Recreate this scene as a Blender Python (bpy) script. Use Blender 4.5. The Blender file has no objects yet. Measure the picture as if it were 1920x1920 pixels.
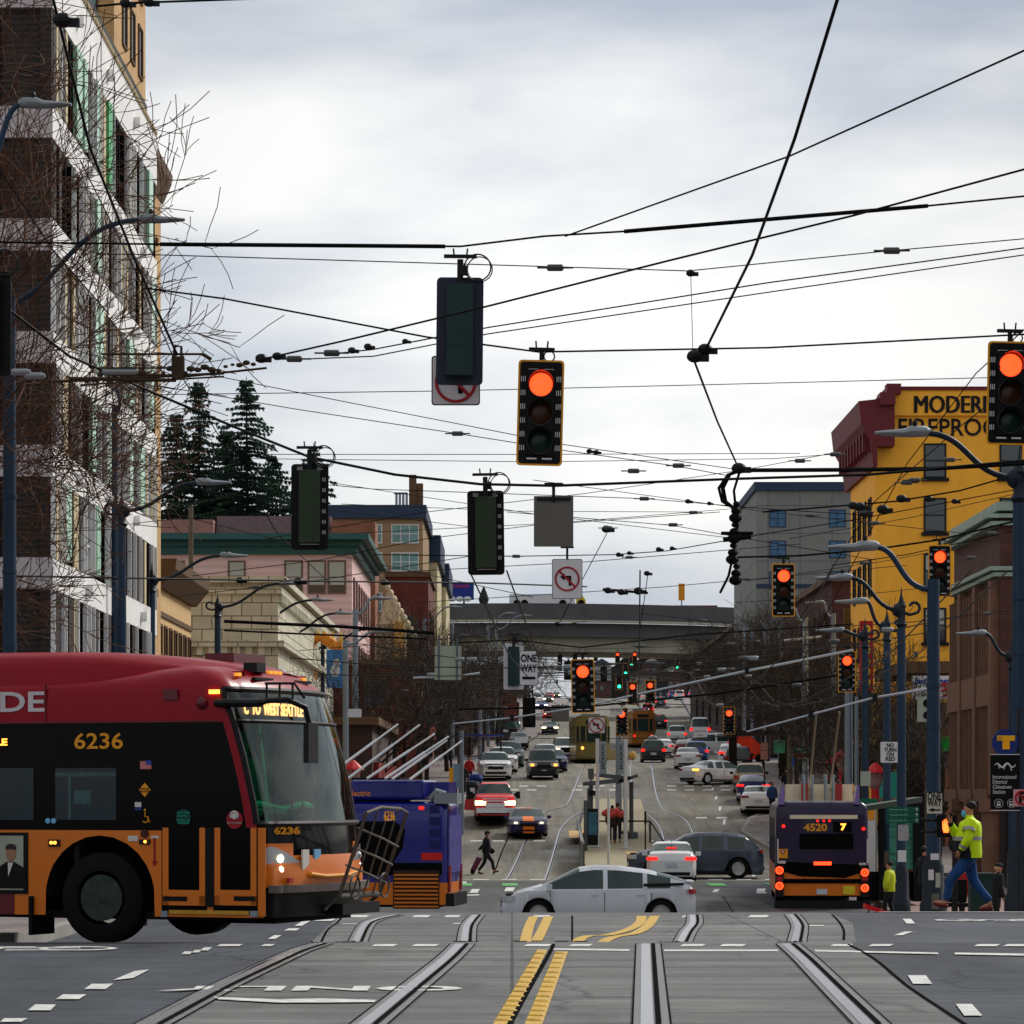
import bpy, math, random
from mathutils import Vector, Matrix
D=bpy.data; scene=bpy.context.scene; col=scene.collection
F=6000.0; HY=1490.0; CZ=1.5; PI=math.pi
random.seed(7)
# ---------- terrain profile (metres of fall / rise along the street) ----------
KN=[(-60,0),(0,0),(32,0),(36,-.2),(39,-.32),(50,-.38),(54,-.5),(60,-.9),(70,-1.5),(76,-1.65),(85,-1.7),(117,-1.67),(130,-1.5),(145,-1.05),
    (158,-.4),(165,.25),(180,1.35),(200,2.5),(225,3.5),(250,4.2),(330,7),(450,12.5),(700,22.5),(900,27),(1600,27)]
def _g(Y):
    if Y<=KN[0][0]: return KN[0][1]
    for i in range(len(KN)-1):
        a,b=KN[i],KN[i+1]
        if Y<=b[0]:
            def sl(k):
                if k<=0 or k>=len(KN)-1: return 0
                s0=(KN[k][1]-KN[k-1][1])/(KN[k][0]-KN[k-1][0]); s1=(KN[k+1][1]-KN[k][1])/(KN[k+1][0]-KN[k][0])
                return 0 if s0*s1<=0 else 2*s0*s1/(s0+s1)
            h=b[0]-a[0]; t=(Y-a[0])/h; m0=sl(i)*h; m1=sl(i+1)*h
            return (2*t**3-3*t*t+1)*a[1]+(t**3-2*t*t+t)*m0+(-2*t**3+3*t*t)*b[1]+(t**3-t*t)*m1
    return KN[-1][1]
_gc={}
def g(Y):
    k=math.floor(Y); t=Y-k
    for q in (k,k+1):
        if q not in _gc: _gc[q]=_g(q)
    return _gc[k]*(1-t)+_gc[k+1]*t
def X_(px,Y): return (px-960)*Y/F
def Z_(py,Y): return CZ-(py-HY)*Y/F
def at(px,py,Y): return Vector((X_(px,Y),Y,Z_(py,Y)))
def gat(px,Y,dz=0): return Vector((X_(px,Y),Y,g(Y)+dz))
def hit(px,py,Y0=12.,Y1=900.):
    """point of the ground seen along a line of sight"""
    Y=Y0
    while Y<Y1:
        if Z_(py,Y)<=g(Y):
            a,b=Y-.25,Y
            for _ in range(20):
                m=(a+b)/2
                if Z_(py,m)<=g(m): b=m
                else: a=m
            return Vector((X_(px,b),b,g(b)))
        Y+=.25
    return Vector((X_(px,Y1),Y1,g(Y1)))
# ---------- materials ----------
def S(r,gg,b):
    f=lambda c:(c/255/12.92 if c/255<=.04045 else ((c/255+.055)/1.055)**2.4)
    return (f(r),f(gg),f(b))
MAT={}
def mat(name,c,rough=.6,metal=0.,noise=.12,scale=2.,bump=0.,coat=0.,emit=0.,ecol=None,stretch=None,spec=.28,bscale=None):
    if name in MAT: return MAT[name]
    m=D.materials.new(name); m.use_nodes=True; nt=m.node_tree; b=nt.nodes['Principled BSDF']
    b.inputs['Roughness'].default_value=rough; b.inputs['Metallic'].default_value=metal
    b.inputs['Coat Weight'].default_value=coat; b.inputs['Coat Roughness'].default_value=.08
    b.inputs['Specular IOR Level'].default_value=spec
    b.inputs['Base Color'].default_value=(*c,1)
    if noise>0 or bump>0:
        tc=nt.nodes.new('ShaderNodeTexCoord'); mp=nt.nodes.new('ShaderNodeMapping')
        nt.links.new(tc.outputs['Object'],mp.inputs[0])
        if stretch: mp.inputs['Scale'].default_value=stretch
        n=nt.nodes.new('ShaderNodeTexNoise'); n.inputs['Scale'].default_value=scale; n.inputs['Detail'].default_value=6; n.inputs['Roughness'].default_value=.65
        nt.links.new(mp.outputs[0],n.inputs['Vector'])
        if noise>0:
            r=nt.nodes.new('ShaderNodeMapRange'); r.inputs[1].default_value=.25; r.inputs[2].default_value=.75
            r.inputs[3].default_value=1-noise; r.inputs[4].default_value=1+noise
            nt.links.new(n.outputs[0],r.inputs[0])
            v=nt.nodes.new('ShaderNodeVectorMath'); v.operation='SCALE'; v.inputs[0].default_value=c
            nt.links.new(r.outputs[0],v.inputs['Scale']); nt.links.new(v.outputs[0],b.inputs['Base Color'])
            r2=nt.nodes.new('ShaderNodeMapRange'); r2.inputs[3].default_value=max(.02,rough-.12*min(1,noise*4)); r2.inputs[4].default_value=min(1,rough+.12*min(1,noise*4))
            nt.links.new(n.outputs[0],r2.inputs[0]); nt.links.new(r2.outputs[0],b.inputs['Roughness'])
        if bump>0:
            n2=nt.nodes.new('ShaderNodeTexNoise'); n2.inputs['Scale'].default_value=bscale or scale*6; n2.inputs['Detail'].default_value=5
            nt.links.new(mp.outputs[0],n2.inputs['Vector'])
            bp=nt.nodes.new('ShaderNodeBump'); bp.inputs['Strength'].default_value=bump; bp.inputs['Distance'].default_value=.02
            nt.links.new(n2.outputs[0],bp.inputs['Height']); nt.links.new(bp.outputs[0],b.inputs['Normal'])
    if emit>0:
        b.inputs['Emission Color'].default_value=(*(ecol or c),1); b.inputs['Emission Strength'].default_value=emit
    MAT[name]=m; return m
def brickmat(name,c1,c2,mortar,bw=.5,bh=.2,ms=.02,rough=.85,axis='XZ',noise=.25,off=.5,nscale=1.2):
    if name in MAT: return MAT[name]
    m=D.materials.new(name); m.use_nodes=True; nt=m.node_tree; b=nt.nodes['Principled BSDF']; b.inputs['Roughness'].default_value=rough
    tc=nt.nodes.new('ShaderNodeTexCoord'); sp=nt.nodes.new('ShaderNodeSeparateXYZ'); cb=nt.nodes.new('ShaderNodeCombineXYZ'); nt.links.new(tc.outputs['Object'],sp.inputs[0])
    if axis=='XZ':
        ad=nt.nodes.new('ShaderNodeMath'); ad.operation='ADD'; nt.links.new(sp.outputs[0],ad.inputs[0]); nt.links.new(sp.outputs[1],ad.inputs[1])
        nt.links.new(ad.outputs[0],cb.inputs[0]); nt.links.new(sp.outputs[2],cb.inputs[1])
    else:
        nt.links.new(sp.outputs[0],cb.inputs[0]); nt.links.new(sp.outputs[1],cb.inputs[1])
    br=nt.nodes.new('ShaderNodeTexBrick'); br.offset=off; nt.links.new(cb.outputs[0],br.inputs['Vector'])
    br.inputs['Color1'].default_value=(*c1,1); br.inputs['Color2'].default_value=(*c2,1); br.inputs['Mortar'].default_value=(*mortar,1)
    br.inputs['Scale'].default_value=1; br.inputs['Mortar Size'].default_value=ms; br.inputs['Brick Width'].default_value=bw; br.inputs['Row Height'].default_value=bh; br.inputs['Mortar Smooth'].default_value=.2
    n=nt.nodes.new('ShaderNodeTexNoise'); n.inputs['Scale'].default_value=nscale; n.inputs['Detail'].default_value=7; nt.links.new(tc.outputs['Object'],n.inputs['Vector'])
    r=nt.nodes.new('ShaderNodeMapRange'); r.inputs[1].default_value=.25; r.inputs[2].default_value=.75; r.inputs[3].default_value=1-noise; r.inputs[4].default_value=1+noise; nt.links.new(n.outputs[0],r.inputs[0])
    v=nt.nodes.new('ShaderNodeVectorMath'); v.operation='SCALE'; nt.links.new(br.outputs[0],v.inputs[0]); nt.links.new(r.outputs[0],v.inputs['Scale']); nt.links.new(v.outputs[0],b.inputs['Base Color'])
    MAT[name]=m; return m
def louvremat(name,c,pitch=.12,dark=.35):
    if name in MAT: return MAT[name]
    m=mat(name,c,.6,noise=0); nt=m.node_tree; b=nt.nodes['Principled BSDF']
    tc=nt.nodes.new('ShaderNodeTexCoord'); w=nt.nodes.new('ShaderNodeTexWave'); w.bands_direction='Z'; w.inputs['Scale'].default_value=2*PI/pitch/20*1.0; nt.links.new(tc.outputs['Object'],w.inputs[0])
    r=nt.nodes.new('ShaderNodeMapRange'); r.inputs[3].default_value=dark; r.inputs[4].default_value=1.1; nt.links.new(w.outputs[1],r.inputs[0])
    v=nt.nodes.new('ShaderNodeVectorMath'); v.operation='SCALE'; v.inputs[0].default_value=c; nt.links.new(r.outputs[0],v.inputs['Scale']); nt.links.new(v.outputs[0],b.inputs['Base Color'])
    return m
def glassmat(name,tint,refl=.1,rough=.03,clear=.6):
    """see-through pane: transparent tint mixed with a glossy reflection by fresnel"""
    if name in MAT: return MAT[name]
    m=D.materials.new(name); m.use_nodes=True; nt=m.node_tree; nt.nodes.remove(nt.nodes['Principled BSDF']); out=nt.nodes['Material Output']
    t=nt.nodes.new('ShaderNodeBsdfTransparent'); t.inputs[0].default_value=(*[x*clear for x in tint],1)
    gl=nt.nodes.new('ShaderNodeBsdfGlossy'); gl.inputs['Roughness'].default_value=rough; gl.inputs['Color'].default_value=(.9,1,.97,1)
    fr=nt.nodes.new('ShaderNodeFresnel'); fr.inputs[0].default_value=1.55
    ad=nt.nodes.new('ShaderNodeMath'); ad.operation='ADD'; ad.inputs[1].default_value=refl; ad.use_clamp=True; nt.links.new(fr.outputs[0],ad.inputs[0])
    mx=nt.nodes.new('ShaderNodeMixShader'); nt.links.new(ad.outputs[0],mx.inputs[0]); nt.links.new(t.outputs[0],mx.inputs[1]); nt.links.new(gl.outputs[0],mx.inputs[2]); nt.links.new(mx.outputs[0],out.inputs[0])
    MAT[name]=m; return m
# ---------- mesh building ----------
class B:
    def __init__(s): s.v=[]; s.f=[]; s.mi=[]; s.M=Matrix(); s.k=0
    def add(s,vs,fs):
        o=len(s.v); s.v+= [tuple(s.M@Vector(p)) for p in vs]
        for f in fs: s.f.append(tuple(i+o for i in f)); s.mi.append(s.k)
        return s
    def box(s,c,d,rz=0,taper=1.):
        x,y,z=d[0]/2,d[1]/2,d[2]/2; R=Matrix.Rotation(rz,3,'Z'); c=Vector(c); vs=[]
        for (a,b,cc) in ((-1,-1,-1),(1,-1,-1),(1,1,-1),(-1,1,-1),(-1,-1,1),(1,-1,1),(1,1,1),(-1,1,1)):
            t=taper if cc>0 else 1; vs.append(c+R@Vector((a*x*t,b*y*t,cc*z)))
        return s.add(vs,[(0,3,2,1),(4,5,6,7),(0,1,5,4),(1,2,6,5),(2,3,7,6),(3,0,4,7)])
    def mm(s,x0,x1,y0,y1,z0,z1): return s.box(((x0+x1)/2,(y0+y1)/2,(z0+z1)/2),(abs(x1-x0),abs(y1-y0),abs(z1-z0)))
    def quad(s,a,b,c,d): return s.add([a,b,c,d],[(0,1,2,3)])
    def prism(s,poly,n,o=(0,0,0)):
        """poly: list of 3D pts (planar), extruded by vector n"""
        n=Vector(n); k=len(poly); p=[Vector(q)+Vector(o) for q in poly]; vs=p+[q+n for q in p]
        fs=[tuple(range(k-1,-1,-1)),tuple(range(k,2*k))]+[(i,(i+1)%k,(i+1)%k+k,i+k) for i in range(k)]
        return s.add(vs,fs)
    def tube(s,pts,r,n=6,cap=True):
        pts=[Vector(p) for p in pts]; m=len(pts)
        if not isinstance(r,(list,tuple)): r=[r]*m
        vs=[];fs=[];pr=None
        for i,p in enumerate(pts):
            d=(pts[min(i+1,m-1)]-pts[max(i-1,0)])
            if d.length<1e-9: d=Vector((0,0,1))
            d.normalize()
            if pr is None:
                a=Vector((0,0,1)) if abs(d.z)<.9 else Vector((1,0,0)); u=d.cross(a).normalized()
            else:
                u=(pr-d*pr.dot(d)); u=u.normalized() if u.length>1e-6 else d.orthogonal().normalized()
            pr=u; w=d.cross(u)
            for k in range(n):
                t=2*PI*k/n; vs.append(p+(u*math.cos(t)+w*math.sin(t))*r[i])
        for i in range(m-1):
            for k in range(n):
                a=i*n+k; b=i*n+(k+1)%n; fs.append((a,b,b+n,a+n))
        if cap: fs.append(tuple(range(n-1,-1,-1))); fs.append(tuple(range((m-1)*n,m*n)))
        return s.add(vs,fs)
    def lathe(s,prof,c=(0,0,0),n=20,axis='Z',cap=True):
        """prof: list of (radius,height)"""
        c=Vector(c); vs=[];fs=[];m=len(prof)
        for (r,h) in prof:
            for k in range(n):
                t=2*PI*k/n; a,b=r*math.cos(t),r*math.sin(t)
                vs.append(c+Vector({'Z':(a,b,h),'Y':(a,h,b),'X':(h,a,b)}[axis]))
        for i in range(m-1):
            for k in range(n):
                a=i*n+k; b=i*n+(k+1)%n; fs.append((a,b,b+n,a+n))
        if cap: fs.append(tuple(range(n-1,-1,-1))); fs.append(tuple(range((m-1)*n,m*n)))
        return s.add(vs,fs)
    def disc(s,c,r,h,axis='Y',n=20): return s.lathe([(r,-h/2),(r,h/2)],c,n,axis)
    def ball(s,c,r,n=10,sc=(1,1,1)):
        c=Vector(c); vs=[];fs=[];m=n
        for i in range(m+1):
            a=PI*i/m
            for k in range(n): t=2*PI*k/n; vs.append(c+Vector((r*sc[0]*math.sin(a)*math.cos(t),r*sc[1]*math.sin(a)*math.sin(t),r*sc[2]*math.cos(a))))
        for i in range(m):
            for k in range(n): p=i*n+k; q=i*n+(k+1)%n; fs.append((p,p+n,q+n,q))
        return s.add(vs,fs)
    def ring(s,c,R,r,axis='Y',n=28,m=6,a0=0,a1=2*PI):
        c=Vector(c); pts=[]
        for i in range(n+1):
            t=a0+(a1-a0)*i/n; a,b=R*math.cos(t),R*math.sin(t)
            pts.append(c+Vector({'Z':(a,b,0),'Y':(a,0,b),'X':(0,a,b)}[axis]))
        return s.tube(pts,r,m)
    def obj(s,name,m,parent=None,smooth=None,loc=None):
        me=D.meshes.new(name); me.from_pydata(s.v,[],s.f)
        ms=m if isinstance(m,(list,tuple)) else [m]
        for q in ms: me.materials.append(q)
        if len(ms)>1: me.polygons.foreach_set('material_index',s.mi)
        if smooth: me.shade_smooth(); 
        if smooth and smooth is not True: me.set_sharp_from_angle(angle=math.radians(smooth))
        me.update(); o=D.objects.new(name,me); col.objects.link(o)
        if parent: o.parent=parent
        if loc is not None: o.location=loc
        return o
def tag(o,label,cat,group=None):
    o['label']=label; o['category']=cat
    if group: o['group']=group
    return o
def thing(name,label,cat,loc=(0,0,0),rz=0,group=None,scale=1):
    o=D.objects.new(name,None); col.objects.link(o); o.location=loc; o.rotation_euler=(0,0,rz); o.empty_display_size=.2
    if scale!=1: o.scale=(scale,)*3
    return tag(o,label,cat,group)
def struct(o): o['kind']='structure'; return o
KIDS={}
def copy_tree(o,parent=None,loc=None,rz=None,label=None,group=None,scale=None):
    c=o.copy(); col.objects.link(c); c.parent=parent
    if loc is not None: c.location=loc
    if rz is not None: c.rotation_euler=(0,0,rz)
    if scale is not None: c.scale=(scale,)*3
    if label: c['label']=label
    if group: c['group']=group
    if o.name not in KIDS: KIDS[o.name]=[q for q in D.objects if q.parent is o]
    for ch in KIDS[o.name]: copy_tree(ch,c)
    return c
def wmat(o):
    m=Matrix.LocRotScale(o.location,o.rotation_euler,o.scale)
    return m if o.parent is None else wmat(o.parent)@m
def text(s,size,name,m,parent=None,M=None,depth=.004,bold=0.,align='CENTER',width=None,xs=1.,top=None):
    """raised lettering: local x right, y up, z out of the face"""
    cu=D.curves.new('t','FONT'); cu.body=s; cu.size=size; cu.extrude=depth/2; cu.offset=bold; cu.align_x=align; cu.align_y='CENTER'; cu.resolution_u=3
    o=D.objects.new('t',cu); col.objects.link(o); dg=bpy.context.evaluated_depsgraph_get(); dg.update()
    me=D.meshes.new_from_object(o.evaluated_get(dg)); D.objects.remove(o); D.curves.remove(cu)
    if width:
        xsn=[v.co.x for v in me.vertices]; w=max(xsn)-min(xsn); cx=(max(xsn)+min(xsn))/2
        for v in me.vertices: v.co.x=(v.co.x-cx)*width/w
    elif xs!=1:
        for v in me.vertices: v.co.x*=xs
    if M is not None: me.transform(M)
    me.materials.clear(); me.materials.append(m); me.name=name
    ob=D.objects.new(name,me); col.objects.link(ob)
    if parent: ob.parent=parent
    return ob
def facing(c,out,up=(0,0,1)):
    """matrix for text at c whose face looks along 'out'"""
    z=Vector(out).normalized(); y=Vector(up); y=(y-z*y.dot(z)).normalized(); x=y.cross(z)
    m=Matrix((x,y,z)).transposed().to_4x4(); m.translation=Vector(c); return m
def rrect(w,h,r,n=4):
    pts=[]
    for (cx,cz,a0) in ((w/2-r,h/2-r,0),(-w/2+r,h/2-r,PI/2),(-w/2+r,-h/2+r,PI),(w/2-r,-h/2+r,1.5*PI)):
        for i in range(n+1): t=a0+PI/2*i/n; pts.append((cx+r*math.cos(t),cz+r*math.sin(t)))
    return pts
def skinmesh(pts,edges,name,m,parent=None,sub=2):
    """pts: list of (Vector,radius) or (Vector,(rx,ry)); grows one continuous surface"""
    me=D.meshes.new(name); me.from_pydata([tuple(p[0]) for p in pts],edges,[]); o=D.objects.new(name,me); col.objects.link(o)
    sk=o.modifiers.new('s','SKIN'); sk.use_smooth_shade=True
    ss=o.modifiers.new('u','SUBSURF'); ss.levels=sub; ss.render_levels=sub
    sv=me.skin_vertices[0].data
    for i,p in enumerate(pts):
        r=p[1]; sv[i].radius=(r,r) if not isinstance(r,(tuple,list)) else r
        sv[i].use_root=(i==0)
    dg=bpy.context.evaluated_depsgraph_get(); dg.update()
    m2=D.meshes.new_from_object(o.evaluated_get(dg)); D.objects.remove(o); D.meshes.remove(me)
    m2.materials.clear(); m2.materials.append(m); m2.shade_smooth(); m2.name=name
    ob=D.objects.new(name,m2); col.objects.link(ob)
    if parent: ob.parent=parent
    return ob
def boolcut(o,cutters):
    for c in cutters:
        md=o.modifiers.new('b','BOOLEAN'); md.object=c; md.solver='EXACT'
    dg=bpy.context.evaluated_depsgraph_get(); dg.update()
    m2=D.meshes.new_from_object(o.evaluated_get(dg)); o.modifiers.clear(); o.data=m2
    for c in cutters: D.objects.remove(c)
# ---------- common materials ----------
m_black=mat('black_paint',(.003,.003,.0035),.45,noise=.1,spec=.15)
m_rubber=mat('rubber',(.005,.005,.005),.85,noise=.2,scale=8,spec=.15)
m_dark=mat('dark_plastic',(.006,.0065,.008),.5,spec=.2)
m_steel=mat('steel',(.45,.46,.47),.35,.9,noise=.15,scale=6)
m_white=mat('white_paint',(.72,.72,.7),.5,noise=.08,scale=3)
m_chrome=mat('chrome',(.6,.6,.62),.15,1.,noise=.05)
m_glassd=mat('dark_glass',(.008,.012,.014),.06,noise=0,spec=.4)
m_glassc=mat('car_glass',(.012,.034,.03),.05,noise=.5,scale=1.2,spec=.5)
m_red_on=mat('lit_red_lens',(.6,.02,.01),.3,noise=0,emit=3.0,ecol=(1,.04,.008))
m_grn_on=mat('lit_green_lens',(.02,.5,.2),.3,noise=0,emit=2.5,ecol=(.02,.8,.35))
m_tail=mat('tail_lens',(.28,.008,.01),.2,noise=0,coat=.5)
m_tail_on=mat('lit_tail_lens',(.6,.01,.01),.2,noise=0,emit=1.2,ecol=(1,.015,.01))
m_amb_on=mat('lit_amber_lens',(.8,.3,.02),.2,noise=0,emit=3,ecol=(1,.33,.04))
m_head=mat('headlamp_lens',(.5,.52,.55),.12,.3,noise=0,coat=.6)
m_head_on=mat('lit_headlamp',(.9,.8,.6),.2,noise=0,emit=4,ecol=(1,.78,.45))
m_plate=mat('licence_plate',(.5,.53,.6),.5,noise=.25,scale=30)
m_wire=mat('wire',(.004,.004,.004),.7,noise=0,spec=.1)
m_wire2=mat('thin_wire',(.02,.02,.02),.6,noise=0)
m_pole=mat('blue_grey_pole_paint',S(26,50,72),.5,noise=.2,scale=2.5)
m_poled=mat('dark_pole_paint',S(14,28,40),.5,noise=.25,scale=2.5)
m_galv=mat('galvanised_steel',S(128,140,150),.5,.3,noise=.15)
m_wood=mat('weathered_wood',S(96,88,74),.85,noise=.25,scale=3)
m_lampgrey=mat('lamp_housing',S(128,134,138),.5,.2,noise=.1)
m_yel=mat('signal_yellow',S(235,160,10),.5,noise=.1)
m_gold=mat('amber_letters',S(226,150,30),.5,noise=.1)
m_ins=mat('insulator',S(70,72,72),.5,noise=.2)
# ================= world, camera, light =================
w=D.worlds.new('World'); scene.world=w; w.use_nodes=True; nt=w.node_tree; bg=nt.nodes['Background']
sky=nt.nodes.new('ShaderNodeTexSky'); sky.sky_type='NISHITA'; sky.sun_disc=False; sky.sun_elevation=math.radians(38); sky.sun_rotation=math.radians(6)
tc=nt.nodes.new('ShaderNodeTexCoord'); mp=nt.nodes.new('ShaderNodeMapping'); mp.inputs['Scale'].default_value=(1.6,1.6,5.5); nt.links.new(tc.outputs['Generated'],mp.inputs[0])
n=nt.nodes.new('ShaderNodeTexNoise'); n.inputs['Scale'].default_value=2.6; n.inputs['Detail'].default_value=7; n.inputs['Roughness'].default_value=.5; n.inputs['Distortion'].default_value=.15; nt.links.new(mp.outputs[0],n.inputs['Vector'])
cr=nt.nodes.new('ShaderNodeValToRGB'); nt.links.new(n.outputs[0],cr.inputs[0])
e=cr.color_ramp.elements; e[0].position=.36; e[0].color=(*[x*.92 for x in S(196,204,218)],1); e[1].position=.62; e[1].color=(*[x*1.12 for x in S(252,250,246)],1)
# clouds are thinner (brighter) low ahead where the sun stands behind them, heavier overhead and behind
nm=nt.nodes.new('ShaderNodeVectorMath'); nm.operation='NORMALIZE'; nt.links.new(tc.outputs['Generated'],nm.inputs[0])
dt=nt.nodes.new('ShaderNodeVectorMath'); dt.operation='DOT_PRODUCT'; dv=Vector((.01,1,.13)).normalized(); dt.inputs[1].default_value=dv; nt.links.new(nm.outputs[0],dt.inputs[0])
r1=nt.nodes.new('ShaderNodeMapRange'); r1.inputs[1].default_value=-1; r1.inputs[2].default_value=.9; r1.inputs[3].default_value=.54; r1.inputs[4].default_value=.595; nt.links.new(dt.outputs['Value'],r1.inputs[0])
r2=nt.nodes.new('ShaderNodeMapRange'); r2.inputs[1].default_value=.986; r2.inputs[2].default_value=1; r2.inputs[3].default_value=0; r2.inputs[4].default_value=.12; nt.links.new(dt.outputs['Value'],r2.inputs[0])
ad=nt.nodes.new('ShaderNodeMath'); nt.links.new(r1.outputs[0],ad.inputs[0]); nt.links.new(r2.outputs[0],ad.inputs[1])
sc=nt.nodes.new('ShaderNodeVectorMath'); sc.operation='SCALE'; nt.links.new(cr.outputs[0],sc.inputs[0]); nt.links.new(ad.outputs[0],sc.inputs['Scale'])
sc2=nt.nodes.new('ShaderNodeVectorMath'); sc2.operation='SCALE'; sc2.inputs['Scale'].default_value=10.; nt.links.new(sc.outputs[0],sc2.inputs[0])
mx=nt.nodes.new('ShaderNodeMixRGB'); mx.inputs[0].default_value=.9; nt.links.new(sky.outputs[0],mx.inputs[1]); nt.links.new(sc2.outputs[0],mx.inputs[2])
nt.links.new(mx.outputs[0],bg.inputs[0]); bg.inputs[1].default_value=.1
sl=D.lights.new('sun','SUN'); sl.energy=2.2; sl.angle=math.radians(14); sl.color=(1,.96,.9); so=D.objects.new('sun',sl); col.objects.link(so)
sd=Vector((.5,.55,.6)).normalized(); so.rotation_euler=sd.to_track_quat('Z','Y').to_euler(); so.location=(0,0,60)
sky.sun_elevation=math.asin(sd.z); sky.sun_rotation=math.atan2(sd.x,sd.y)
cam=D.cameras.new('camera'); co=D.objects.new('camera',cam); col.objects.link(co); co.location=(0,0,CZ); co.rotation_euler=(PI/2,0,0)
cam.sensor_width=36; cam.lens=36*F/1920; cam.shift_y=(HY-960)/1920; cam.clip_end=4000; cam.clip_start=.5; scene.camera=co
scene.view_settings.view_transform='Standard'; scene.view_settings.look='None'; scene.view_settings.gamma=1; scene.view_settings.exposure=.5
# ================= ground =================
def road_mat(name,c,rough,noise,streak,joints=None,wet=.0):
    m=D.materials.new(name); m.use_nodes=True; t=m.node_tree; b=t.nodes['Principled BSDF']; L=t.links.new
    tc=t.nodes.new('ShaderNodeTexCoord')
    def nz(scale,st,det=6):
        mp=t.nodes.new('ShaderNodeMapping'); mp.inputs['Scale'].default_value=st; L(tc.outputs['Object'],mp.inputs[0])
        n=t.nodes.new('ShaderNodeTexNoise'); n.inputs['Scale'].default_value=scale; n.inputs['Detail'].default_value=det; n.inputs['Roughness'].default_value=.6; L(mp.outputs[0],n.inputs['Vector']); return n
    def mr(src,a,bb,lo,hi):
        r=t.nodes.new('ShaderNodeMapRange'); r.inputs[1].default_value=a; r.inputs[2].default_value=bb; r.inputs[3].default_value=lo; r.inputs[4].default_value=hi; L(src,r.inputs[0]); return r.outputs[0]
    def mul(a,bb):
        q=t.nodes.new('ShaderNodeMath'); q.operation='MULTIPLY'; L(a,q.inputs[0]); L(bb,q.inputs[1]); return q.outputs[0]
    n1=nz(.35,(1,.35,1)); n2=nz(1.0,streak); n3=nz(38,(1,1,1),3); n4=nz(2.4,(.35,1.6,1))
    f=mul(mul(mr(n1.outputs[0],.3,.7,1-noise,1+noise),mr(n2.outputs[0],.3,.7,1-noise,1+noise)),mul(mr(n3.outputs[0],.25,.75,.72,1.28),mr(n4.outputs[0],.3,.7,1-noise*.6,1+noise*.6)))
    if joints:
        br=t.nodes.new('ShaderNodeTexBrick'); br.offset=0; br.inputs['Brick Width'].default_value=joints[0]; br.inputs['Row Height'].default_value=joints[1]; br.inputs['Scale'].default_value=1; br.inputs['Mortar Size'].default_value=.018; br.inputs['Mortar Smooth'].default_value=.3
        br.inputs['Color1'].default_value=(1,1,1,1); br.inputs['Color2'].default_value=(.86,.86,.86,1); br.inputs['Mortar'].default_value=(.35,.35,.35,1)
        L(tc.outputs['Object'],br.inputs['Vector']); bw=t.nodes.new('ShaderNodeRGBToBW'); L(br.outputs[0],bw.inputs[0]); f=mul(f,bw.outputs[0])
    wv=t.nodes.new('ShaderNodeVectorMath'); wv.operation='ADD'; L(tc.outputs['Object'],wv.inputs[0]); L(nz(.8,(1,1,1)).outputs[1],wv.inputs[1])
    vo=t.nodes.new('ShaderNodeTexVoronoi'); vo.feature='DISTANCE_TO_EDGE'; vo.inputs['Scale'].default_value=.28; L(wv.outputs[0],vo.inputs['Vector'])
    f=mul(f,mr(vo.outputs[0],.0,.012,.5,1.0)); st=nz(.9,(1.3,.3,1),8); f=mul(f,mr(st.outputs[0],.56,.70,1.0,.66))
    v=t.nodes.new('ShaderNodeVectorMath'); v.operation='SCALE'; v.inputs[0].default_value=c; L(f,v.inputs['Scale']); L(v.outputs[0],b.inputs['Base Color'])
    L(mr(n1.outputs[0],.34,.62,rough-.22,rough+.2),b.inputs['Roughness'])
    bp=t.nodes.new('ShaderNodeBump'); bp.inputs['Strength'].default_value=.35; bp.inputs['Distance'].default_value=.012; L(n3.outputs[0],bp.inputs['Height']); L(bp.outputs[0],b.inputs['Normal'])
    b.inputs['Specular IOR Level'].default_value=.18
    return m
m_asph=road_mat('asphalt',(.046,.052,.062),.7,.4,(.6,.12,1))
m_asph2=road_mat('patched_asphalt',(.062,.064,.066),.7,.38,(1.2,.1,1))
m_conc=road_mat('road_concrete',(.135,.136,.133),.68,.42,(.09,1.5,1),(3.35,4.6))
m_conc2=road_mat('far_road_concrete',(.17,.158,.126),.68,.3,(2.,.06,1),(3.3,6))
m_walk=road_mat('sidewalk_paving',(.2,.17,.16),.6,.2,(1,1,1),(1.5,1.5))
m_brickw=brickmat('brick_sidewalk',(.2,.09,.08),(.24,.13,.11),(.15,.12,.1),.4,.2,.02,axis='XY')
m_kerb=mat('kerb_concrete',(.26,.25,.23),.7,noise=.25,scale=2,bump=.2)
m_mark=mat('road_paint_white',(.6,.6,.57),.5,noise=.45,scale=7,bump=.1)
m_marky=mat('road_paint_yellow',(.55,.33,.03),.5,noise=.3,scale=9,bump=.1)
m_green=mat('road_paint_green',(.06,.36,.07),.55,noise=.25,scale=7)
b=B(); ys=[-60+i*5 for i in range(12)]+list(range(0,300))+list(range(300,1200,10))+list(range(1200,3001,300)); xs=[-900,-300,-120,-60,-20,0,20,60,120,300,900]
for y in ys:
    for x in xs: b.v.append((x,y,g(y)))
nx=len(xs)
for i in range(len(ys)-1):
    for j in range(nx-1): a=i*nx+j; b.f.append((a,a+1,a+nx+1,a+nx))
b.mi=[0]*len(b.f); struct(b.obj('ground',m_asph,smooth=True))
def interp(tab,Y):
    for i in range(len(tab)-1):
        if Y<=tab[i+1][0] or i==len(tab)-2:
            a,c=tab[i],tab[i+1]; t=(Y-a[0])/(c[0]-a[0]); return [a[k]+(c[k]-a[k])*t for k in range(1,len(a))]
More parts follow.
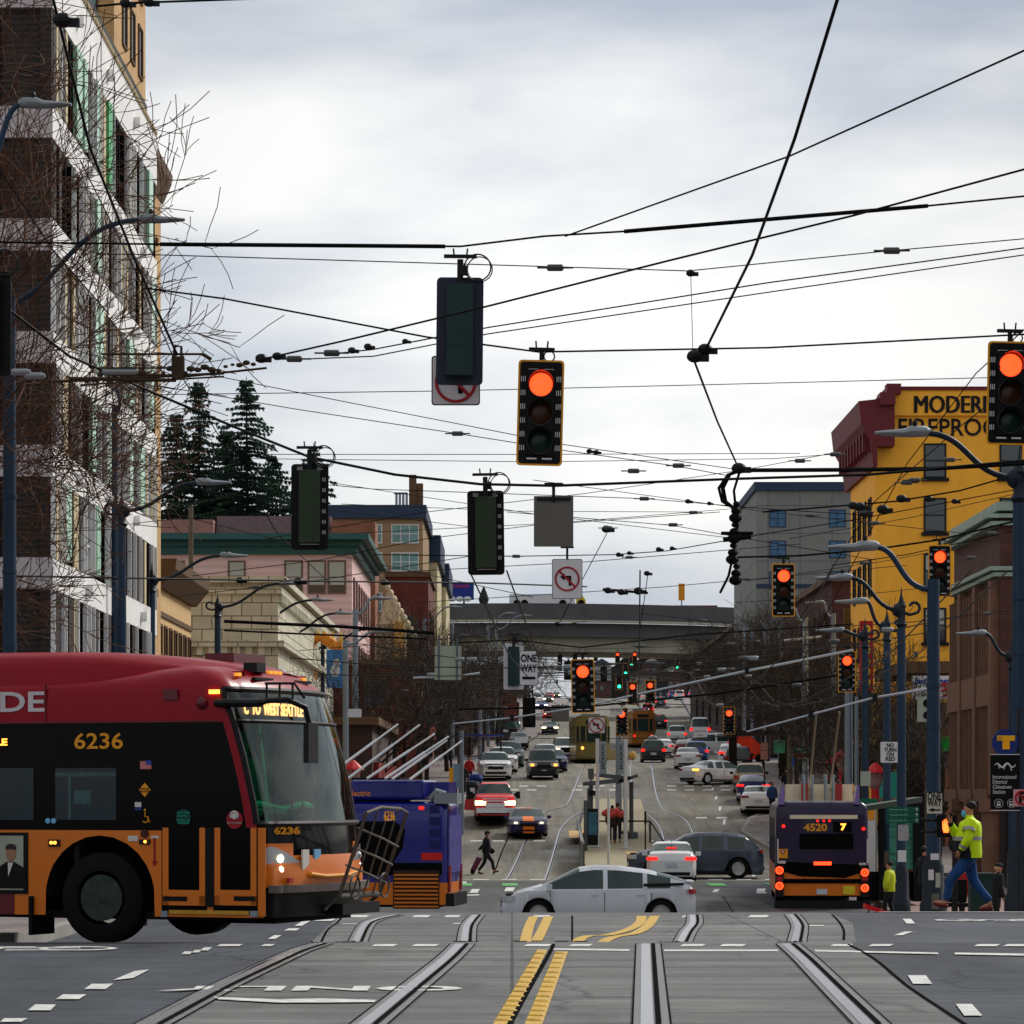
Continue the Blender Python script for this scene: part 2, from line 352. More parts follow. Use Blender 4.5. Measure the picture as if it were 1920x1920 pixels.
def sheet(name,tab,m,dz=.006,step=1.,wall=0,kind=True):
    """strip of road surface between two edge lines given along the street; wall>0 gives it kerb faces"""
    b=B(); Y=tab[0][0]; rows=[]
    while Y<tab[-1][0]-1e-6: rows.append(Y); Y=math.floor(Y+step+1e-6) if step>=1 else Y+step
    rows.append(tab[-1][0])
    for Y in rows:
        xl,xr=interp(tab,Y)[:2]; z=g(Y)+dz; b.v+=[(xl,Y,z),(xr,Y,z)]
        if wall: b.v+=[(xl,Y,z-dz-wall),(xr,Y,z-dz-wall)]
    k=4 if wall else 2
    for i in range(len(rows)-1):
        a=i*k; c=a+k; b.f.append((a,a+1,c+1,c))
        if wall: b.f+=[(a,c,c+2,a+2),(a+1,a+3,c+3,c+1)]
    if wall: b.f+=[(0,2,3,1),(c,c+1,c+3,c+2)]
    b.mi=[0]*len(b.f); o=b.obj(name,m); 
    return struct(o) if kind else o
sheet('road_concrete',[(8,-3.0,2.2),(21,-2.4,2.95),(32,-1.93,3.4),(38,-2.45,4.1),(46,-2.6,4.9),(52,-2.7,5.1),(58,-2.8,5.3),(75,-3.,6.)],m_conc)
sheet('road_crossing',[(75.02,-4,7.5),(90,-4.5,7.4),(117,-4,7.6)],m_asph2,.006)
sheet('road_hill',[(117.02,-3.4,12.3),(150,-3.2,12.6),(165,-2.7,13.0),(200,-1.9,14.9),(240,-1.0,16.3),(330,2,20),(450,7,25),(700,17,36),(900,25,44)],m_conc2,.007)
# pavements
sheet('sidewalk_left_near',[(37,-30,-5.75),(50,-30,-5.9)],m_walk,.14,wall=.05)
sheet('sidewalk_left_middle',[(57,-40,-6.2),(73,-40,-6.4)],m_walk,.14,wall=.05)
sheet('sidewalk_left_far',[(121,-60,-3.9),(150,-60,-3.4),(165,-60,-2.85),(200,-60,-2.05),(240,-60,-1.2)],m_walk,.15,wall=.05)
sheet('sidewalk_left_distant',[(262,-60,0),(330,-60,1.8),(450,-60,6.8),(700,-60,16.5)],m_walk,.15,wall=.05)
sheet('sidewalk_right_near',[(53.6,6.15,60),(62,6.35,60),(70,8.6,60),(76,10.3,60),(90,10.45,60),(112,11.6,60)],m_brickw,.02,wall=.02)
sheet('sidewalk_right_far',[(122,12.4,70),(150,11.6,70),(158,11.3,70),(164,12.1,70),(172,14.4,70),(205,15.2,70),(240,16.5,70)],m_walk,.15,wall=.05)
sheet('sidewalk_right_distant',[(262,17.2,90),(330,20.2,90),(450,25.2,90),(700,36.5,90)],m_walk,.15,wall=.05)
b=B()
for tab,side in (([(90,10.45),(112,11.6)],1),([(37,-5.75),(50,-5.9)],-1),([(121,-3.9),(150,-3.4),(165,-2.85),(200,-2.05),(240,-1.2)],-1),([(122,12.4),(150,11.6),(158,11.3),(164,12.1),(172,14.4),(205,15.2),(240,16.5)],1)):
    Y=tab[0][0]
    while Y<tab[-1][0]-.5:
        Y2=min(Y+2,tab[-1][0]); xa=interp([(q[0],q[1],0) for q in tab],Y)[0]; xb=interp([(q[0],q[1],0) for q in tab],Y2)[0]; a=Vector((xa,Y,g(Y)-.05)); c=Vector((xb,Y2,g(Y2)-.05))
        s=side; b.prism([a+Vector((-.02*s,0,0)),c+Vector((-.02*s,0,0)),c+Vector((.16*s,0,0)),a+Vector((.16*s,0,0))],(0,0,.205)); Y=Y2
b.prism([(6.13,53.3,g(53.3)-.05),(30,53.3,g(53.3)-.05),(30,53.6,g(53.3)-.05),(6.13,53.6,g(53.3)-.05)],(0,0,.065))
b.prism([(-30,36.85,g(37)-.05),(-5.73,36.85,g(37)-.05),(-5.73,37,g(37)-.05),(-30,37,g(37)-.05)],(0,0,.2))
struct(b.obj('kerb',m_kerb))
# ---- painted marks (projected onto the ground as flat sheets) ----
def mark(b,px,dz=.011,Y0=12.):
    P=[hit(x,y,Y0) for x,y in px]; c=sum(P,Vector())/len(P)
    b.add([(p.x,p.y,g(p.y)+dz) for p in P],[tuple(range(len(P)))])
def line(b,pts,w,dz=.016,step=1.):
    """painted or laid strip of width w along ground points (x,Y)"""
    out=[]
    for i in range(len(pts)-1):
        a,c=Vector(pts[i]),Vector(pts[i+1]); n=max(1,int((c-a).length/step))
        for k in range(n): out.append(a+(c-a)*k/n)
    out.append(Vector(pts[-1])); vs=[];fs=[]
    for i,p in enumerate(out):
        d=(out[min(i+1,len(out)-1)]-out[max(i-1,0)]).normalized(); q=Vector((d.y,-d.x))*w/2
        for s in (-1,1): r=p+q*s; vs.append((r.x,r.y,g(p.y)+dz))
    for i in range(len(out)-1): fs.append((2*i,2*i+1,2*i+3,2*i+2))
    b.add(vs,fs)
def gl(px,Y0=12.): return [tuple(hit(x,y,Y0).xy) for x,y in px]
def smooth(P,n=4):
    out=[]
    for i in range(len(P)-1):
        p0=Vector(P[max(i-1,0)]);p1=Vector(P[i]);p2=Vector(P[i+1]);p3=Vector(P[min(i+2,len(P)-1)])
        for k in range(n): t=k/n; out.append(.5*((2*p1)+(p2-p0)*t+(2*p0-5*p1+4*p2-p3)*t*t+(3*p1-p0-3*p2+p3)*t**3))
    out.append(Vector(P[-1])); return out
b=B()
for (x0,x1) in ((700,742),(775,820),(985,1032),(1070,1108),(1278,1320),(1352,1396),(1560,1596),(1632,1672),(1830,1872),(1885,1925),(410,452),(492,512)):
    mark(b,[(x0-4,1776),(x1-4,1776),(x1+4,1772),(x0+4,1772)])
for (x0,x1) in ((655,690),(775,805),(835,862),(1000,1030),(1405,1440),(540,560),(1280,1310)): mark(b,[(x0-3,1721),(x1-3,1721),(x1+3,1717),(x0+3,1717)])
mark(b,[(1245,1785.5),(1460,1785.5),(1458,1782.5),(1246,1782.5)]); mark(b,[(1528,1786),(1760,1791),(1758,1788),(1528,1783)]); mark(b,[(1790,1791.5),(1925,1794),(1925,1790),(1790,1788)]); mark(b,[(1035,1783),(1180,1785),(1180,1782),(1035,1780)])
for q in ([(52,1897),(95,1897),(105,1886),(66,1886)],[(104,1876),(148,1876),(162,1867),(118,1867)],[(158,1857),(198,1857),(212,1847),(172,1847)],[(212,1840),(250,1836),(280,1820),(252,1823)],[(0,1919),(40,1919),(52,1912),(8,1912)],
          [(340,1791),(356,1791),(362,1786),(346,1786)],[(358,1788),(372,1788),(380,1783),(366,1783)],[(374,1784),(390,1784),(398,1778),(384,1778)],[(502,1762),(516,1762),(528,1755),(514,1755)],[(532,1746),(556,1746),(562,1742),(542,1742)],[(552,1737),(566,1737),(582,1728),(568,1728)],[(588,1728),(622,1728),(630,1724),(596,1724)],
          [(1712,1847),(1748,1847),(1736,1831),(1702,1831)],[(1808,1907),(1842,1907),(1822,1885),(1792,1885)],[(1676,1755),(1692,1755),(1712,1748),(1696,1748)],[(1700,1733),(1716,1733),(1708,1724),(1692,1724)],
          [(640,1734),(670,1734),(672,1733),(642,1733)],[(850,1733.5),(893,1733.5),(893,1732),(850,1732)],[(1503,1737.5),(1545,1737.5),(1545,1736),(1503,1736)]): mark(b,q)
# lines of the far crossings and lane lines up the hill
for (px) in ([(858,1660),(872,1660),(876,1654),(862,1654)],[(880,1675),(895,1675),(900,1668),(885,1668)],[(945,1672),(962,1672),(966,1665),(949,1665)],[(863,1681),(898,1680),(899,1678),(864,1679)],
             [(1418,1673),(1434,1673),(1436,1667),(1420,1667)],[(1335,1674),(1345,1674),(1350,1668),(1340,1668)],[(1418,1676),(1437,1676),(1437,1674),(1418,1674)]): mark(b,px,.02,60)
def dash(Y,x0,n,w=.55,gap=.5,l=.9):
    for i in range(n): x=x0+i*(w+gap); b.prism([(x,Y,g(Y)+.018),(x+w,Y,g(Y)+.018),(x+w+.05,Y+l,g(Y+l)+.018),(x+.05,Y+l,g(Y+l)+.018)],(0,0,.003))
for Y,x0,n in ((118.2,-2.5,5),(118.2,2,9),(152,-2,2),(152,1,1),(152,6.2,2),(152,9.3,1),(171,-1,2),(171,4.,2),(186,-.2,2),(186,3.5,3),(186,9,4),(190,.4,2),(190,3.9,3),(190,9.2,4),(150,10.8,1),(165,9.5,2),(245,1,4),(245,9,5)): dash(Y,x0,n)
for i in range(0,16):
    Y=122+i*8
    if Y<240: line(b,[(9.2+(Y-122)*.038,Y),(9.3+(Y-119)*.038,Y+2.6)],.12,.019)
line(b,[(13.0,169),(14.1,182),(14.6,200),(15.2,232)],.14,.02)
line(b,[(-2.6,118.6),(7.2,118.6)],.2,.02); line(b,[(3.4,152.),(10,152.)],.12,.02)
struct(b.obj('road_markings_white',m_mark))
b=B()
b2=[((930,1925),(1012,1782)),((962,1925),(1026,1782)),((985,1925),(1036,1786)),((1014,1925),(1064,1786))]
mark(b,[(923,1925),(957,1925),(1026,1783),(1008,1782)]); mark(b,[(983,1925),(1016,1925),(1065,1786),(1042,1786)])
for i in range(15):      # raised buttons along the double line
    y=1790+i*9
    for xa in (1017-(y-1782)*.545,1052-(y-1786)*.375): p=hit(xa,y); b.ball((p.x,p.y,g(p.y)+.01),.062,8,(1,1.0,.3))
line(b,smooth(gl([(975,1767),(990,1745),(1001,1720)])),.14); line(b,smooth(gl([(1006,1766),(1017,1745),(1029,1720)])),.14)
line(b,smooth(gl([(1052,1767),(1090,1761),(1140,1755),(1180,1744),(1200,1731),(1203,1719)])),.15); line(b,smooth(gl([(1085,1767),(1140,1763),(1190,1752),(1215,1737),(1228,1719)])),.15)
line(b,[(5.0,192),(6.2,236)],.13,.02); line(b,[(5.4,192),(6.6,236)],.13,.02)
struct(b.obj('road_markings_yellow',m_marky))
b=B()
for x0,x1,Y in ((-2.1,-1.4,111),(-.35,.2,111),(6.9,7.5,111),(9.0,9.7,111)): b.prism([(x0,Y,g(Y)+.02),(x1,Y,g(Y)+.02),(x1,Y+3,g(Y+3)+.02),(x0,Y+3,g(Y+3)+.02)],(0,0,.003))
b.prism([(12.9,214,g(214)+.02),(15.1,214,g(214)+.02),(16,238,g(238)+.02),(14,238,g(238)+.02)],(0,0,.003))
struct(b.obj('road_markings_green',m_green))
# ONLY painted for the opposite direction, bicycle symbols
M=Matrix.Translation((X_(585,24.52),24.6,.014))@Matrix.Rotation(PI,4,'Z')
struct(text('ONLY',1.0,'road_lettering',m_mark,None,M@Matrix.Diagonal((1,.78,1,1)),.002,.03,width=2.3))
b=B(); mark(b,[(398,1873),(520,1878),(600,1876),(705,1879),(702,1883),(600,1884),(520,1884),(410,1878)],.017); struct(b.obj('road_arrow',m_mark))
b=B()
for cx,cy in ((40,1781),(1870,1727)):
    c=hit(cx,cy); s=.42
    for dx in (-.55,.55): b.ring((c.x+dx,c.y,g(c.y)+.015),s*.8,.045,'Z',18,4)
    b.box((c.x,c.y+.1,g(c.y)+.015),(1.1,.1,.02)); b.box((c.x+.2,c.y-.35,g(c.y)+.015),(.6,.09,.02))
b.box((-5.55,31.2,.013),(1.8,.1,.01)); b.v=[(x,y,min(z,g(y)+.02)) for x,y,z in b.v]; struct(b.obj('road_bicycle_symbols',m_mark))
# ---- streetcar rails ----
RL=[[(285,1925),(420,1852),(512,1808),(562,1785),(603,1771.5)],[(652,1768),(683,1742),(705,1726),(745,1717)],
    [(690,1925),(780,1850),(840,1800),(868,1772)],[(872,1767),(877,1745),(886,1727),(895,1717)],
    [(1222,1925),(1219,1850),(1216,1772)],[(1258,1768),(1288,1752),(1302,1733),(1302,1717)],
    [(1636,1925),(1560,1850),(1510,1800),(1478,1772)],[(1481,1768),(1498,1750),(1498,1733),(1485,1716)]]
RF=[[(950,1650),(975,1600),(994,1562),(1015,1530),(1025,1521),(1060,1511),(1073,1490),(1083,1465),(1097,1433),(1110,1400)],
    [(1022,1650),(1038,1600),(1049,1562),(1060,1545),(1078,1530),(1115,1510),(1121,1480),(1131,1450),(1136,1433),(1140,1400)],
    [(1248,1600),(1245,1575),(1238,1552),(1216,1528),(1200,1520),(1188,1500),(1184,1470),(1183,1440),(1185,1428)],
    [(1303,1575),(1297,1555),(1280,1533),(1250,1520),(1238,1508),(1230,1485),(1225,1455),(1221,1430)]]
bc,bs,bg2=B(),B(),B()
for R in RL:
    P=[tuple(q) for q in smooth(gl(R),5)]
    line(bc,P,.24,.012,.5); line(bs,[(x-.03,y) for x,y in P],.085,.016,.5); line(bg2,[(x+.045,y) for x,y in P],.038,.020,.5); line(bg2,[(x-.125,y) for x,y in P],.012,.018,.5); line(bg2,[(x+.125,y) for x,y in P],.012,.018,.5)
for R in RF:
    P=[tuple(q) for q in smooth(gl(R,60),4)]
    line(bc,P,.20,.014,1); line(bs,P,.075,.020,1); line(bg2,[(x+.035,y) for x,y in P],.035,.026,1)
m_groove=mat('groove_dark',(.012,.012,.012),1.,noise=0,spec=0)
m_railc=mat('rail_bed_concrete',(.15,.15,.148),.5,noise=.35,scale=5)
m_rail=mat('polished_rail',(.42,.43,.46),.3,.85,noise=.1,scale=10)
struct(bc.obj('rail_bed',m_railc)); struct(bs.obj('streetcar_rail',m_rail)); struct(bg2.obj('rail_groove',m_groove))
# dark sealant joint between concrete and asphalt, cracks
b=B()
line(b,smooth(gl([(270,1925),(330,1890),(420,1845),(500,1805),(598,1772)]),3),.032,.012); line(b,smooth(gl([(583,1767),(612,1748),(632,1732),(643,1718)]),3),.032,.012)
line(b,smooth(gl([(1812,1925),(1700,1850),(1640,1800),(1590,1772)]),3),.032,.012); line(b,smooth(gl([(1582,1764),(1582,1745),(1572,1728),(1560,1716)]),3),.032,.012)
line(b,smooth(gl([(955,1925),(990,1860),(1030,1790),(1038,1772)]),3),.04,.012); line(b,smooth(gl([(1073,1767),(1073,1740),(1073,1718)]),3),.025,.012)
line(b,gl([(1355,1680),(1375,1712)],60),.03,.014); line(b,smooth(gl([(925,1640),(940,1600),(955,1565)],60),3),.06,.014)
struct(b.obj('road_joint_seal',m_groove))

# ================= buildings =================
def root(name,label,x,y,cat='building',group=None): return thing(name,label,cat,(x,y,g(y)),0,group)
def P_(r,b,name,m,sm=None): return b.obj(name,m,r,sm,loc=-r.location)
def sub(p,b,name,m): return b.obj(name,m,p)
def wbox(x0,x1,y0,y1,z0,z1): return B().mm(x0,x1,y0,y1,z0,z1)
def win(r,side,u,z,w,h,plane,mf,mg,bars=(1,1),sill=None,fw=.08,blind=None):
    """window part with its pane; side 'F' faces the camera, 'E' faces +X, 'W' faces -X"""
    f,p=B(),B()
    def bx(bb,u0,u1,z0,z1,d0,d1):
        if side=='F': bb.mm(u0,u1,plane-d1,plane-d0,z0,z1)
        elif side=='E': bb.mm(plane+d0,plane+d1,u0,u1,z0,z1)
        else: bb.mm(plane-d1,plane-d0,u0,u1,z0,z1)
    bx(f,u-w/2-fw,u-w/2,z-h/2-fw,z+h/2+fw,-.02,.07); bx(f,u+w/2,u+w/2+fw,z-h/2-fw,z+h/2+fw,-.02,.07)
    bx(f,u-w/2,u+w/2,z+h/2,z+h/2+fw,-.02,.068); bx(f,u-w/2,u+w/2,z-h/2-fw,z-h/2,-.02,.068)
    for i in range(1,bars[0]): t=u-w/2+w*i/bars[0]; bx(f,t-.03,t+.03,z-h/2,z+h/2,-.01,.05)
    for i in range(1,bars[1]): t=z-h/2+h*i/bars[1]; bx(f,u-w/2,u+w/2,t-.03,t+.03,-.01,.048)
    if sill: bx(f,u-w/2-.2,u+w/2+.2,z-h/2-fw-.16,z-h/2-fw,-.02,.16)
    fo=P_(r,f,'window',mf); bx(p,u-w/2+.002,u+w/2-.002,z-h/2+.002,z+h/2-.002,-.01,.015); sub(fo,p,'pane',mg)
    if blind: q=B(); bx(q,u-w/2+.03,u+w/2-.03,z+h/2-h*blind,z+h/2-.03,.016,.024); sub(fo,q,'blind',m_blind)
    return fo
m_blind=mat('window_blind',S(178,180,170),.7,noise=.1)
m_bandw=mat('white_cladding',(.82,.81,.79),.55,noise=.1,scale=.7)
m_bandp=mat('shaded_cladding',(.52,.46,.46),.6,noise=.1,scale=1)  # pinkish grey paints the shaded, camera-facing side of the white bands
m_brl=louvremat('brown_louvre',(.036,.024,.02),.16)
m_crm=mat('cream_panel',(.55,.45,.27),.7,noise=.12)
m_teal=mat('teal_glass',(.10,.26,.25),.08,noise=.3,scale=.8,spec=.8)
m_mint=mat('mint_glass_panel',(.34,.62,.42),.25,noise=.25,scale=1.5,spec=.7)
m_grnp=mat('green_panel',(.06,.42,.14),.4,noise=.15)
m_wing=mat('window_glass',(.02,.03,.038),.06,noise=0,spec=.9)
m_fwin=mat('facade_window',(.004,.006,.007),.85,noise=0,spec=.05)
m_wind=mat('dark_window',(.006,.008,.01),.15,noise=0,spec=.5)
# --- modern banded building, left ---
Ya,Yb,Xf=88.,113.8,-12.63
r=root('apartment_building','tall modern building at the left with sloping white bands, dark louvres and mint panels',-20,88)
P_(r,wbox(-45,Xf-.35,Ya+.35,Yb,-2,26),'wall',mat('dark_wall',(.03,.026,.024),.7))
tops=[8.03-3.1*3,8.03-3.1*2,8.03-3.1,8.03,11.13,14.25,17.35,20.45,23.5]
for i,zt in enumerate(tops):
    th=.88 if i<8 else 1.7; z1=zt if i<8 else zt+1.35
    bb=B(); bb.mm(Xf-.36,Xf,Ya+.001,Yb,z1-th,z1)
    o=P_(r,bb,'facade_band',m_bandw)
    bb=B(); bb.mm(-45,Xf-.002,Ya,Ya+.37,z1-th+.003,z1-.003); P_(r,bb,'front_band',m_bandp)
    for k in range(3): fx=B(); fx.box((Xf+.1,Ya+5+k*7+i%2*2,z1-th*.5),(.22,.3,.26)); fx.box((Xf+.08,Ya+5+k*7+i%2*2,z1-th*.5-.16),(.16,.26,.06)); P_(r,fx,'wall_lamp',m_bandw)
    if i==8: continue
    z0=z1; z2=tops[i+1]-(.88 if i+1<8 else .35)
    lv,cr_,fn=B(),B(),B(); y=Ya; rnd=random.Random(40+i)
    fr=B(); fr.mm(Xf-1.45*1.0,Xf-.03,Ya+.2,Ya+.36,z0,z2); fr.mm(-45,Xf-3.2,Ya+.2,Ya+.36,z0,z2); P_(r,fr,'louvre_panel',m_brl)
    fb=B(); fb.mm(Xf-1.5,Xf-1.45,Ya+.12,Ya+.36,z0,z2); P_(r,fb,'corner_trim',m_black)
    gb=B(); gb.mm(Xf-3.2,Xf-1.5,Ya+.25,Ya+.34,z0,z2); gf=B(); gf.mm(Xf-3.2,Xf-1.5,Ya+.2,Ya+.26,z0+.9,z0+.97)
    wo=P_(r,gf,'window',m_dark); sub(wo,gb,'pane',m_teal)
    wnd=0
    while y<Yb-.3:
        k=rnd.random(); wdt=rnd.uniform(.45,1.15)
        if y<Ya+.4: k=.1; wdt=.9
        if y+wdt>Yb: wdt=Yb-y
        if k<.28: P_(r,wbox(Xf-.34,Xf-.03,y,y+wdt-.01,z0,z2),'louvre',m_brl)
        elif k<.52: P_(r,wbox(Xf-.34,Xf-.02,y,y+wdt*.5,z0,z2),'cream_infill',m_crm); wdt*=.55
        elif k<.60 and wdt>.6 and y>Ya+2: P_(r,wbox(Xf-.34,Xf+.06,y,y+wdt*1.2,z0+.1,z2+.02),'panel',m_mint if rnd.random()<.8 else m_grnp); wdt*=1.2
        else:
            f=B(); f.mm(Xf-.34,Xf-.06,y,y+.06,z0,z2); f.mm(Xf-.34,Xf-.06,y+wdt-.06,y+wdt,z0,z2); f.mm(Xf-.3,Xf-.08,y+.06,y+wdt-.06,z0+.9,z0+.96)
            wo=P_(r,f,'window',m_fwin if rnd.random()<.7 else m_white); sub(wo,B().mm(Xf-.33,Xf-.22,y+.06,y+wdt-.06,z0,z2),'pane',m_fwin if rnd.random()<.85 else m_teal)
        if rnd.random()<.3: P_(r,wbox(Xf-.05,Xf+.08,y-.03,y+.03,z0,z2),'fin',m_white)
        y+=wdt
tr=B()
for k in range(int((Yb-Ya)/.35)): tr.mm(Xf-.1,Xf+.08,Ya+k*.35,Ya+k*.35+.18,24.87,24.98)
tr.mm(Xf-.1,Xf+.02,Ya,Yb,24.86,24.9); P_(r,tr,'roof_trim',m_crm)
# --- cream tower behind it ---
m_cream=brickmat('cream_brick',S(196,158,104),S(186,146,94),S(160,128,84),.5,.16,.012,noise=.15)
m_creamd=mat('brown_cornice',S(96,72,50),.7,noise=.2)
r=root('brick_tower','tall cream brick tower rising behind the white banded building',-16,114.2)
P_(r,wbox(-40,-13.72,114.2,125,-2,25.6),'wall',m_cream); P_(r,wbox(-40,-14.25,114.6,124.4,25.6,42),'upper_wall',m_cream)
c=B(); c.prism([(-13.7,113.9,24.6),(-13.35,113.9,25.4),(-13.3,113.9,25.75),(-13.7,113.9,25.75)],(0,11.6,0)); P_(r,c,'cornice',m_creamd)
q=B()
for k in range(9):
    for j in range(4): q.mm(-13.72,-13.6,116+j*2.3,116.25+j*2.3,1+k*2.7,1.3+k*2.7)
P_(r,q,'ledge_blocks',m_creamd)
for k in range(8):
    for y in (117.5,122): win(r,'E',y,3+k*2.7,.9,1.6,-13.72,m_creamd,m_wind)
for k in range(5):
    for y in (117.5,120,122.5): win(r,'E',y,27+k*2.9,1.1,1.8,-14.25,m_creamd,m_wind)
    win(r,'F',-15.4,27+k*2.9,1.,1.8,114.6,m_creamd,m_teal)
# --- low cream building with deep cornice ---
r=root('hotel_building','low cream building with a deep brown cornice above tall narrow windows',-18,126)
m_cream2=mat('cream_stucco',S(206,172,122),.8,noise=.12,scale=1)
P_(r,wbox(-40,-14,126,139.5,-2,10.0),'wall',m_cream2)
c=B(); c.prism([(-14,126,9.7),(-13.8,126,9.7),(-13.25,126,10.4),(-13.2,126,10.8),(-14,126,10.8)],(0,14,0)); P_(r,c,'cornice',m_creamd)
P_(r,wbox(-14,-13.93,126,139.5,8.6,8.8),'string_course',m_creamd)
for k in range(7):
    for z in (7.1,3.6,.1): win(r,'E',127.2+k*1.9,z,.85,2.2,-14,m_creamd,m_wind,(1,2),fw=.1)
# --- white terracotta building with raked parapet ---
m_terra=brickmat('terracotta_blocks',S(205,200,178),S(190,186,164),S(120,116,100),.9,.6,.03,noise=.18)
r=root('terracotta_building','ornate white terracotta building with green stained joints below the pink building',-14,145)
P_(r,wbox(-26,-10.6,145,190,-2,11.1),'wall',m_terra)
c=B(); 
for z,d in ((11.1,.35),(10.6,.18),(8.2,.3),(4.6,.3)): c.mm(-26,-10.6+d,145-d,190+d,z,z+.28)
P_(r,c,'cornice',m_terra)
c=B()
for k in range(60): P_(r,wbox(-10.62,-10.42,145.3+k*.74,145.6+k*.74,10.15,10.59),'dentil',m_terra)
for k in range(26): P_(r,wbox(-25.5+k*.56,-25.2+k*.56,144.8,145.02,7.8,8.19),'dentil',m_terra)
for k in range(5):
    for z,h in ((6.2,2),(2.6,2.4)): win(r,'F',-24.2+k*2.8,z,1.4,h,145,m_white,m_wing,(1,2))
for k in range(9):
    for z,h in ((6.2,2),(2.6,2.4)): win(r,'E',148+k*4.8,z,2.2,h,-10.6,m_white,m_wing,(2,2))
# --- pink building ---
m_pink=louvremat('pink_siding',S(226,190,186),.45,.93); m_gcor=mat('green_cornice',S(44,88,86),.6,noise=.15)
r=root('pink_building','pink sided building with a dark green cornice and a triple window',-14,200)
P_(r,wbox(-27,-10,200,226,0,16.6),'wall',m_pink)
c=B(); c.mm(-28,-9.4,199.3,227,17.0,17.35); c.mm(-27.6,-9.7,199.6,226.6,16.5,17.0)
c.prism([(-28.6,198.6,17.36),(-8.9,198.6,17.36),(-8.9,198.6,17.75),(-28.6,198.6,17.75)],(0,29,0));  P_(r,c,'cornice',m_gcor)
m_pkf=mat('window_frame_brown',S(120,92,84),.6)
for x in (-13.65,-12.2,-10.95): win(r,'F',x+.0,15.1,1.0,1.95,200,m_pkf,m_wing,(1,2),blind=.75)
for x in (-17.2,-21.,-25.): win(r,'F',x,15.1,.95,1.9,200,m_pkf,m_wing,(1,2),blind=.45)
for x in (-13.4,-17,-21.): win(r,'F',x,8.2,2.,2.0,200,m_pkf,m_wing,(2,2))
for k in range(7):
    for z in (14,10,6): win(r,'E',202+k*3.4,z,1.3,2.2,-10,m_pkf,m_wind)
# --- mansard roof building behind, red brick, brown flats ---
r=root('mansard_building','building with a long brown mansard roof showing above the green cornice',-22,232)
P_(r,wbox(-36,-10,232,240,0,18.5),'wall',mat('pink_brick',S(150,112,104),.85,noise=.2)); c=B(); c.prism([(-21.5,231.6,18.4),(-13.2,231.6,18.4),(-13.2,233.2,21.8),(-21.5,233.2,21.8)],(0,1.5,0)); P_(r,c,'mansard_roof',mat('brown_shingles',S(98,82,84),.85,noise=.25,scale=3))
P_(r,wbox(-32,-21.6,231.4,238,18.3,21.4),'pink_dormer',mat('pink_brick',None)if 0 else MAT['pink_brick']); P_(r,wbox(-13.1,-9.9,231.7,236,10,21.3),'brick_stair_tower',brickmat('orange_brick',S(150,92,66),S(136,80,58),S(110,80,64),.4,.14,.02))
for x in (-24,-22.6,-18.2): win(r,'F',x,19.3,.9,1.0,231.3,m_white,m_wing)
r=root('apartment_building','brown stuccoed apartment block with a dark blue roof edge and chimneys',-10,262)
m_tan=mat('tan_stucco',S(152,126,96),.85,noise=.1,scale=.6); m_navy=mat('navy_parapet',S(44,60,84),.7,noise=.1)
P_(r,wbox(-15.2,-7.3,262,282,4,24.1),'wall',m_tan); P_(r,wbox(-15.6,-7.0,261.6,282.3,24.1,25.2),'parapet',m_navy)
m_crw=mat('pale_stucco',S(198,186,150),.85,noise=.1)
P_(r,wbox(-15,-6.6,282.4,300,4,22),'rear_wall',m_crw); P_(r,wbox(-15,-6.3,282.3,300.2,22,24.4),'rear_parapet',m_navy); P_(r,wbox(-15,-6.2,300.3,318,5,21),'end_wall',m_crw); P_(r,wbox(-15,-5.9,300.25,318.3,21,23.2),'end_parapet',m_navy)
c=B(); c.mm(-8.5,-7.9,264,265,25.2,27.9); c.mm(-7.88,-7.35,264.1,265,25.2,27.2); P_(r,c,'chimney',MAT['brown_cornice'])
c=B(); 
for k in range(4): c.mm(-9.6+k*.28,-9.4+k*.28,263,263.3,25.2,26.3)
c.mm(-9.7,-8.6,263,263.2,26.2,26.35); P_(r,c,'roof_vents',m_galv)
for z in (23.0,20.7,17.4,14.4):
    win(r,'F',-8.75,z-.15,2.1,1.4,262,m_white,m_teal,(3,2)); win(r,'F',-11.1,z-.15,.8,1.4,262,m_white,m_teal,(1,2)); win(r,'F',-14,z-.15,1.,1.3,262,m_white,m_teal,(1,2))
m_redb=brickmat('red_brick',S(112,46,38),S(98,40,34),S(84,50,42),.4,.14,.02,noise=.25)
r=root('brick_building','plain dark red brick building standing in front of the brown apartment block',-8,236.5)
P_(r,wbox(-9.4,-6.3,241,258,2,17.9),'wall',m_redb); P_(r,wbox(-9.6,-6.1,240.8,258.3,17.9,18.3),'coping',m_creamd)
for k in range(5):
    for z in (14.5,10.5,6.5): win(r,'E',243+k*3.2,z,1.1,1.9,-6.3,m_creamd,m_wind,sill=1)
for z in (14,9.5): win(r,'F',-7.9,z,1.1,1.8,241,m_creamd,m_wind,sill=1)
# ornate cream and gold fronted building between trees
r=root('ornate_building','narrow cream fronted building with a stepped ornamental gable rimmed in white and gold',-8,228)
P_(r,wbox(-9.6,-7.6,226.6,231.2,2,13.6),'wall',mat('stone_front',S(150,138,112),.8,noise=.35,scale=2)); c=B()
for k in range(9): c.ball((-8.9+k*.23,226.7+k*.3,16.2-k*.42),.3,7)
c.prism([(-9.4,226.6,13.6),(-7.8,226.6,13.6),(-8.2,226.6,15),(-8.7,226.6,16.2),(-9.1,226.6,15)],(0,1,0)); P_(r,c,'gable',mat('pale_stone_trim',S(200,188,156),.7,noise=.3)); P_(r,wbox(-8.35,-7.6,226.3,226.6,11.2,13.7),'gold_panel',mat('gold_panel',S(214,170,84),.6,noise=.3))
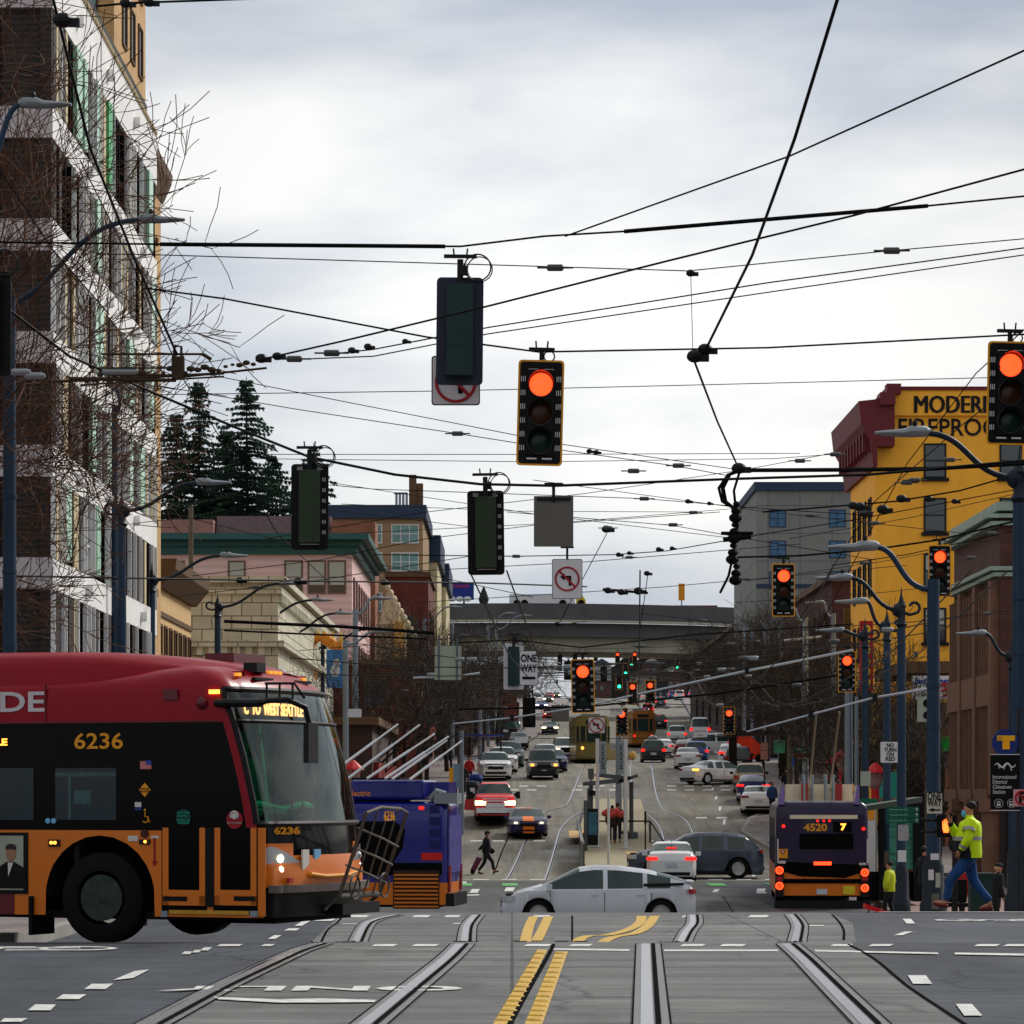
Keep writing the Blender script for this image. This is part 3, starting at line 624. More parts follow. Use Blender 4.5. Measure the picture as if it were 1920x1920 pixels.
# --- brick shop row, left, behind the trees ---
m_dkb=brickmat('dark_brick',S(66,40,34),S(54,34,30),S(60,46,42),.4,.14,.02,noise=.3)
m_shopg=mat('shop_glass',(.015,.018,.02),.1,noise=.2,spec=.7)
for i,(y0,y1,xr,zt,lab,sign) in enumerate(((142,166,-6.2,4.6,'dark red brick shopfront building behind the left pavement trees, nearest','#7a1e18'),(191,226,-5.6,9.2,'brown brick shopfront building with a red sign band below the red brick block','#8c2a20'),(263,300,-3.2,11,'dark brick shops on the left just before the elevated road','#4a1d40'),(330,420,0.5,14.5,'dark shop buildings on the left beyond the elevated road','#5c2018'))):
    r=root('shop_building',lab,xr-6,y0,'shop'); P_(r,wbox(xr-14,xr,y0,y1,g(y0)-2,zt),'wall',m_dkb if i%2==0 else m_redb)
    P_(r,wbox(xr-14.3,xr+.3,y0-.3,y1+.3,zt,zt+.35),'cornice',m_creamd)
    hx=sign.lstrip('#'); P_(r,wbox(xr,xr+.25,y0+1,y1-1,g(y0)+3.3,g(y0)+4.1),'sign_band',mat('sign_band%d'%i,S(int(hx[:2],16),int(hx[2:4],16),int(hx[4:],16)),.6))
    n=int((y1-y0)/5)
    for k in range(n):
        y=y0+2.5+k*(y1-y0-3)/n
        win(r,'E',y+.8,g(y)+1.9,3.0,2.2,xr,m_dark,m_shopg,(3,1)); 
        if zt-g(y)>7: win(r,'E',y+.8,g(y)+6,1.6,1.8,xr,m_creamd,m_wing,(2,2))
    for k in range(2): win(r,'F',xr-2.5-k*4,g(y0)+2.,2.2,2,y0,m_dark,m_shopg,(2,1)); win(r,'F',xr-2.5-k*4,zt-1.6,1.3,1.6,y0,m_creamd,m_wing,(1,2))
# --- yellow building, right ---
m_yellow=mat('yellow_stucco',S(255,184,60),.75,noise=.12,scale=1.,bump=.2,stretch=(1,1,.35)); m_maroon=mat('maroon_cornice',S(104,34,42),.6,noise=.15)
r=root('yellow_building','tall yellow building with a maroon cornice and black painted wall lettering',22,158)
XW=17.92
P_(r,wbox(XW,40,158,169.3,0,20.2),'wall',m_yellow)
P_(r,wbox(XW+.6,40,157.8,169,20.2,21.45),'parapet',MAT['yellow_stucco']); P_(r,wbox(XW+.55,40.1,157.7,169.1,21.45,21.62),'coping',m_maroon)
c=B(); prof=[(0,17.6),(-.2,17.6),(-.35,18.9),(-.8,19.7),(-.92,20.8),(0,20.9)]
c.prism([(XW+a,156.9,z) for a,z in prof],(0,13.6,0)); c.mm(XW,XW+.85,156.9,157.98,18.6,20.95); c.mm(XW+.1,XW+.85,156.6,157.98,20.6,21.2); c.mm(XW+.5,XW+1.2,157.2,158.2,21.2,21.7); P_(r,c,'cornice',m_maroon)
c=B()
for k in range(9): P_(r,wbox(XW-.65,XW-.2,157.6+k*1.4,157.95+k*1.4,18.4,19.6),'bracket',m_maroon)
m_let=mat('black_lettering',(.01,.009,.012),.8,noise=.3,scale=6)
Mt=facing((X_(1792,157.7),157.76,Z_(761,158)),(0,-1,0)); 
for q in (-.035,0,.035): text('MODERN',1.22,'lettering',m_let,r,Matrix.Translation(-r.location)@Mt@Matrix.Translation((q,0,0)),.02+q*.05,.0,width=(X_(1869,158)-X_(1716,158)))
bpy.context.view_layer.update()
Mt=facing((X_(1790,158),157.97,Z_(803,158)),(0,-1,0)); text('FIREPROOF',1.2,'lettering',m_let,r,Matrix.Translation(-r.location)@Mt,.02,.014,width=(X_(1896,158)-X_(1685,158)))
for py in (864,966,1070,1172):
    for px in (1753,1895,2040): win(r,'F',X_(px,158),Z_(py,158),.95,1.55,158,m_dark,m_wing,(1,2),sill=1,blind=.5 if (py+px)%3==0 else None)
for k in range(5):
    for j in range(4): win(r,'W',160+j*2.4,3+k*3.1,1.0,1.7,XW,m_dark,m_wing,(1,2))
P_(r,wbox(XW-.3,XW,158,169,3.0,3.5),'string_course',m_maroon)
# --- grey flats and blue tower beyond ---
r=root('apartment_building','plain grey panelled apartment block with a navy roof edge and small blue windows',28,300)
P_(r,wbox(22.9,40,300,330,5,30),'wall',brickmat('grey_panels',S(128,130,126),S(120,122,120),S(84,88,92),3.,2.6,.04,noise=.08,off=0)); P_(r,wbox(22.7,40.2,299.7,330,30,30.8),'parapet',m_navy)
for z in (20.9,12.9): P_(r,wbox(22.88,40,299.92,300,z,z+.35),'string_course',m_navy)
for py in (972,1030,1088):
    for px in (1458,1570): win(r,'F',X_(px,300),Z_(py,300),1.4,1.5,300,m_navy,mat('blue_glass',S(60,104,140),.15,noise=.5,scale=1.2),(2,2))
r=root('blue_tower','slim blue and white tower beside the grey apartment block',23,330)
P_(r,wbox(24.1,25.4,330,338,8,27),'wall',mat('blue_cladding',S(46,104,150),.6,noise=.15)); P_(r,wbox(25.42,26.3,330,338,8,31),'white_stair',m_white)
# maroon building between
r=root('brick_building','dark maroon brick building left of the yellow building',20,196)
P_(r,wbox(19.6,30,196,230,2,14.6),'wall',brickmat('maroon_brick',S(78,32,30),S(64,28,28),S(60,40,38),.4,.14,.02,noise=.3)); P_(r,wbox(19.3,30.2,195.7,230,14.6,15),'coping',m_creamd)
for z in (12,8.4): 
    for x in (20.8,23.2): win(r,'F',x,z,.9,1.7,196,m_creamd,m_wind)
    for k in range(7): win(r,'W',199+k*4.2,z,1.1,1.8,19.6,m_creamd,m_wind)
for i,(y0,y1,xl,zt,lab) in enumerate(((262,300,20.4,12.5,'low brown shops on the right seen through bare trees'),(335,420,23.4,19,'dark shop buildings on the right beyond the elevated road'))):
    r=root('shop_building',lab,xl+6,y0,'shop'); P_(r,wbox(xl,xl+16,y0,y1,g(y0)-2,zt),'wall',m_dkb); P_(r,wbox(xl-.3,xl+16.2,y0-.3,y1,zt,zt+.4),'cornice',m_creamd)
    for k in range(6): y=y0+3+k*(y1-y0-5)/6; win(r,'W',y,g(y)+2,3,2.2,xl,m_dark,m_shopg,(3,1)); win(r,'W',y,g(y)+5.5,1.4,1.6,xl,m_creamd,m_wing,(2,2))
# --- tan arched shop with bank fascia ---
r=root('bank_building','tan stone bank with an arched doorway below a white fascia and rooftop planting',17.7,146)
m_tans=mat('tan_stone',S(122,104,78),.85,noise=.25,scale=1.5)
XL=X_(1700,146); P_(r,wbox(XL,XL+3.6,146,157,-1.5,Z_(1318,146)),'wall',m_tans); P_(r,wbox(XL-.2,XL+3.8,145.8,157.1,Z_(1262,146),Z_(1240,146)),'roof_edge',m_creamd)
P_(r,wbox(X_(1712,145.6),X_(1792,145.6),145.6,145.98,Z_(1311,145.6),Z_(1267,145.6)),'fascia',m_white)
Mt=facing((X_(1754,145.5),145.58,Z_(1277,145.5)),(0,-1,0)); text('Bank of America',.4,'fascia_lettering',mat('blue_letters',S(30,60,150),.5),r,Matrix.Translation(-r.location)@Mt,.02,.01,width=X_(1790,145.5)-X_(1716,145.5))
c=B(); 
for k in range(3): z=Z_(1305-k*9,145.5); x=X_(1765,145.5); c.prism([(x-.1*k,145.5,z),(x+.35,145.5,z),(x+.75-.05*k,145.5,z+.16),(x+.3-.1*k,145.5,z+.16)],(0,.07,0))
P_(r,c,'fascia_emblem',mat('red_letters',S(190,30,40),.5))
c=B(); pts=[(math.cos(t)*.42,math.sin(t)*.45) for t in [PI*i/10 for i in range(11)]]; zc=Z_(1440,146); c.prism([(X_(1716,146)+a,145.93,zc+bb) for a,bb in pts]+[(X_(1716,146)-.42,145.93,-1),(X_(1716,146)+.42,145.93,-1)],(0,.05,0)); P_(r,c,'arched_door',m_wind)
P_(r,wbox(X_(1742,145.8),X_(1782,145.8),145.5,145.98,Z_(1410,145.8),Z_(1382,145.8)),'green_sign',mat('green_sign',S(20,140,30),.5)); P_(r,wbox(X_(1772,145.9),X_(1786,145.9),145.9,145.98,-1,Z_(1330,145.9)),'orange_pilaster',MAT['orange_brick'])
P_(r,wbox(X_(1742,145.9),X_(1770,145.9),145.9,145.99,-1,Z_(1420,145.9)),'shop_window',m_shopg)
# --- brick building, right foreground ---
m_brn=brickmat('brown_brick',S(96,54,42),S(80,44,36),S(66,44,38),.4,.11,.02,noise=.3)
m_vcor=mat('verdigris_cornice',S(146,164,152),.6,noise=.25); m_stn=mat('brown_stone',S(120,88,70),.8,noise=.25,scale=2)
Yc=110.; Xc=X_(1862,Yc); Yd=121.5
r=root('brick_building','brown brick corner building on the right with stepped verdigris cornices and stone piers',20,110)
P_(r,wbox(Xc+.25,40,Yc,Yd,-2,11.0),'wall',m_brn)
c=B()
for z,d in ((11.0,.5),(10.75,.35),(9.2,.38),(9.0,.25)): c.mm(Xc+.25-d,40,Yc-d*.6,Yd,z,z+.14)
c.mm(Xc+.1,40,Yc-.25,Yd,11.25,11.55); P_(r,c,'cornice',m_vcor)
for k in range(3):
    y0=Yc+.3+k*3.8; c=B(); c.mm(Xc-.05,Xc+.26,y0,y0+.55,1.5,8.9); P_(r,c,'pier',m_stn); c=B(); c.mm(Xc-.25,Xc+.26,y0-.05,y0+.6,-1.6,.9); c.mm(Xc-.35,Xc+.26,y0-.15,y0+.7,.9,1.35); P_(r,c,'pier_base',m_stn)
    for j in range(5):
        for q0,q1 in ((1.7,4.6),(5.7,8.7)): P_(r,wbox(Xc+.05,Xc+.26,y0+.9+j*.6,y0+1.05+j*.6,q0,q1),'mullion',m_stn)
    P_(r,wbox(Xc,Xc+.26,y0+.56,y0+3.79,4.6,5.7),'spandrel',m_stn); P_(r,wbox(Xc-.1,Xc+.26,y0+.56,y0+3.79,1.25,1.7),'shop_cornice',m_stn)
    for z,h in ((3.1,2.5),(7.2,2.6)): win(r,'W',y0+2.2,z,2.7,h,Xc+.25,m_creamd,m_wind,(3,1),fw=.06)
    win(r,'W',y0+2.2,-.1,2.6,2.2,Xc+.25,m_white,mat('pale_shopglass',S(110,120,128),.12,noise=.3),(3,1),fw=.08)
P_(r,wbox(Xc+.1,40,Yc-.12,Yc,1.2,1.5),'string_course',m_stn); c=B(); c.mm(Xc+.26,40,Yc-.03,Yc,-2,1.2); P_(r,c,'shopfront_wall',mat('dark_shopfront',S(36,30,28),.6,noise=.2))
for x in (Xc+1.,Xc+2.4): win(r,'F',x,-.1,.9,2.3,Yc-.03,m_dark,MAT['pale_shopglass'],(1,2))
for x in (Xc+.9,Xc+2.6): 
    for z in (3.2,6.8): win(r,'F',x+1.5,z,.9,1.7,Yc,m_creamd,m_wind,(1,2),sill=1)
r=root('brick_building','added unseen brick building right of the camera, darkening reflections in the bus windscreen',17,-10)  # unseen block added to darken what the bus windscreen reflects
P_(r,wbox(15,34,-14,29,-1,15),'wall',m_brn); P_(r,wbox(14.5,34.4,-14.4,29.4,15,15.6),'cornice',m_vcor)
for k in range(8):
    for z in (2.2,6.4,10.6): win(r,'W',-10+k*4.8,z,2.0,2.3,15,m_creamd,m_wind,(2,2),sill=1)
# --- elevated road ---
r=root('elevated_road','long grey concrete elevated road crossing the street far up the hill',10,430,'viaduct')
m_via=mat('viaduct_concrete',S(150,148,132),.85,noise=.3,scale=.25); m_viad=mat('viaduct_barrier',S(84,84,86),.85,noise=.2,scale=.3); m_rl=mat('pale_rail',S(170,165,150),.6)
def arc(px,y0): Y=430; return Vector((X_(px,Y),Y+((px-1090)/420)**2*10,Z_(y0+(px-780)*.012,Y)))
def beam(nm,ya,yb,m,dep,off=0):
    c=B(); pts=list(range(700,1760,40))
    for i in range(len(pts)-1):
        k=lambda px,y:arc(px,y)+Vector((0,off,0)); A,Bq,Cq,Dq=k(pts[i],yb),k(pts[i+1],yb),k(pts[i+1],ya),k(pts[i],ya)
        c.prism([A,Bq,Cq,Dq],(0,dep,0))
    return P_(r,c,nm,m)
beam('barrier',1128,1162,m_viad,.5); beam('rail',1159,1164,m_rl,.3,-.4); beam('deck',1164,1190,m_viad,22,.8); beam('girder',1188,1217,m_via,18,2); 
beam('far_barrier',1124,1136,m_viad,.5,22)
for px in (690,770,1420,1560):
    a=arc(px,1180); c=B(); c.box((a.x,436,(a.z+g(436))/2),(1.6,1.6,a.z-g(436)+1)); P_(r,c,'column',m_via)
# hill and far mass behind the viaduct
def hill(name,pts,y0,depth,m,seed):
    rr=random.Random(seed); b=B(); n=len(pts)
    b.prism([(X_(px,y0),y0,Z_(py,y0)) for px,py in pts]+[(X_(pts[-1][0],y0),y0,g(y0)-3),(X_(pts[0][0],y0),y0,g(y0)-3)],(0,depth,0)); return struct(b.obj(name,m))
m_hill=mat('wooded_hill',S(46,42,38),.95,noise=.6,scale=.06)
rr=random.Random(3)
pts=[(1085,1312)]+[(1090+i*12,1306-min(i,6)*11-rr.uniform(0,14)) for i in range(12)]+[(1240+i*22,1228-i*3-rr.uniform(0,10)) for i in range(18)]
hill('distant_hill',pts,905,120,m_hill,1)
pts=[(560,1130)]+[(600+i*20,1196+i*4.5-rr.uniform(0,12)) for i in range(18)]+[(985,1330)]
hill('distant_hill_left',pts,840,100,m_hill,2)
# scattered far houses on the slope
m_fh=[mat('far_house_%d'%i,c,.8,noise=.25) for i,c in enumerate((S(120,112,104),S(84,60,56),S(150,150,150),S(66,70,84),S(104,84,70)))]
for i in range(26):
    rr2=random.Random(i+60); px=1105+rr2.random()*330; py=1318-rr2.random()*70; 
    if i>18: px=930+rr2.random()*60; py=1340-rr2.random()*50
    Y=860 if i<=18 else 800; h=rr2.uniform(3,6); wd=rr2.uniform(3,8); x=X_(px,Y); z=Z_(py,Y)
    r=thing('far_building',['pale grey','dull red','white','slate blue','brown'][i%5]+' house far up the street '+['on the slope right of the vanishing point','beyond the green signals','under the elevated road','among bare trees below the skyline'][i%4],'building',(x,Y+i,z-h/2),0,'small buildings on the far slope')
    B().mm(-wd/2,wd/2,0,6,-25,h).obj('wall',m_fh[i%5],r); q=B(); q.prism([(-wd/2-.3,-.4,h),(wd/2+.3,-.4,h),(0,-.4,h+1.6)],(0,7,0)); q.obj('roof',m_fh[(i+1)%5],r)
    q=B(); 
    for k in range(int(wd/1.8)): q.mm(-wd/2+.5+k*1.8,-wd/2+1.4+k*1.8,-.05,0,h*.3,h*.3+1.2)
    q.obj('windows',m_wing,r)
# ================= cars =================
def lerp(tab,u):
    if u<=tab[0][0]: return tab[0][1]
    for i in range(len(tab)-1):
        if u<=tab[i+1][0]:
            a,b=tab[i],tab[i+1]; t=(u-a[0])/(b[0]-a[0]); return a[1]+(b[1]-a[1])*t
    return tab[-1][1]
def sm(tab,u,w=.012):
    return sum(lerp(tab,min(max(u+d*w,tab[0][0]),tab[-1][0])) for d in (-1,-.5,0,.5,1))/5
TY={ # top outline, shoulder line, windscreen zone, rear glass zone, side glass zone, pillars, wheels (from rear)
'sedan':dict(top=[(0,.52),(.015,.70),(.03,.735),(.15,.77),(.30,.955),(.42,1),(.55,.985),(.60,.95),(.74,.70),(.90,.62),(.97,.54),(1,.42)],belt=.62,ws=(.60,.745),rg=(.155,.30),sg=(.20,.72),pil=(.46,.32),wh=(.19,.81),sill=.17),
'hatch':dict(top=[(0,.48),(.008,.60),(.03,.745),(.12,.835),(.25,.93),(.40,.99),(.52,1),(.60,.965),(.79,.70),(.92,.585),(.98,.48),(1,.36)],belt=.60,ws=(.60,.79),rg=(.035,.2),sg=(.13,.765),pil=(.47,.26),wh=(.18,.81),sill=.15),
'suv':dict(top=[(0,.46),(.01,.60),(.025,.66),(.075,.93),(.12,.975),(.35,1),(.52,.985),(.58,.955),(.72,.68),(.90,.61),(.975,.53),(1,.40)],belt=.62,ws=(.58,.72),rg=(.025,.078),sg=(.10,.70),pil=(.46,.27),wh=(.19,.80),sill=.18),
'box':dict(top=[(0,.40),(.01,.58),(.02,.62),(.05,.95),(.08,.985),(.35,1),(.60,.985),(.635,.95),(.72,.62),(.93,.585),(.98,.55),(1,.42)],belt=.58,ws=(.635,.72),rg=(.02,.052),sg=(.07,.70),pil=(.50,.30),wh=(.20,.82),sill=.22),
'van':dict(top=[(0,.40),(.01,.56),(.02,.60),(.05,.93),(.09,.975),(.40,1),(.62,.97),(.66,.94),(.84,.62),(.95,.54),(1,.38)],belt=.56,ws=(.66,.84),rg=(.02,.052),sg=(.08,.80),pil=(.48,.26),wh=(.2,.83),sill=.16),
'pickup':dict(top=[(0,.62),(.32,.62),(.34,.66),(.36,.94),(.40,.985),(.54,1),(.60,.96),(.70,.70),(.93,.66),(.985,.60),(1,.40)],belt=.63,ws=(.60,.70),rg=(.345,.365),sg=(.37,.69),pil=(.50,.5),wh=(.19,.83),sill=.24)}
TY['coupe']=dict(TY['sedan'],top=[(0,.56),(.02,.72),(.14,.75),(.34,.96),(.44,1),(.52,.98),(.70,.70),(.90,.64),(.98,.53),(1,.38)],ws=(.52,.70),rg=(.15,.34),sg=(.3,.68),pil=(.4,.4))
TY['xuv']=dict(TY['suv'],top=[(0,.48),(.01,.60),(.03,.70),(.06,.76),(.13,.93),(.2,.965),(.38,1),(.50,.985),(.58,.94),(.74,.67),(.90,.60),(.975,.50),(1,.38)],ws=(.58,.74),rg=(.055,.13),sg=(.14,.72),pil=(.46,.28),belt=.60)
def paint(nm,c,metal=.0): return mat('car_paint_'+nm,c,.32,metal,noise=.04,scale=2,coat=.4,spec=.3)
P_SILVER=paint('silver',S(196,200,206),.25); P_WHITE=paint('white',S(222,224,224)); P_BLACK=paint('black',(.012,.013,.016)); P_GREY=paint('grey',S(70,78,94),.4)
P_RED=paint('red',S(226,8,24)); P_BLUE=paint('blue',S(24,64,140)); P_NAVY=paint('navy',S(12,22,84),.1); P_TAN=paint('tan',S(148,130,104),.3); P_TEAL=paint('dark_green',S(48,70,72),.3); P_MAROON=paint('maroon',S(96,20,24))
m_under=mat('underbody',(.006,.006,.006),.9,noise=.1)
def wheel(par,x,y,r,wd,out,spokes=10,rimm=None):
    """tyre with its rim; axis along y, 'out' = sign of the outer side"""
    b=B(); b.lathe([(r*.62,-wd/2),(r*.9,-wd/2),(r,-wd/2+.03),(r,wd/2-.03),(r*.9,wd/2),(r*.62,wd/2),(r*.62,-wd/2)],(0,0,0),26,'Y',False); t=b.obj('wheel',m_rubber,par,40,loc=(x,y,r))
    q=B(); yo=out*wd*.36; q.ring((0,out*wd*.42,0),r*.62,.022,'Y',26,5); q.lathe([(r*.62,yo*.2-.01),(r*.62,yo*.2)],(0,0,0),24,'Y')
    for k in range(spokes):
        a=2*PI*k/spokes; u=Vector((math.cos(a),0,math.sin(a))); v=Vector((-math.sin(a),0,math.cos(a))); h=Vector((0,yo,0)); w=r*.045*(10/spokes)**.6
        q.prism([u*r*.1-v*w*1.5+h,u*r*.1+v*w*1.5+h,u*r*.62+v*w+h,u*r*.62-v*w+h],(0,out*.02,0))
    q.lathe([(r*.16,yo-.01),(r*.14,yo+.035)],(0,0,0),14,'Y'); q.obj('rim',rimm or m_steel,t,40)
    return t
def car(label,cat,ty,p,L,W,H,loc,rz,group=None,lights='off',near=False,front=True,spokes=10,wr=None,name='car',rimm=None,brake=None):
    """lights: 'off','head','tail','signal'"""
    T=TY[ty]; r=thing(name,label,cat,loc,rz,group); hw=W/2; wr=wr or (.33 if ty in('sedan','hatch','coupe') else .38); sill=T['sill']
    us=sorted(set([i/44 for i in range(45)]+[a for a,_ in T['top']]+[T['ws'][0],T['ws'][1],T['rg'][0],T['rg'][1],T['sg'][0],T['sg'][1]]+[x+d*wr*1.1/L for x in T['wh'] for d in (-1,-.9,-.7,-.4,0,.4,.7,.9,1)]))
    us=[u for i,u in enumerate(us) if i==0 or u-us[i-1]>.0015]
    def plan(u):
        a=min(u,1-u); k=max(0,.13-a)/.13; return 1-(.16 if u<.5 else .24)*k**2.2
    rings=[]
    for u in us:
        x=-L/2+u*L; top=sm(T['top'],u,.006)*H; w=hw*plan(u); zb=sill+ (0.05 if u<.03 or u>.97 else 0)
        for xw in T['wh']:
            d=abs(u-xw)*L; R=wr*1.13
            if d<R: zb=max(zb,wr+math.sqrt(R*R-d*d)*.98)
        zb=min(zb,.50*H); bl=min(T['belt']*H+(.03*(1-u)*H if ty in('hatch','sedan') else .012*H),top-.035); gh=max(0,min(1,(top-bl-.04)/(H-T['belt']*H-.05)))
        z1=max(zb+.02,.24*H*.8); z2=max(z1+.02,.38*H); bl=max(bl,z2+.03); top=max(top,bl+.03)
        y5=w*.90*(1-gh)+w*.74*gh; z5=top-.02-.055*H*gh
        half=[(w*.93,zb),(w*.99,z1),(w,z2),(w*.975,bl),(w*.93,bl+.025 if gh>.02 else bl+.012),(y5,max(z5,bl+.026)),(y5*.82,top-.008),(0,top+.006)]
        rings.append((x,[(y,z) for y,z in half],gh))
    parts={}
    def face(k,vs): parts.setdefault(k,B()).add(vs,[(0,1,2,3)])
    # body built as one grid per class so shading stays smooth
    cls={}
    n=8
    def vid(i,j,s): return (i,j,s if j<7 else 0)
    for i in range(len(us)-1):
        um=(us[i]+us[i+1])/2; gm=(rings[i][2]+rings[i+1][2])/2
        for j in range(7):
            k='body'
            if j>=4 and gm>.0:
                if j==4 and T['sg'][0]<um<T['sg'][1] and gm>.12 and all(abs(um-q)>.012 for q in T['pil']): k='side_window'
                if j>=5 and T['ws'][0]<um<T['ws'][1]: k='windscreen'
                if j>=5 and T['rg'][0]<um<T['rg'][1]: k='rear_window'
            for s in (1,-1):
                q=[vid(i,j,s),vid(i+1,j,s),vid(i+1,j+1,s),vid(i,j+1,s)]
                if s<0: q=q[::-1]
                kk=k if k!='side_window' else (k,s,sum(um>w_ for w_ in T['pil']))
                cls.setdefault(kk,[]).append(q)
    for k,F_ in cls.items():
        ids={};b=B()
        for q in F_:
            f=[]
            for v in q:
                if v not in ids: i,j,s=v; y,z=rings[i][1][j]; ids[v]=len(b.v); b.v.append((rings[i][0],(s or 1)*y,z))
                f.append(ids[v])
            b.f.append(tuple(f)); b.mi.append(0)
        if k=='body':
            for i,rev in ((0,0),(len(us)-1,1)):
                R=[(rings[i][0],y,z) for y,z in rings[i][1]]+[(rings[i][0],-y,z) for y,z in rings[i][1][:-1][::-1]]
                b.add(R,[tuple(range(len(R)))] if rev else [tuple(range(len(R)-1,-1,-1))])
        b.obj(k if isinstance(k,str) else k[0],p if k=='body' else m_glassc,r,34)
    b=B(); b.mm(-L/2+.08,L/2-.1,-hw+.3,hw-.3,sill*.8,.55*H); b.mm(-L/2+.04,L/2-.04,-hw*.8,hw*.8,sill-.02,sill+.12); b.obj('underbody',m_under,r)
    for xw in T['wh']:
        for s in (1,-1): wheel(r,-L/2+xw*L,s*(hw-.13),wr,.22,s,spokes,rimm)
    wE,wF=hw*.84,hw*.76
    def lamp(nm,end,s,yin,xl,z0,z1,m):
        x=(-L/2-.012) if end<0 else L/2+.012; w=(wE if end<0 else wF); b=B(); k=-end
        pl=[(x,s*yin),(x,s*(w+.0)),(x+k*xl*.45,s*(hw*(.955 if end<0 else .92)+.012)),(x+k*xl,s*(hw*.985+.012)),(x+k*xl,s*(hw*.9)),(x+k*.06,s*yin)]
        b.prism([(a,c,z0) for a,c in pl],(0,0,z1-z0)); b.obj(nm,m,r)
    tall=ty in('suv','box','van','pickup'); tm=m_tail_on if lights=='tail' or brake else m_tail
    for s in (1,-1):
        lamp('tail_lamp',-1,s,wE-(.14 if tall else .26),.18,.46*H if tall else .555*H,.57*H if tall else .63*H,m_amb_on if lights=='signal' and s<0 else tm)
        lamp('headlamp',1,s,wF-.30,.30,.43*H if not tall else .41*H,.52*H,m_head_on if lights=='head' else m_head)
        b=B(); b.box((-L/2+L*(T['ws'][1]-.035),s*(hw+.09),T['belt']*H+.09),(.13,.2,.15)); b.obj('wing_mirror',p if not tall or p is P_WHITE else m_dark,r)
    b=B(); b.box((-L/2-.015,0,.44*H if not tall else .36*H),(.03,.42,.16)); b.obj('licence_plate',m_plate,r)
    b=B(); b.box((-L/2-.012,0,.22*H),(.05,W*.74,.12)); b.obj('rear_bumper_trim',m_dark,r); b=B(); b.box((L/2+.01,0,.22*H),(.05,W*.66,.14)); b.obj('front_bumper_trim',m_dark,r)
    b=B()
    for k in range(4): b.box((L/2+.012,0,.37*H+k*.045),(.03,W*.44,.022))
    b.box((L/2+.006,0,.40*H),(.02,W*.48,.2)); b.obj('grille',m_chrome if ty=='pickup' else m_dark,r)
    b=B(); b.box((L/2+.02,0,.25*H),(.02,.36,.12)); b.obj('front_plate',m_plate,r)
    if brake: b=B(); u=T['rg'][1]-.02 if not tall else T['rg'][1]; b.box((-L/2+u*L-(.02 if tall else .35),0,sm(T['top'],u)*H-(.03 if tall else .12)),(.04,.36,.05)); b.obj('brake_lamp',m_tail_on,r)
    if near:
        b=B()
        for u in [T['sg'][1]-.015,T['pil'][0],T['pil'][1]-.03]:
            x=-L/2+u*L
            for s in (1,-1): b=B(); b.box((x,s*(hw-.004),.42*H),(.012,.02,.30*H)); b.obj('door_gap',m_black,r)
        b=B()
        for u in (T['pil'][0]+.05,T['pil'][1]-.005+.03):
            for s in (1,-1): b=B(); b.box((-L/2+u*L,s*(hw+.012),T['belt']*H-.09),(.17,.03,.03)); b.obj('door_handle',p,r)
        b=B()
        for s in (1,-1): b=B(); b.box((0,s*(hw*.985),sill+.07),(L*.50,.03,.08)); b.obj('sill_trim',m_dark,r)
        b=B(); b.tube([(-L*.2,0,H-.01),(-L*.26,0,H+.08)],.012); b.obj('aerial',m_dark,r)
    return r
def cp(px,Y,dz=0): return (X_(px,Y),Y,g(Y)+dz)
A,T_,LF,RT=-PI/2,PI/2,PI,0.
# nearest cars in the dip
pr=car('silver hatchback crossing the junction to the left, nearest of the cars','car','hatch',P_SILVER,4.56,1.78,1.48,cp(1121,76),LF,near=True,spokes=12,wr=.34)
b=B(); b.box((-2.14,0,1.10),(.24,1.5,.03)); b.obj('spoiler',P_SILVER,pr)
b=B(); b.prism([(-1.05,s,1.0) for s in (.80,.84)]+[(-2.0,.84,1.02),(-2.0,.8,1.02)],(0,0,.06)); b.obj('pillar_trim',m_dark,pr)
car('dark grey SUV crossing to the left behind the white saloon','car','xuv',P_GREY,5.05,1.96,1.74,cp(1303,120.5),LF,near=True,spokes=5,wr=.39,name='suv')
car('white saloon with lit brake lamps waiting between the silver hatchback and the grey SUV','car','sedan',P_WHITE,4.6,1.80,1.46,cp(1259,117.5),T_-.05,lights='tail',near=True,brake=True)
# oncoming, left half of the street
m_stripe=mat('orange_stripe',S(246,120,20),.4,noise=.05)
mu=car('blue coupe with broad orange stripes over bonnet and roof, coming down the tracks','car','coupe',P_NAVY,4.78,1.91,1.38,cp(988,156),A+.03,lights='off')
b=B()
for (u0,u1) in ((.71,.975),(.34,.52)):
    uu=[u0+(u1-u0)*k/8 for k in range(9)]
    for k in range(8): b.add([(-2.39+uu[k]*4.78,-.27,sm(TY['coupe']['top'],uu[k])*1.38+.014),(-2.39+uu[k+1]*4.78,-.27,sm(TY['coupe']['top'],uu[k+1])*1.38+.014),(-2.39+uu[k+1]*4.78,.27,sm(TY['coupe']['top'],uu[k+1])*1.38+.014),(-2.39+uu[k]*4.78,.27,sm(TY['coupe']['top'],uu[k])*1.38+.014)],[(0,1,2,3)])
b.obj('stripe',m_stripe,mu); b=B(); b.box((2.43,0,.42),(.03,.54,.14)); b.obj('stripe',m_stripe,mu); b=B(); b.box((2.43,0,.22),(.03,.54,.08)); b.obj('stripe',m_stripe,mu)
b=B(); 
for s in (1,-1): b.box((2.42,s*.62,.68),(.05,.14,.06))
b.obj('headlamp_glow',m_head_on,mu)
rt=car('bright red pickup truck with chrome grille and lit headlamps, nearest in the kerb lane','pickup truck','pickup',P_RED,5.9,2.03,1.98,cp(926,164),A+.03,lights='head',wr=.41,name='pickup_truck')
b=B(); b.box((3.0,0,.55),(.14,1.9,.26)); b.obj('chrome_bumper',m_chrome,rt)
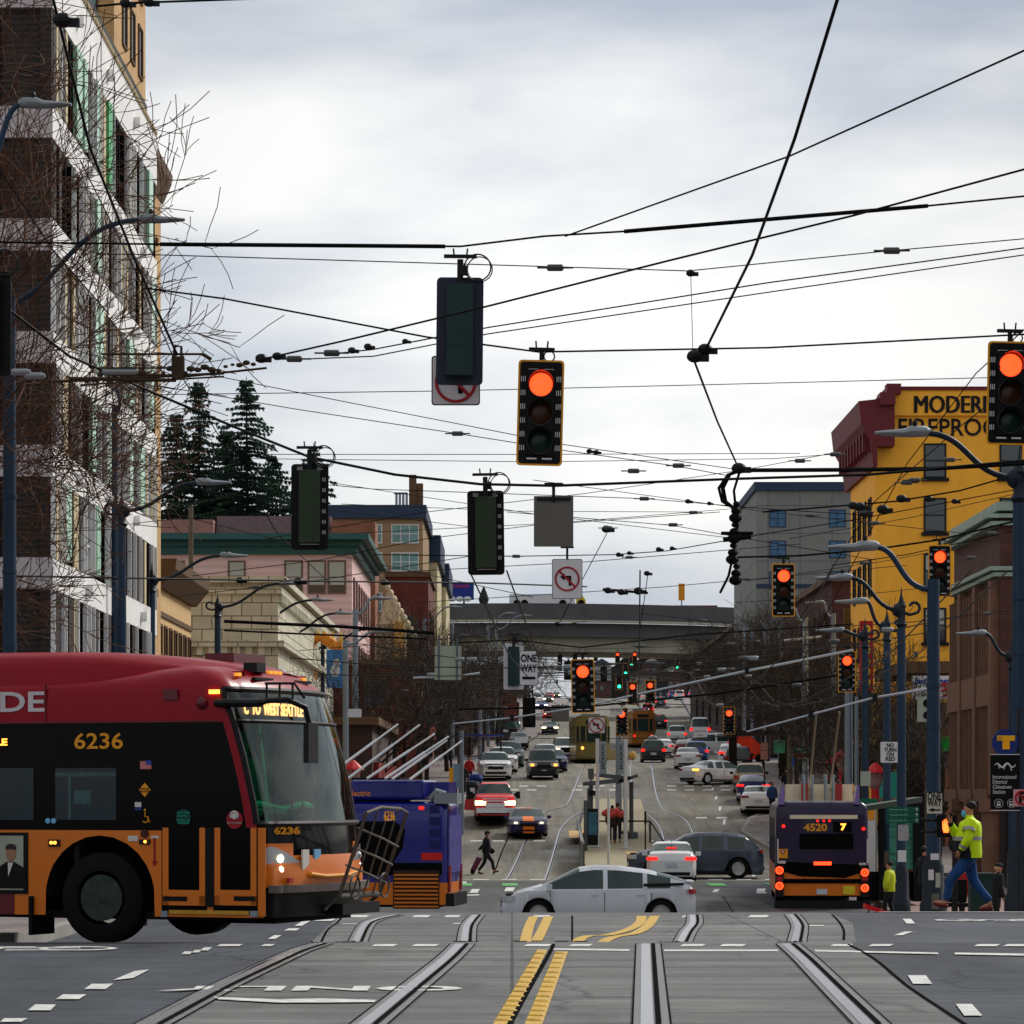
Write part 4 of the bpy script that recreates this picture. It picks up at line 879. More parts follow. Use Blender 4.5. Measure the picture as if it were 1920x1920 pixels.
b=B(); b.box((2.98,0,1.02),(.05,1.25,.07)); b.box((2.98,0,.88),(.05,1.25,.07)); b.box((2.98,0,1.14),(.05,1.3,.05)); b.obj('grille_bar',m_chrome,rt)
b=B()
for s in (1,-1): b.box((1.15,s*1.2,1.32),(.16,.22,.36)); b.tube([(1.2,s*.95,1.25),(1.15,s*1.15,1.3)],.03)
b.obj('tow_mirror',m_dark,rt)
b=B(); b.mm(.2,.34,-1.5,-1.02,.55,1.1); b.obj('open_door',P_RED,rt)
car('black boxy SUV with amber side lamps between the white parked cars and the streetcar','car','box',P_BLACK,4.9,1.9,1.85,cp(1017,200),A+.03,name='suv',lights='off')
r_=D.objects[[o.name for o in D.objects if o.name.startswith('suv') and o.parent is None][-1]]
b=B()
for s in (1,-1): b.box((2.47,s*.72,.83),(.05,.2,.14))
b.obj('amber_lamp',m_amb_on,r_)
car('dark blue saloon half hidden behind the black boxy SUV','car','sedan',P_NAVY,4.7,1.85,1.5,cp(1036,212),A+.03)
car('white SUV parked at the left kerb just above the red pickup truck','car','suv',P_WHITE,4.9,2.0,1.74,cp(927,199),A+.04,name='suv')
car('white SUV second in the left kerb row, behind the first white one','car','suv',P_WHITE,4.7,1.9,1.72,cp(942,210),A+.04,name='suv')
car('dark green SUV third in the left kerb row','car','suv',P_TEAL,4.9,1.95,1.85,cp(955,222),A+.04,name='suv')
car('pale saloon coming downhill behind the black boxy SUV','car','sedan',P_WHITE,4.6,1.8,1.48,cp(1022,232),A+.03)
car('white minivan with one lamp lit next to the streetcar','car','van',P_WHITE,5.0,1.95,1.85,cp(1058,246),A+.03,lights='head',name='minivan')
# uphill lanes, right half
car('black SUV with a roof box and red tail lamps on the right-hand track','car','suv',P_BLACK,4.7,1.85,1.72,cp(1224,240),T_-.02,lights='tail',name='suv')
b=B(); r_=[o for o in D.objects if o.name.startswith('suv') and o.parent is None][-1]; b.lathe([(.0,-.9),(.3,-.8),(.36,0),(.3,.8),(0,.9)],(-.2,0,1.9),12,'X'); q=b.obj('roof_box',m_lampgrey,r_,50); q.scale=(1,1.1,.9)
car('small white car hidden partly behind the black SUV with the roof box','car','hatch',P_WHITE,4.3,1.75,1.5,cp(1243,262),T_-.02,lights='tail')
car('white saloon driving away in the lane beside the black SUV','car','sedan',P_WHITE,4.5,1.8,1.46,cp(1289,218),T_-.03)
car('blue hatchback driving away beyond the white saloon','car','suv',P_BLUE,4.4,1.8,1.6,cp(1305,240),T_-.03,lights='tail',name='hatchback')
car('dark red hatchback just left of the blue one','car','hatch',P_MAROON,4.3,1.75,1.5,cp(1284,258),T_-.03)
car('silver saloon pulling out at an angle with its amber indicator lit','car','sedan',P_SILVER,4.65,1.8,1.44,cp(1345,193),.62,lights='signal',near=True)
car('white saloon last in the parked row at the right kerb, nearest the bus','car','sedan',P_WHITE,4.88,1.84,1.45,cp(1421,168.5),T_-.06,near=True)
car('dark blue car parked between the white saloon and the tan SUV','car','hatch',P_NAVY,4.4,1.8,1.5,cp(1411,176.5),T_-.06,lights='tail')
car('tan SUV with a red framed rear window in the right parked row','car','suv',P_TAN,4.6,1.85,1.72,cp(1405,184),T_-.06,name='suv')
car('black SUV parked at the head of the right kerb row','car','suv',P_BLACK,4.6,1.85,1.66,cp(1383,212),T_-.04,name='suv')
car('white car with red tail lamps just ahead of the black parked SUV','car','hatch',P_WHITE,4.4,1.85,1.66,cp(1370,222),T_-.04,lights='tail')
# far traffic
car('long white limousine-like van crossing the upper junction','van','van',P_WHITE,7.4,1.95,1.8,cp(1338,276),LF+.1,name='van')
car('white SUV far uphill with both brake lamps lit','car','suv',P_WHITE,4.8,1.95,1.85,cp(1269,318),T_-.04,lights='tail',name='suv')
car('grey delivery van far uphill in the right lane','van','van',P_SILVER,5.6,2.1,2.6,cp(1312,322),T_-.04,lights='tail',name='van')
car('black saloon in the far left lane under the small white sign','car','sedan',P_BLACK,4.7,1.85,1.5,cp(972,300),A+.03)
car('dark van parked far up on the left','van','van',P_BLACK,5.2,2.0,2.2,cp(960,330),A+.03,name='van')
rr=random.Random(9); FC=[P_WHITE,P_SILVER,P_BLACK,P_GREY,P_RED,P_BLUE]; FN=['white','silver','black','grey','red','blue']
for i in range(16):
    up=i%3!=0; Y=360+i*24; k=rr.randrange(6)
    px=(1205+rr.random()*105+(i%2)*15) if up else (1000+rr.random()*50+i*2.2)
    car('tiny %s car %s in the distant traffic %s'%(FN[k],'driving away' if up else 'coming downhill',['just under the elevated road','below the green signals','halfway up the far hill','close to the hilltop'][min(3,i//4)]),'car',['sedan','suv','van'][i%3],FC[k],4.7,1.85,[1.5,1.75,2.0][i%3],cp(px,Y),(T_ if up else A),group='distant traffic on the hill',lights='tail' if up else 'head',brake=up)
# --- streetcars ---
m_olive=mat('olive_streetcar_paint',S(120,112,58),.4,noise=.08,coat=.5); m_ochre=mat('ochre_streetcar_paint',S(150,92,26),.45,noise=.1,coat=.4)
def tram(label,p,loc,rz,lit,fr=True):
    r=thing('streetcar',label,'streetcar',loc,rz); w=1.23; b=B()
    pl=[(-10,-w),(-10,w),(-.9,w),(-.25,w*.8),(0,w*.45),(0,-w*.45),(-.25,-w*.8),(-.9,-w)]
    b.prism([(x,y,.35) for x,y in pl],(0,0,1.25)); b.prism([(x,y,2.75) for x,y in pl],(0,0,.55)); b.prism([(x*.99-.05,y*.85,3.3) for x,y in pl],(0,0,.22)); b.obj('body',p,r)
    b=B(); b.prism([(x-.06,y*.97,1.6) for x,y in pl],(0,0,1.15)); b.obj('window_band',m_glassc,r)
    b=B(); b.prism([(x+.03,y*1.02,1.5) for x,y in pl],(0,0,.1)); b.prism([(x+.03,y*1.02,.33) for x,y in pl],(0,0,.14)); b.obj('trim_band',mat(p.name+'_dark',tuple(c*.6 for c in p.node_tree.nodes['Principled BSDF'].inputs[0].default_value[:3]),.5),r)
    for x,y in pl[2:]:
        q=B(); q.tube([(x-.03,y*.99,1.6),(x-.03,y*.99,2.75)],.05,6); q.obj('pillar',p,r)
    for k in range(6):
        for s in (1,-1): q=B(); q.box((-1.9-k*1.5,s*w*.985,2.18),(.1,.05,1.15)); q.obj('pillar',p,r)
    for s in (1,-1): q=B(); q.lathe([(.11,-.02),(.10,.05)],(-.12,s*.8,1.15),12,'X'); q.obj('lamp',lit,r)
    b=B(); b.box((.03,0,3.03),(.04,1.1,.28)); b.obj('destination_board',m_dark,r)
    b=B(); b.box((-5,0,.3),(9,2.0,.4)); b.obj('undercarriage',m_under,r)
    b=B(); b.box((-4,0,3.6),(2.5,1.3,.25)); b.tube([(-4,0,3.7),(-5,0,4.3),(-3.8,0,4.9)],.03); b.box((-3.8,0,4.92),(.1,1.5,.05)); b.obj('pantograph',m_lampgrey,r)
    return r
tram('olive green streetcar coming downhill with its headlamps lit',m_olive,cp(1113,234),A+.04,m_amb_on)
tram('ochre streetcar standing uphill beyond the red signal',m_ochre,cp(1206,300),T_+PI+.04,m_tail_on)
# ================= buses =================
m_busred=mat('bus_maroon',S(138,0,24),.34,noise=.1,coat=.08,spec=.14); m_busredd=mat('bus_dark_maroon',S(92,12,28),.4,noise=.1,coat=.2,spec=.3); m_busor=mat('bus_orange',S(208,108,4),.42,noise=.08,coat=.25,scale=1,spec=.3)
m_busblk=mat('bus_black_glass',(.0015,.0015,.002),.12,noise=0,spec=.08); m_led=mat('led_letters',(.9,.4,.05),.4,noise=0,emit=2.6,ecol=(1,.3,.03)); m_led2=mat('led_letters_orange',(.9,.2,.05),.4,noise=0,emit=6,ecol=(1,.13,.05))
m_busblue=mat('bus_blue',S(10,20,118),.3,noise=.06,coat=.5,spec=.3); m_buspur=mat('bus_purple',S(26,14,52),.4,noise=.06,coat=.2,spec=.3); m_purl=mat('bus_lilac',S(120,96,160),.4,noise=.08,coat=.5)
m_ws=glassmat('windscreen_glass',(.25,.95,.75),.0,.03,.95); m_amb_dim=mat('amber_marker',(.8,.35,.03),.3,noise=0,emit=.5,ecol=(1,.35,.03))
m_cream_p=mat('cream_panel_roof',S(214,204,176),.5,noise=.15)
def shell(plan_of_z,levels,classify,r,mats,smooth=40,zmap=None):
    """skin of a vehicle: for every height a plan curve; faces sorted into parts by classify(x,y,z)"""
    G=[[Vector((x,y,zmap(x,z) if zmap else z)) for x,y in plan_of_z(z,k)] for k,z in enumerate(levels)]
    cls={}
    for j in range(len(G)-1):
        for i in range(len(G[0])-1):
            c=(G[j][i]+G[j][i+1]+G[j+1][i]+G[j+1][i+1])/4; cls.setdefault(classify(c,i,j),[]).append([(j,i),(j,i+1),(j+1,i+1),(j+1,i)])
    out={}
    for k,F_ in cls.items():
        if k is None: continue
        ids={};b=B()
        for q in F_:
            f=[]
            for v in q:
                if v not in ids: ids[v]=len(b.v); b.v.append(tuple(G[v[0]][v[1]]))
                f.append(ids[v])
            b.f.append(tuple(f)); b.mi.append(0)
        if k=='roof' : pass
        out[k]=b.obj(k,mats[k],r,smooth)
    b=B(); top=G[-1]; b.add(top,[tuple(range(len(top)))]); out['roof']=b.obj('roof',mats.get('roof',mats.get('upper_body')),r)
    return out
HW=1.29; RZ=math.radians(-21)
corner=Vector((X_(498,33.6),33.6,0)); ld=Vector((-math.sin(RZ),math.cos(RZ),0)); org=corner+ld*HW; org.z=g(33.7)-.035
bus=thing('bus','red and orange articulated bus with lit amber sign turning across the street at the left','bus',org,RZ)
MB_=wmat(bus); MI=MB_.inverted()
def bside(px,py,yl=-HW):
    """local point of the bus side seen along a line of sight"""
    o=MI@Vector((0,0,CZ)); d=(MI.to_3x3()@Vector(((px-960)/F,1,-(py-HY)/F))); t=(yl-o.y)/d.y; return o+d*t
xs_side=[-13.5,-11,-9,-7.5,-6,-5,-4,-3.4,-3,-2.6,-2.2,-1.8,-1.4,-1.0,-.8,-.62,-.5]
def xf(z): return -.50*max(0,(z-1.05)/1.9)**1.5+(.06 if z<.8 else 0.)+.05
R_=.20
def sh(x): return 2.80+ (.17*max(0,min(1,(x+2.3)/1.7))**1.3)
LV=[.30,.44,.62,.78,.95,1.08,1.215,1.30,1.5,1.75,2.0,2.2,2.365,2.45,2.62,2.72,2.80,2.90,2.97,3.0]
INS=[0,0,0,0,0,0,0,0,0,0,0,0,0,0,.005,.015,.04,.11,.24,.42]
def plan1(z,k):
    d=INS[k]; hw=HW-d; f=xf(z)-d*1.25; pts=[]
    side=[(min(x,f-R_-.07-.001*(len(xs_side)-q)),-hw) for q,x in enumerate(xs_side)]
    arc=[]
    for i in range(9):
        a=PI/2*i/8; arc.append((f-R_+R_*math.sin(a)-.06,-(hw-R_)-R_*math.cos(a)))
    fr=[(f-.06+.17*(1-u*u)**.8,-(hw-R_)*u) for u in (.94,.84,.72,.58,.42,.22,0)]
    h=side+arc+fr; return h+[(x,-y) for x,y in h[:-1][::-1]]
def cl1(c,i,j):
    z=c.z; HN=NS+16; a=i if i<=HN-2 else 2*HN-3-i; n0=len(xs_side)
    fr=a>=n0+3
    if z>2.72: return 'upper_body'
    if fr:
        if z>1.30: return 'windscreen'
        if z>1.0+.16*max(0,(n0+11-a))/8 : return 'front_mask'
        if z<.62: return 'bumper'
        return 'lower_body'
    if z>2.365: return 'upper_body'
    if z>1.215: return 'window_band' if (a<=n0-1 and c.x<-.36) else 'upper_body'
    if z<.62 and c.x<-3.2 : return 'skirt'
    return 'lower_body'
wc=bside(187,1682); xw=wc.x; AR=.66
xs_side=sorted([x for x in xs_side if abs(x-xw)>AR+.08]+[xw+d*AR for d in (-1.001,-.985,-.93,-.85,-.7,-.5,-.25,0,.25,.5,.7,.85,.93,.985,1.001)])
NS=len(xs_side)
def zarch(x,z):
    d=abs(x-xw)
    if z>2.75: t=max(0,min(1,(x+2.6)/1.9)); t=t*t*(3-2*t); return 2.75+(z-2.75)*(.38+.62*t)
    return max(z,.50+math.sqrt(max(0,AR*AR-d*d))) if d<AR*.99 and z<1.2 else z
parts=shell(plan1,LV,cl1,bus,dict(upper_body=m_busred,windscreen=m_ws,front_mask=m_busblk,bumper=m_black,lower_body=m_busor,window_band=m_busblk,skirt=m_busredd,roof=m_busred),50,zarch)
# roof fairing with the raised crest
b=B(); xs=[-13.4,-6,-3.2,-2.6,-2.1,-1.7,-1.3,-.95,-.7,-.5]; zt=[3.17,3.17,3.17,3.165,3.15,3.125,3.09,3.045,3.0,2.93]
for q,(x,z) in enumerate(zip(xs,zt)):
    k=max(0,(x+2.6)/2.1)**1.3*.42; zb=2.80+max(0,(x+2.6)/2.1)*.08
    for y,w_ in ((-1.245+k,zb-.06),(-1.225+k,zb+.04),(-1.19+k,(zb+z)/2),(-1.13+k,z-.09),(-1.0+k,z-.025),(-.6+k*.5,z),(.6-k*.5,z),(1.0-k,z-.025),(1.13-k,z-.09),(1.19-k,(zb+z)/2),(1.225-k,zb+.04),(1.245-k,zb-.06)): b.v.append((x,y,min(w_,z)))
for i in range(len(xs)-1):
    for j in range(11): a=i*12+j; b.f.append((a,a+12,a+13,a+1))
b.mi=[0]*len(b.f); b.obj('roof_fairing',m_busred,bus,60)
b=B(); b.mm(-1.3,-.95,-.1,.7,3.0,3.15); b.obj('roof_unit',m_busredd,bus)
b=B(); c=[(xw+.655*math.cos(t),.50+.655*math.sin(t)) for t in [PI*i/24 for i in range(25)]]
for i in range(24): b.quad((c[i][0],-HW-.005,c[i][1]),(c[i+1][0],-HW-.005,c[i+1][1]),(c[i+1][0],-HW+.7,c[i+1][1]),(c[i][0],-HW+.7,c[i][1]))
b.prism([(x,-HW+.7,z) for x,z in c],(0,.02,0)); b.obj('wheel_arch',m_under,bus)
for s in (-1,1):
    for x in (xw,) if s>0 else (xw,xw-7.2):
        y=s*(HW-.17); bb=B(); r0=.49; bb.lathe([(.29,-.15),(.43,-.15),(r0,-.11),(r0,.11),(.43,.15),(.29,.15)],(0,0,0),36,'Y',False); t=bb.obj('wheel',m_rubber,bus,40,loc=(x,y,r0))
        q=B(); q.lathe([(.25,-.135),(.24,-.05),(.17,-.03),(.15,-.09),(.09,-.12),(.05,-.14)],(0,0,0),24,'Y'); 
        for k in range(10): a=2*PI*k/10; q.lathe([(.018,-.06),(.016,-.03)],(.22*math.cos(a),-.02,.22*math.sin(a)),6,'Y')
        q.obj('hub',mat('dusty_hub',S(46,56,50),.8,noise=.5,scale=9),t,40)
for s in (-1,1): b=B(); b.box((xw-.82,s*(HW-.2),.29),(.04,.5,.42)); b.obj('mudflap',m_rubber,bus)
b=B(); b.mm(-13.4,-.3,-HW+.18,HW-.18,.26,.34); b.mm(-13.4,-3.2,-HW+.1,HW-.1,.3,1.0); b.mm(-1.0,-.12,-.8,HW-.1,.22,.32); b.obj('floor',m_under,bus)
# interior seen through the windscreen
b=B(); b.mm(-2.3,-2.24,-HW+.05,HW-.05,.3,2.7); b.obj('rear_partition',m_under,bus)
b=B(); b.prism([(-.95,-1.0,1.0),(-.35,-1.0,1.22),(-.1,-1.0,1.18),(-.1,-1.0,.9),(-.95,-1.0,.9)],(0,2.1,0)); b.obj('dashboard',mat('dash_plastic',S(40,52,54),.7,noise=.2),bus)
b=B(); b.ring((-.72,.62,1.36),.24,.02,'Z',20,6); o=b.obj('steering_wheel',m_dark,bus)
b=B(); b.mm(-1.55,-1.05,.35,.9,.75,.9); b.mm(-1.6,-1.48,.38,.87,.9,1.65); b.obj('driver_seat',mat('seat_blue',S(30,70,120),.7),bus)
m_tealr=mat('teal_handrail',S(60,230,190),.4,noise=.05)
for y in (-.95,-.45,.2): b=B(); b.tube([(-1.2,y,.4),(-1.15,y,2.4)],.022); b.tube([(-1.2,y,1.35),(-.9,y+.25,1.42),(-.6,y+.3,1.38)],.03); b.obj('handrail',m_tealr,bus)
b=B(); b.mm(-.62,-.5,-.95,.95,2.40,2.64); b.obj('destination_box',m_dark,bus)
text('C  TO  WEST SEATTLE',.18,'destination_letters',m_led2,bus,facing((-.485,-.05,2.52),(1,0,0)),.01,.006,width=1.5)
b=B(); b.mm(-.6,-.57,-.45,-.15,2.0,2.25); b.obj('ceiling_monitor',m_dark,bus)
b=B(); b.tube([(-.62,-.95,1.46),(-.5,-.4,1.50),(-.42,0,1.44),(-.4,.5,1.5),(-.5,.95,1.46)],.035); b.obj('dash_rail',m_tealr,bus)
b=B(); b.mm(-1.0,-.98,.1,.95,1.2,2.3); b.obj('driver_barrier',mat('teal_reflection',S(20,110,90),.2,noise=.5,scale=2.5,stretch=(1,3,.4),spec=.6),bus)  # teal of this pane puts windscreen reflections into the colour
m_pp=mat('pale_highlight',S(190,240,235),.3)
for x,y in ((-.34,-1.12),(-.42,-1.02),(-.5,-.2)): b=B(); b.tube([(x,y,1.15),(x-.03,y+.03,1.7),(x-.1,y,2.35)],.018,8); b.obj('highlight_post',m_pp if y<-1.1 else m_tealr,bus)  # posts added as the bright vertical highlights of the windscreen
b=B(); b.mm(-.9,-.88,-1.1,-.5,1.0,2.2); b.obj('teal_reflection',MAT['teal_reflection'],bus)  # teal sheet added for the streaks of reflection at the windscreen edge
skinmesh([(Vector((-1.3,.62,.95)),.17),(Vector((-1.28,.62,1.3)),(.14,.2)),(Vector((-1.26,.62,1.5)),.06),(Vector((-1.24,.62,1.66)),.1)],[(0,1),(1,2),(2,3)],'driver_seen_inside',mat('driver_dark',S(26,34,44),.8),bus,2)
b=B()
for x in (-2.62,-5.1,-7.7): b.mm(x-.006,x+.006,-HW-.012,-HW+.01,2.38,2.79)
b.mm(-13.4,-.55,-HW-.008,-HW+.01,2.372,2.384); b.obj('panel_seam',m_busredd,bus)
# wipers, windscreen frame, divider
b=B(); f=lambda z,d=.03:xf(z)-.0+d
for y0,y1 in ((-.85,-.35),(.75,.2)): b.tube([(f(1.24),y0,1.24),(f(1.9),y1,1.9),(f(2.15),y1+.05,2.15)],.014); b.tube([(f(1.45),y1-.05,1.4),(f(2.25),y1+.1,2.25)],.01)
b.obj('wiper',m_black,bus)
b=B(); b.tube([(f(z,.02),0,z) for z in (1.3,1.6,1.9,2.2,2.45)],.014); h=[(x+.012,y*1.006,2.38) for x,y in plan1(2.38,12)[NS+3:-NS-3]]; b.tube(h,.018)
for z,k in ((1.29,7),(2.72,15)): b.tube([(x+.01,y*1.006,z) for x,y in plan1(z,k)[NS+3:-NS-3]],.03)
for s in (-1,1): b.tube([(x+.005,s*(abs(y)+.006),z) for (x,y),z in [(plan1(z,k)[NS+3],z) for k,z in ((7,1.29),(8,1.5),(10,2.0),(12,2.365),(15,2.72))]],.035)
b.obj('windscreen_frame',m_dark,bus)
# mirror arm at the near corner
b=B(); a=bside(405,1318,-HW-.02); e2=bside(490,1318,-HW-.12); b.tube([a,e2],.045,8); b.tube([e2,e2+Vector((.12,-.1,.02)),e2+Vector((.32,-.05,.03)),e2+Vector((.45,.12,-.05)),e2+Vector((.48,.15,-.22))],.03,8); 
for k in range(3): b.tube([e2+Vector((.1+.13*k,-.08+.04*k,.02)),e2+Vector((.1+.13*k,-.08+.04*k,.2))],.012); 
b.tube([e2+Vector((.08,-.08,.2)),e2+Vector((.38,0,.2)),e2+Vector((.45,.1,.05))],.016); b.box(e2+Vector((.5,.15,-.42)),(.06,.24,.42)); b.obj('mirror_arm',m_dark,bus)
# roof marker lamps, camera, vents
for y in (-.9,-.12,0,.12,.75): b=B(); z=2.88 if abs(y)>.3 else 2.93; b.box((xf(z)-.03-(.06 if abs(y)>.5 else 0.04),y,z),(.05,.08,.035)); b.obj('marker_lamp',m_amb_dim,bus)
b=B(); b.box((xf(2.9)-.1,-.45,2.97),(.16,.22,.1)); b.obj('roof_camera',m_dark,bus); b=B(); b.box((xf(2.85)-.0,-.5,2.84),(.05,.45,.03)); b.box((xf(2.85)-.0,.5,2.84),(.05,.4,.03)); b.obj('front_vent',m_black,bus)
# side writing and fittings
def on_side(px,py,out=.006): p=bside(px,py); return Vector((p.x,-HW-out,p.z))
def stext(s,px0,px1,py,size,m,nm='lettering',bold=.0,nw=False):
    a,c=on_side(px0,py),on_side(px1,py); text(s,size,nm,m,bus,facing((a+c)/2,(0,-1,0)),.006,bold,width=None if nw else c.x-a.x)
m_grylet=mat('grey_white_letters',S(196,188,192),.5)
stext('RAPIDE'[-2:] if 0 else 'DE',1,84,1318,.30,m_grylet,bold=.006); stext('6236',140,231,1391,.235,m_gold,'fleet_number',.003); stext('LE',-6,14,1392,.1,m_led,'route_letters',.004)
def plate(px0,px1,py0,py1,nm,m,out=.004,par=None):
    a,c=on_side(px0,py1,out),on_side(px1,py0,out); b=B(); b.mm(a.x,c.x,-HW-out,-HW+.002,a.z,c.z); return b.obj(nm,m,par or bus)
plate(-20,63,1440,1537,'side_window',mat('side_pane',(.006,.018,.026),.1,noise=.7,scale=1.6,spec=.3)); plate(104,218,1440,1537,'side_window',MAT['side_pane'],.004)
q=B(); 
for px0,px1,py0,py1 in ((104,218,1448,1456),(128,134,1456,1536),(140,172,1482,1508)): a,c=on_side(px0,py1),on_side(px1,py0); q.mm(a.x,c.x,-HW-.008,-HW-.004,a.z,c.z)
q.obj('seen_handrails',mat('seen_rail_grey',S(58,84,86),.6,noise=.3,scale=12),bus)
# doors
for x0,x1 in ((306,386),(403,482)):
    d=plate(x0-2,x1+2,1552,1712,'door',m_busblk,.012)
    o_=.016
    for q0,q1,r0,r1 in ((x0,x0+11,1552,1697),(x1-11,x1,1552,1697),(x0+11,x1-11,1669,1680),(x0,x1,1680,1697)):
        a,c=on_side(q0,r1,o_),on_side(q1,r0,o_); b=B(); b.mm(a.x,c.x,-HW-o_,-HW-.01,a.z,c.z); b.obj('door_frame',m_busor,d)
    q0,q1=(x0+2,x0+46) if x0<350 else (x1-42,x1-2); a,c=on_side(q0,1689,.02),on_side(q1,1681,.02); b=B(); b.mm(a.x,c.x,-HW-.022,-HW-.012,a.z,c.z); b.obj('kick_plate',m_black,d)
plate(386,403,1552,1700,'door_post',m_black,.02); a=plate(318,468,1708,1713,'step_edge',mat('yellow_edge',S(180,134,40),.5,noise=.3,scale=12),.02); plate(303,315,1708,1719,'step_end',m_galv,.018); plate(470,484,1708,1719,'step_end',m_galv,.018)
plate(482,498,1552,1718,'corner_panel',m_busor,.008)
# stickers
def sdisc(px,py,r,nm,m,out=.008): p=on_side(px,py,out); b=B(); b.disc((p.x,-HW-out/2,p.z),r,out,'Y',20); return b.obj(nm,m,bus)
m_redst=mat('red_sticker',S(150,16,34),.5); m_grst=mat('green_sticker',S(6,60,46),.5,noise=.2); m_wst=mat('white_print',S(200,196,190),.5); m_tst=mat('teal_print',S(30,170,140),.5)
sdisc(441,1537,.095,'round_sticker',m_redst,.018); b=B(); p=on_side(441,1530,.024); b.ball(p,.03,10,(1,.1,1.2)); b.ring(p+Vector((0,0,.004)),.042,.012,'Y',16,4,-.6,PI+.6); b.obj('sticker_figure',m_wst,bus)
stext('YES TO MASKS',427,455,1543,.02,m_wst,'sticker_text'); 
for o in [o for o in D.objects if o.name.startswith('sticker_text')]: o.location.y-=.02
sdisc(345,1532,.085,'round_sticker',m_grst,.016); stext('PAY ON',334,357,1524,.03,m_tst,'sticker_text'); stext('ENTRY',335,354,1530,.03,m_tst,'sticker_text'); stext('PAGUE AL',333,358,1538,.03,m_tst,'sticker_text'); stext('ABORDAR',334,357,1543,.03,m_tst,'sticker_text')
for o in [o for o in D.objects if o.name.startswith('sticker_text')]: o.location.y=-.014
b=B(); p=on_side(272,1481,.008); b.prism([(p.x-.07,-HW-.008,p.z),(p.x,-HW-.008,p.z-.075),(p.x+.07,-HW-.008,p.z),(p.x,-HW-.008,p.z+.075)],(0,.006,0)); b.obj('diamond_sign',m_gold,bus); stext('SAFE',263,281,1479,.025,m_black,'sign_text'); stext('PLACE',263,281,1484,.025,m_black,'sign_text')
for o in [o for o in D.objects if o.name.startswith('sign_text')]: o.location.y=-.008
plate(263,284,1427,1442,'flag_sticker',mat('flag_red_white',S(190,110,110),.6,noise=.5,scale=40,stretch=(.1,1,3))); plate(274,284,1426,1434,'flag_canton',mat('flag_blue',S(60,70,160),.6),.008)
plate(253,265,1504,1513,'small_sticker',m_wst); plate(253,265,1513,1519,'small_sticker',mat('blue_sticker',S(30,50,120),.5))
b=B(); p=on_side(273,1531,.006); b.ring(p+Vector((0,0,-.03)),.034,.007,'Y',16,4,-2.6,.9); b.tube([p+Vector((-.005,0,.05)),p+Vector((-.005,0,-.0)),p+Vector((.03,0,-.003)),p+Vector((.045,0,-.06)),p+Vector((.06,0,-.055))],.007,4); b.ball(p+Vector((-.005,0,.068)),.014,6); b.obj('wheelchair_symbol',m_gold,bus)
for px in (90,101): sdisc(px,1539,.03,'round_sticker',mat('cyan_sticker',S(110,170,210),.5,noise=.3,scale=60))
plate(240,259,1567,1577,'small_sticker',m_wst); plate(283,298,1567,1572,'small_sticker',m_wst); b=B(); a=on_side(290,1592,.006); b.mm(a.x-.012,a.x+.012,-HW-.006,-HW,a.z-.14,a.z+.12); b.prism([(a.x-.035,-HW-.006,a.z-.13),(a.x,-HW-.006,a.z-.19),(a.x+.035,-HW-.006,a.z-.13)],(0,.005,0)); b.obj('arrow_sticker',m_redst,bus)
sdisc(272,1563,.045,'reflector',mat('red_reflector',S(60,8,8),.3),.02); plate(262,282,1574,1583,'side_lamp',m_dark,.02); sdisc(274,1578,.016,'side_lamp_bulb',m_amb_on,.03)
plate(92,113,1574,1587,'side_lamp',m_dark,.02)
for px in (98,105): sdisc(px,1580,.018,'side_lamp_bulb',m_amb_on,.03)
plate(393,412,1293,1301,'side_lamp',m_amb_on,.02); b=B(); b.ball(on_side(379,1318,0),.07,10,(1,.7,1)); b.obj('side_camera',m_busredd,bus,60); plate(307,334,1292,1312,'vent_cover',m_busredd,.02)
# advert board: portrait of a man in a dark suit
ad_=plate(-30,53,1561,1675,'advert_frame',m_black,.012); plate(-26,45,1567,1668,'advert_poster',mat('poster_grey',S(150,156,140),.6,noise=.15),.016,None).parent=bus
p=on_side(22,1600,.02); b=B(); b.ball(p+Vector((0,0,.0)),.07,12,(.9,.08,1.2)); b.obj('advert_portrait_face',mat('poster_skin',S(150,108,84),.6),bus); b=B(); b.ball(p+Vector((0,.0,.06)),.072,12,(.95,.07,.62)); b.obj('advert_portrait_hair',mat('poster_hair',S(40,34,32),.7),bus)
b=B(); b.prism([(p.x-.24,-HW-.02,p.z-.38),(p.x+.2,-HW-.02,p.z-.38),(p.x+.17,-HW-.02,p.z-.16),(p.x+.04,-HW-.02,p.z-.09),(p.x-.05,-HW-.02,p.z-.09),(p.x-.2,-HW-.02,p.z-.18)],(0,.008,0)); b.obj('advert_portrait_suit',m_black,bus)
b=B(); b.prism([(p.x-.035,-HW-.024,p.z-.1),(p.x+.03,-HW-.024,p.z-.1),(p.x-.03,-HW-.024,p.z-.25)],(0,.004,0)); b.obj('advert_portrait_shirt',m_wst,bus)
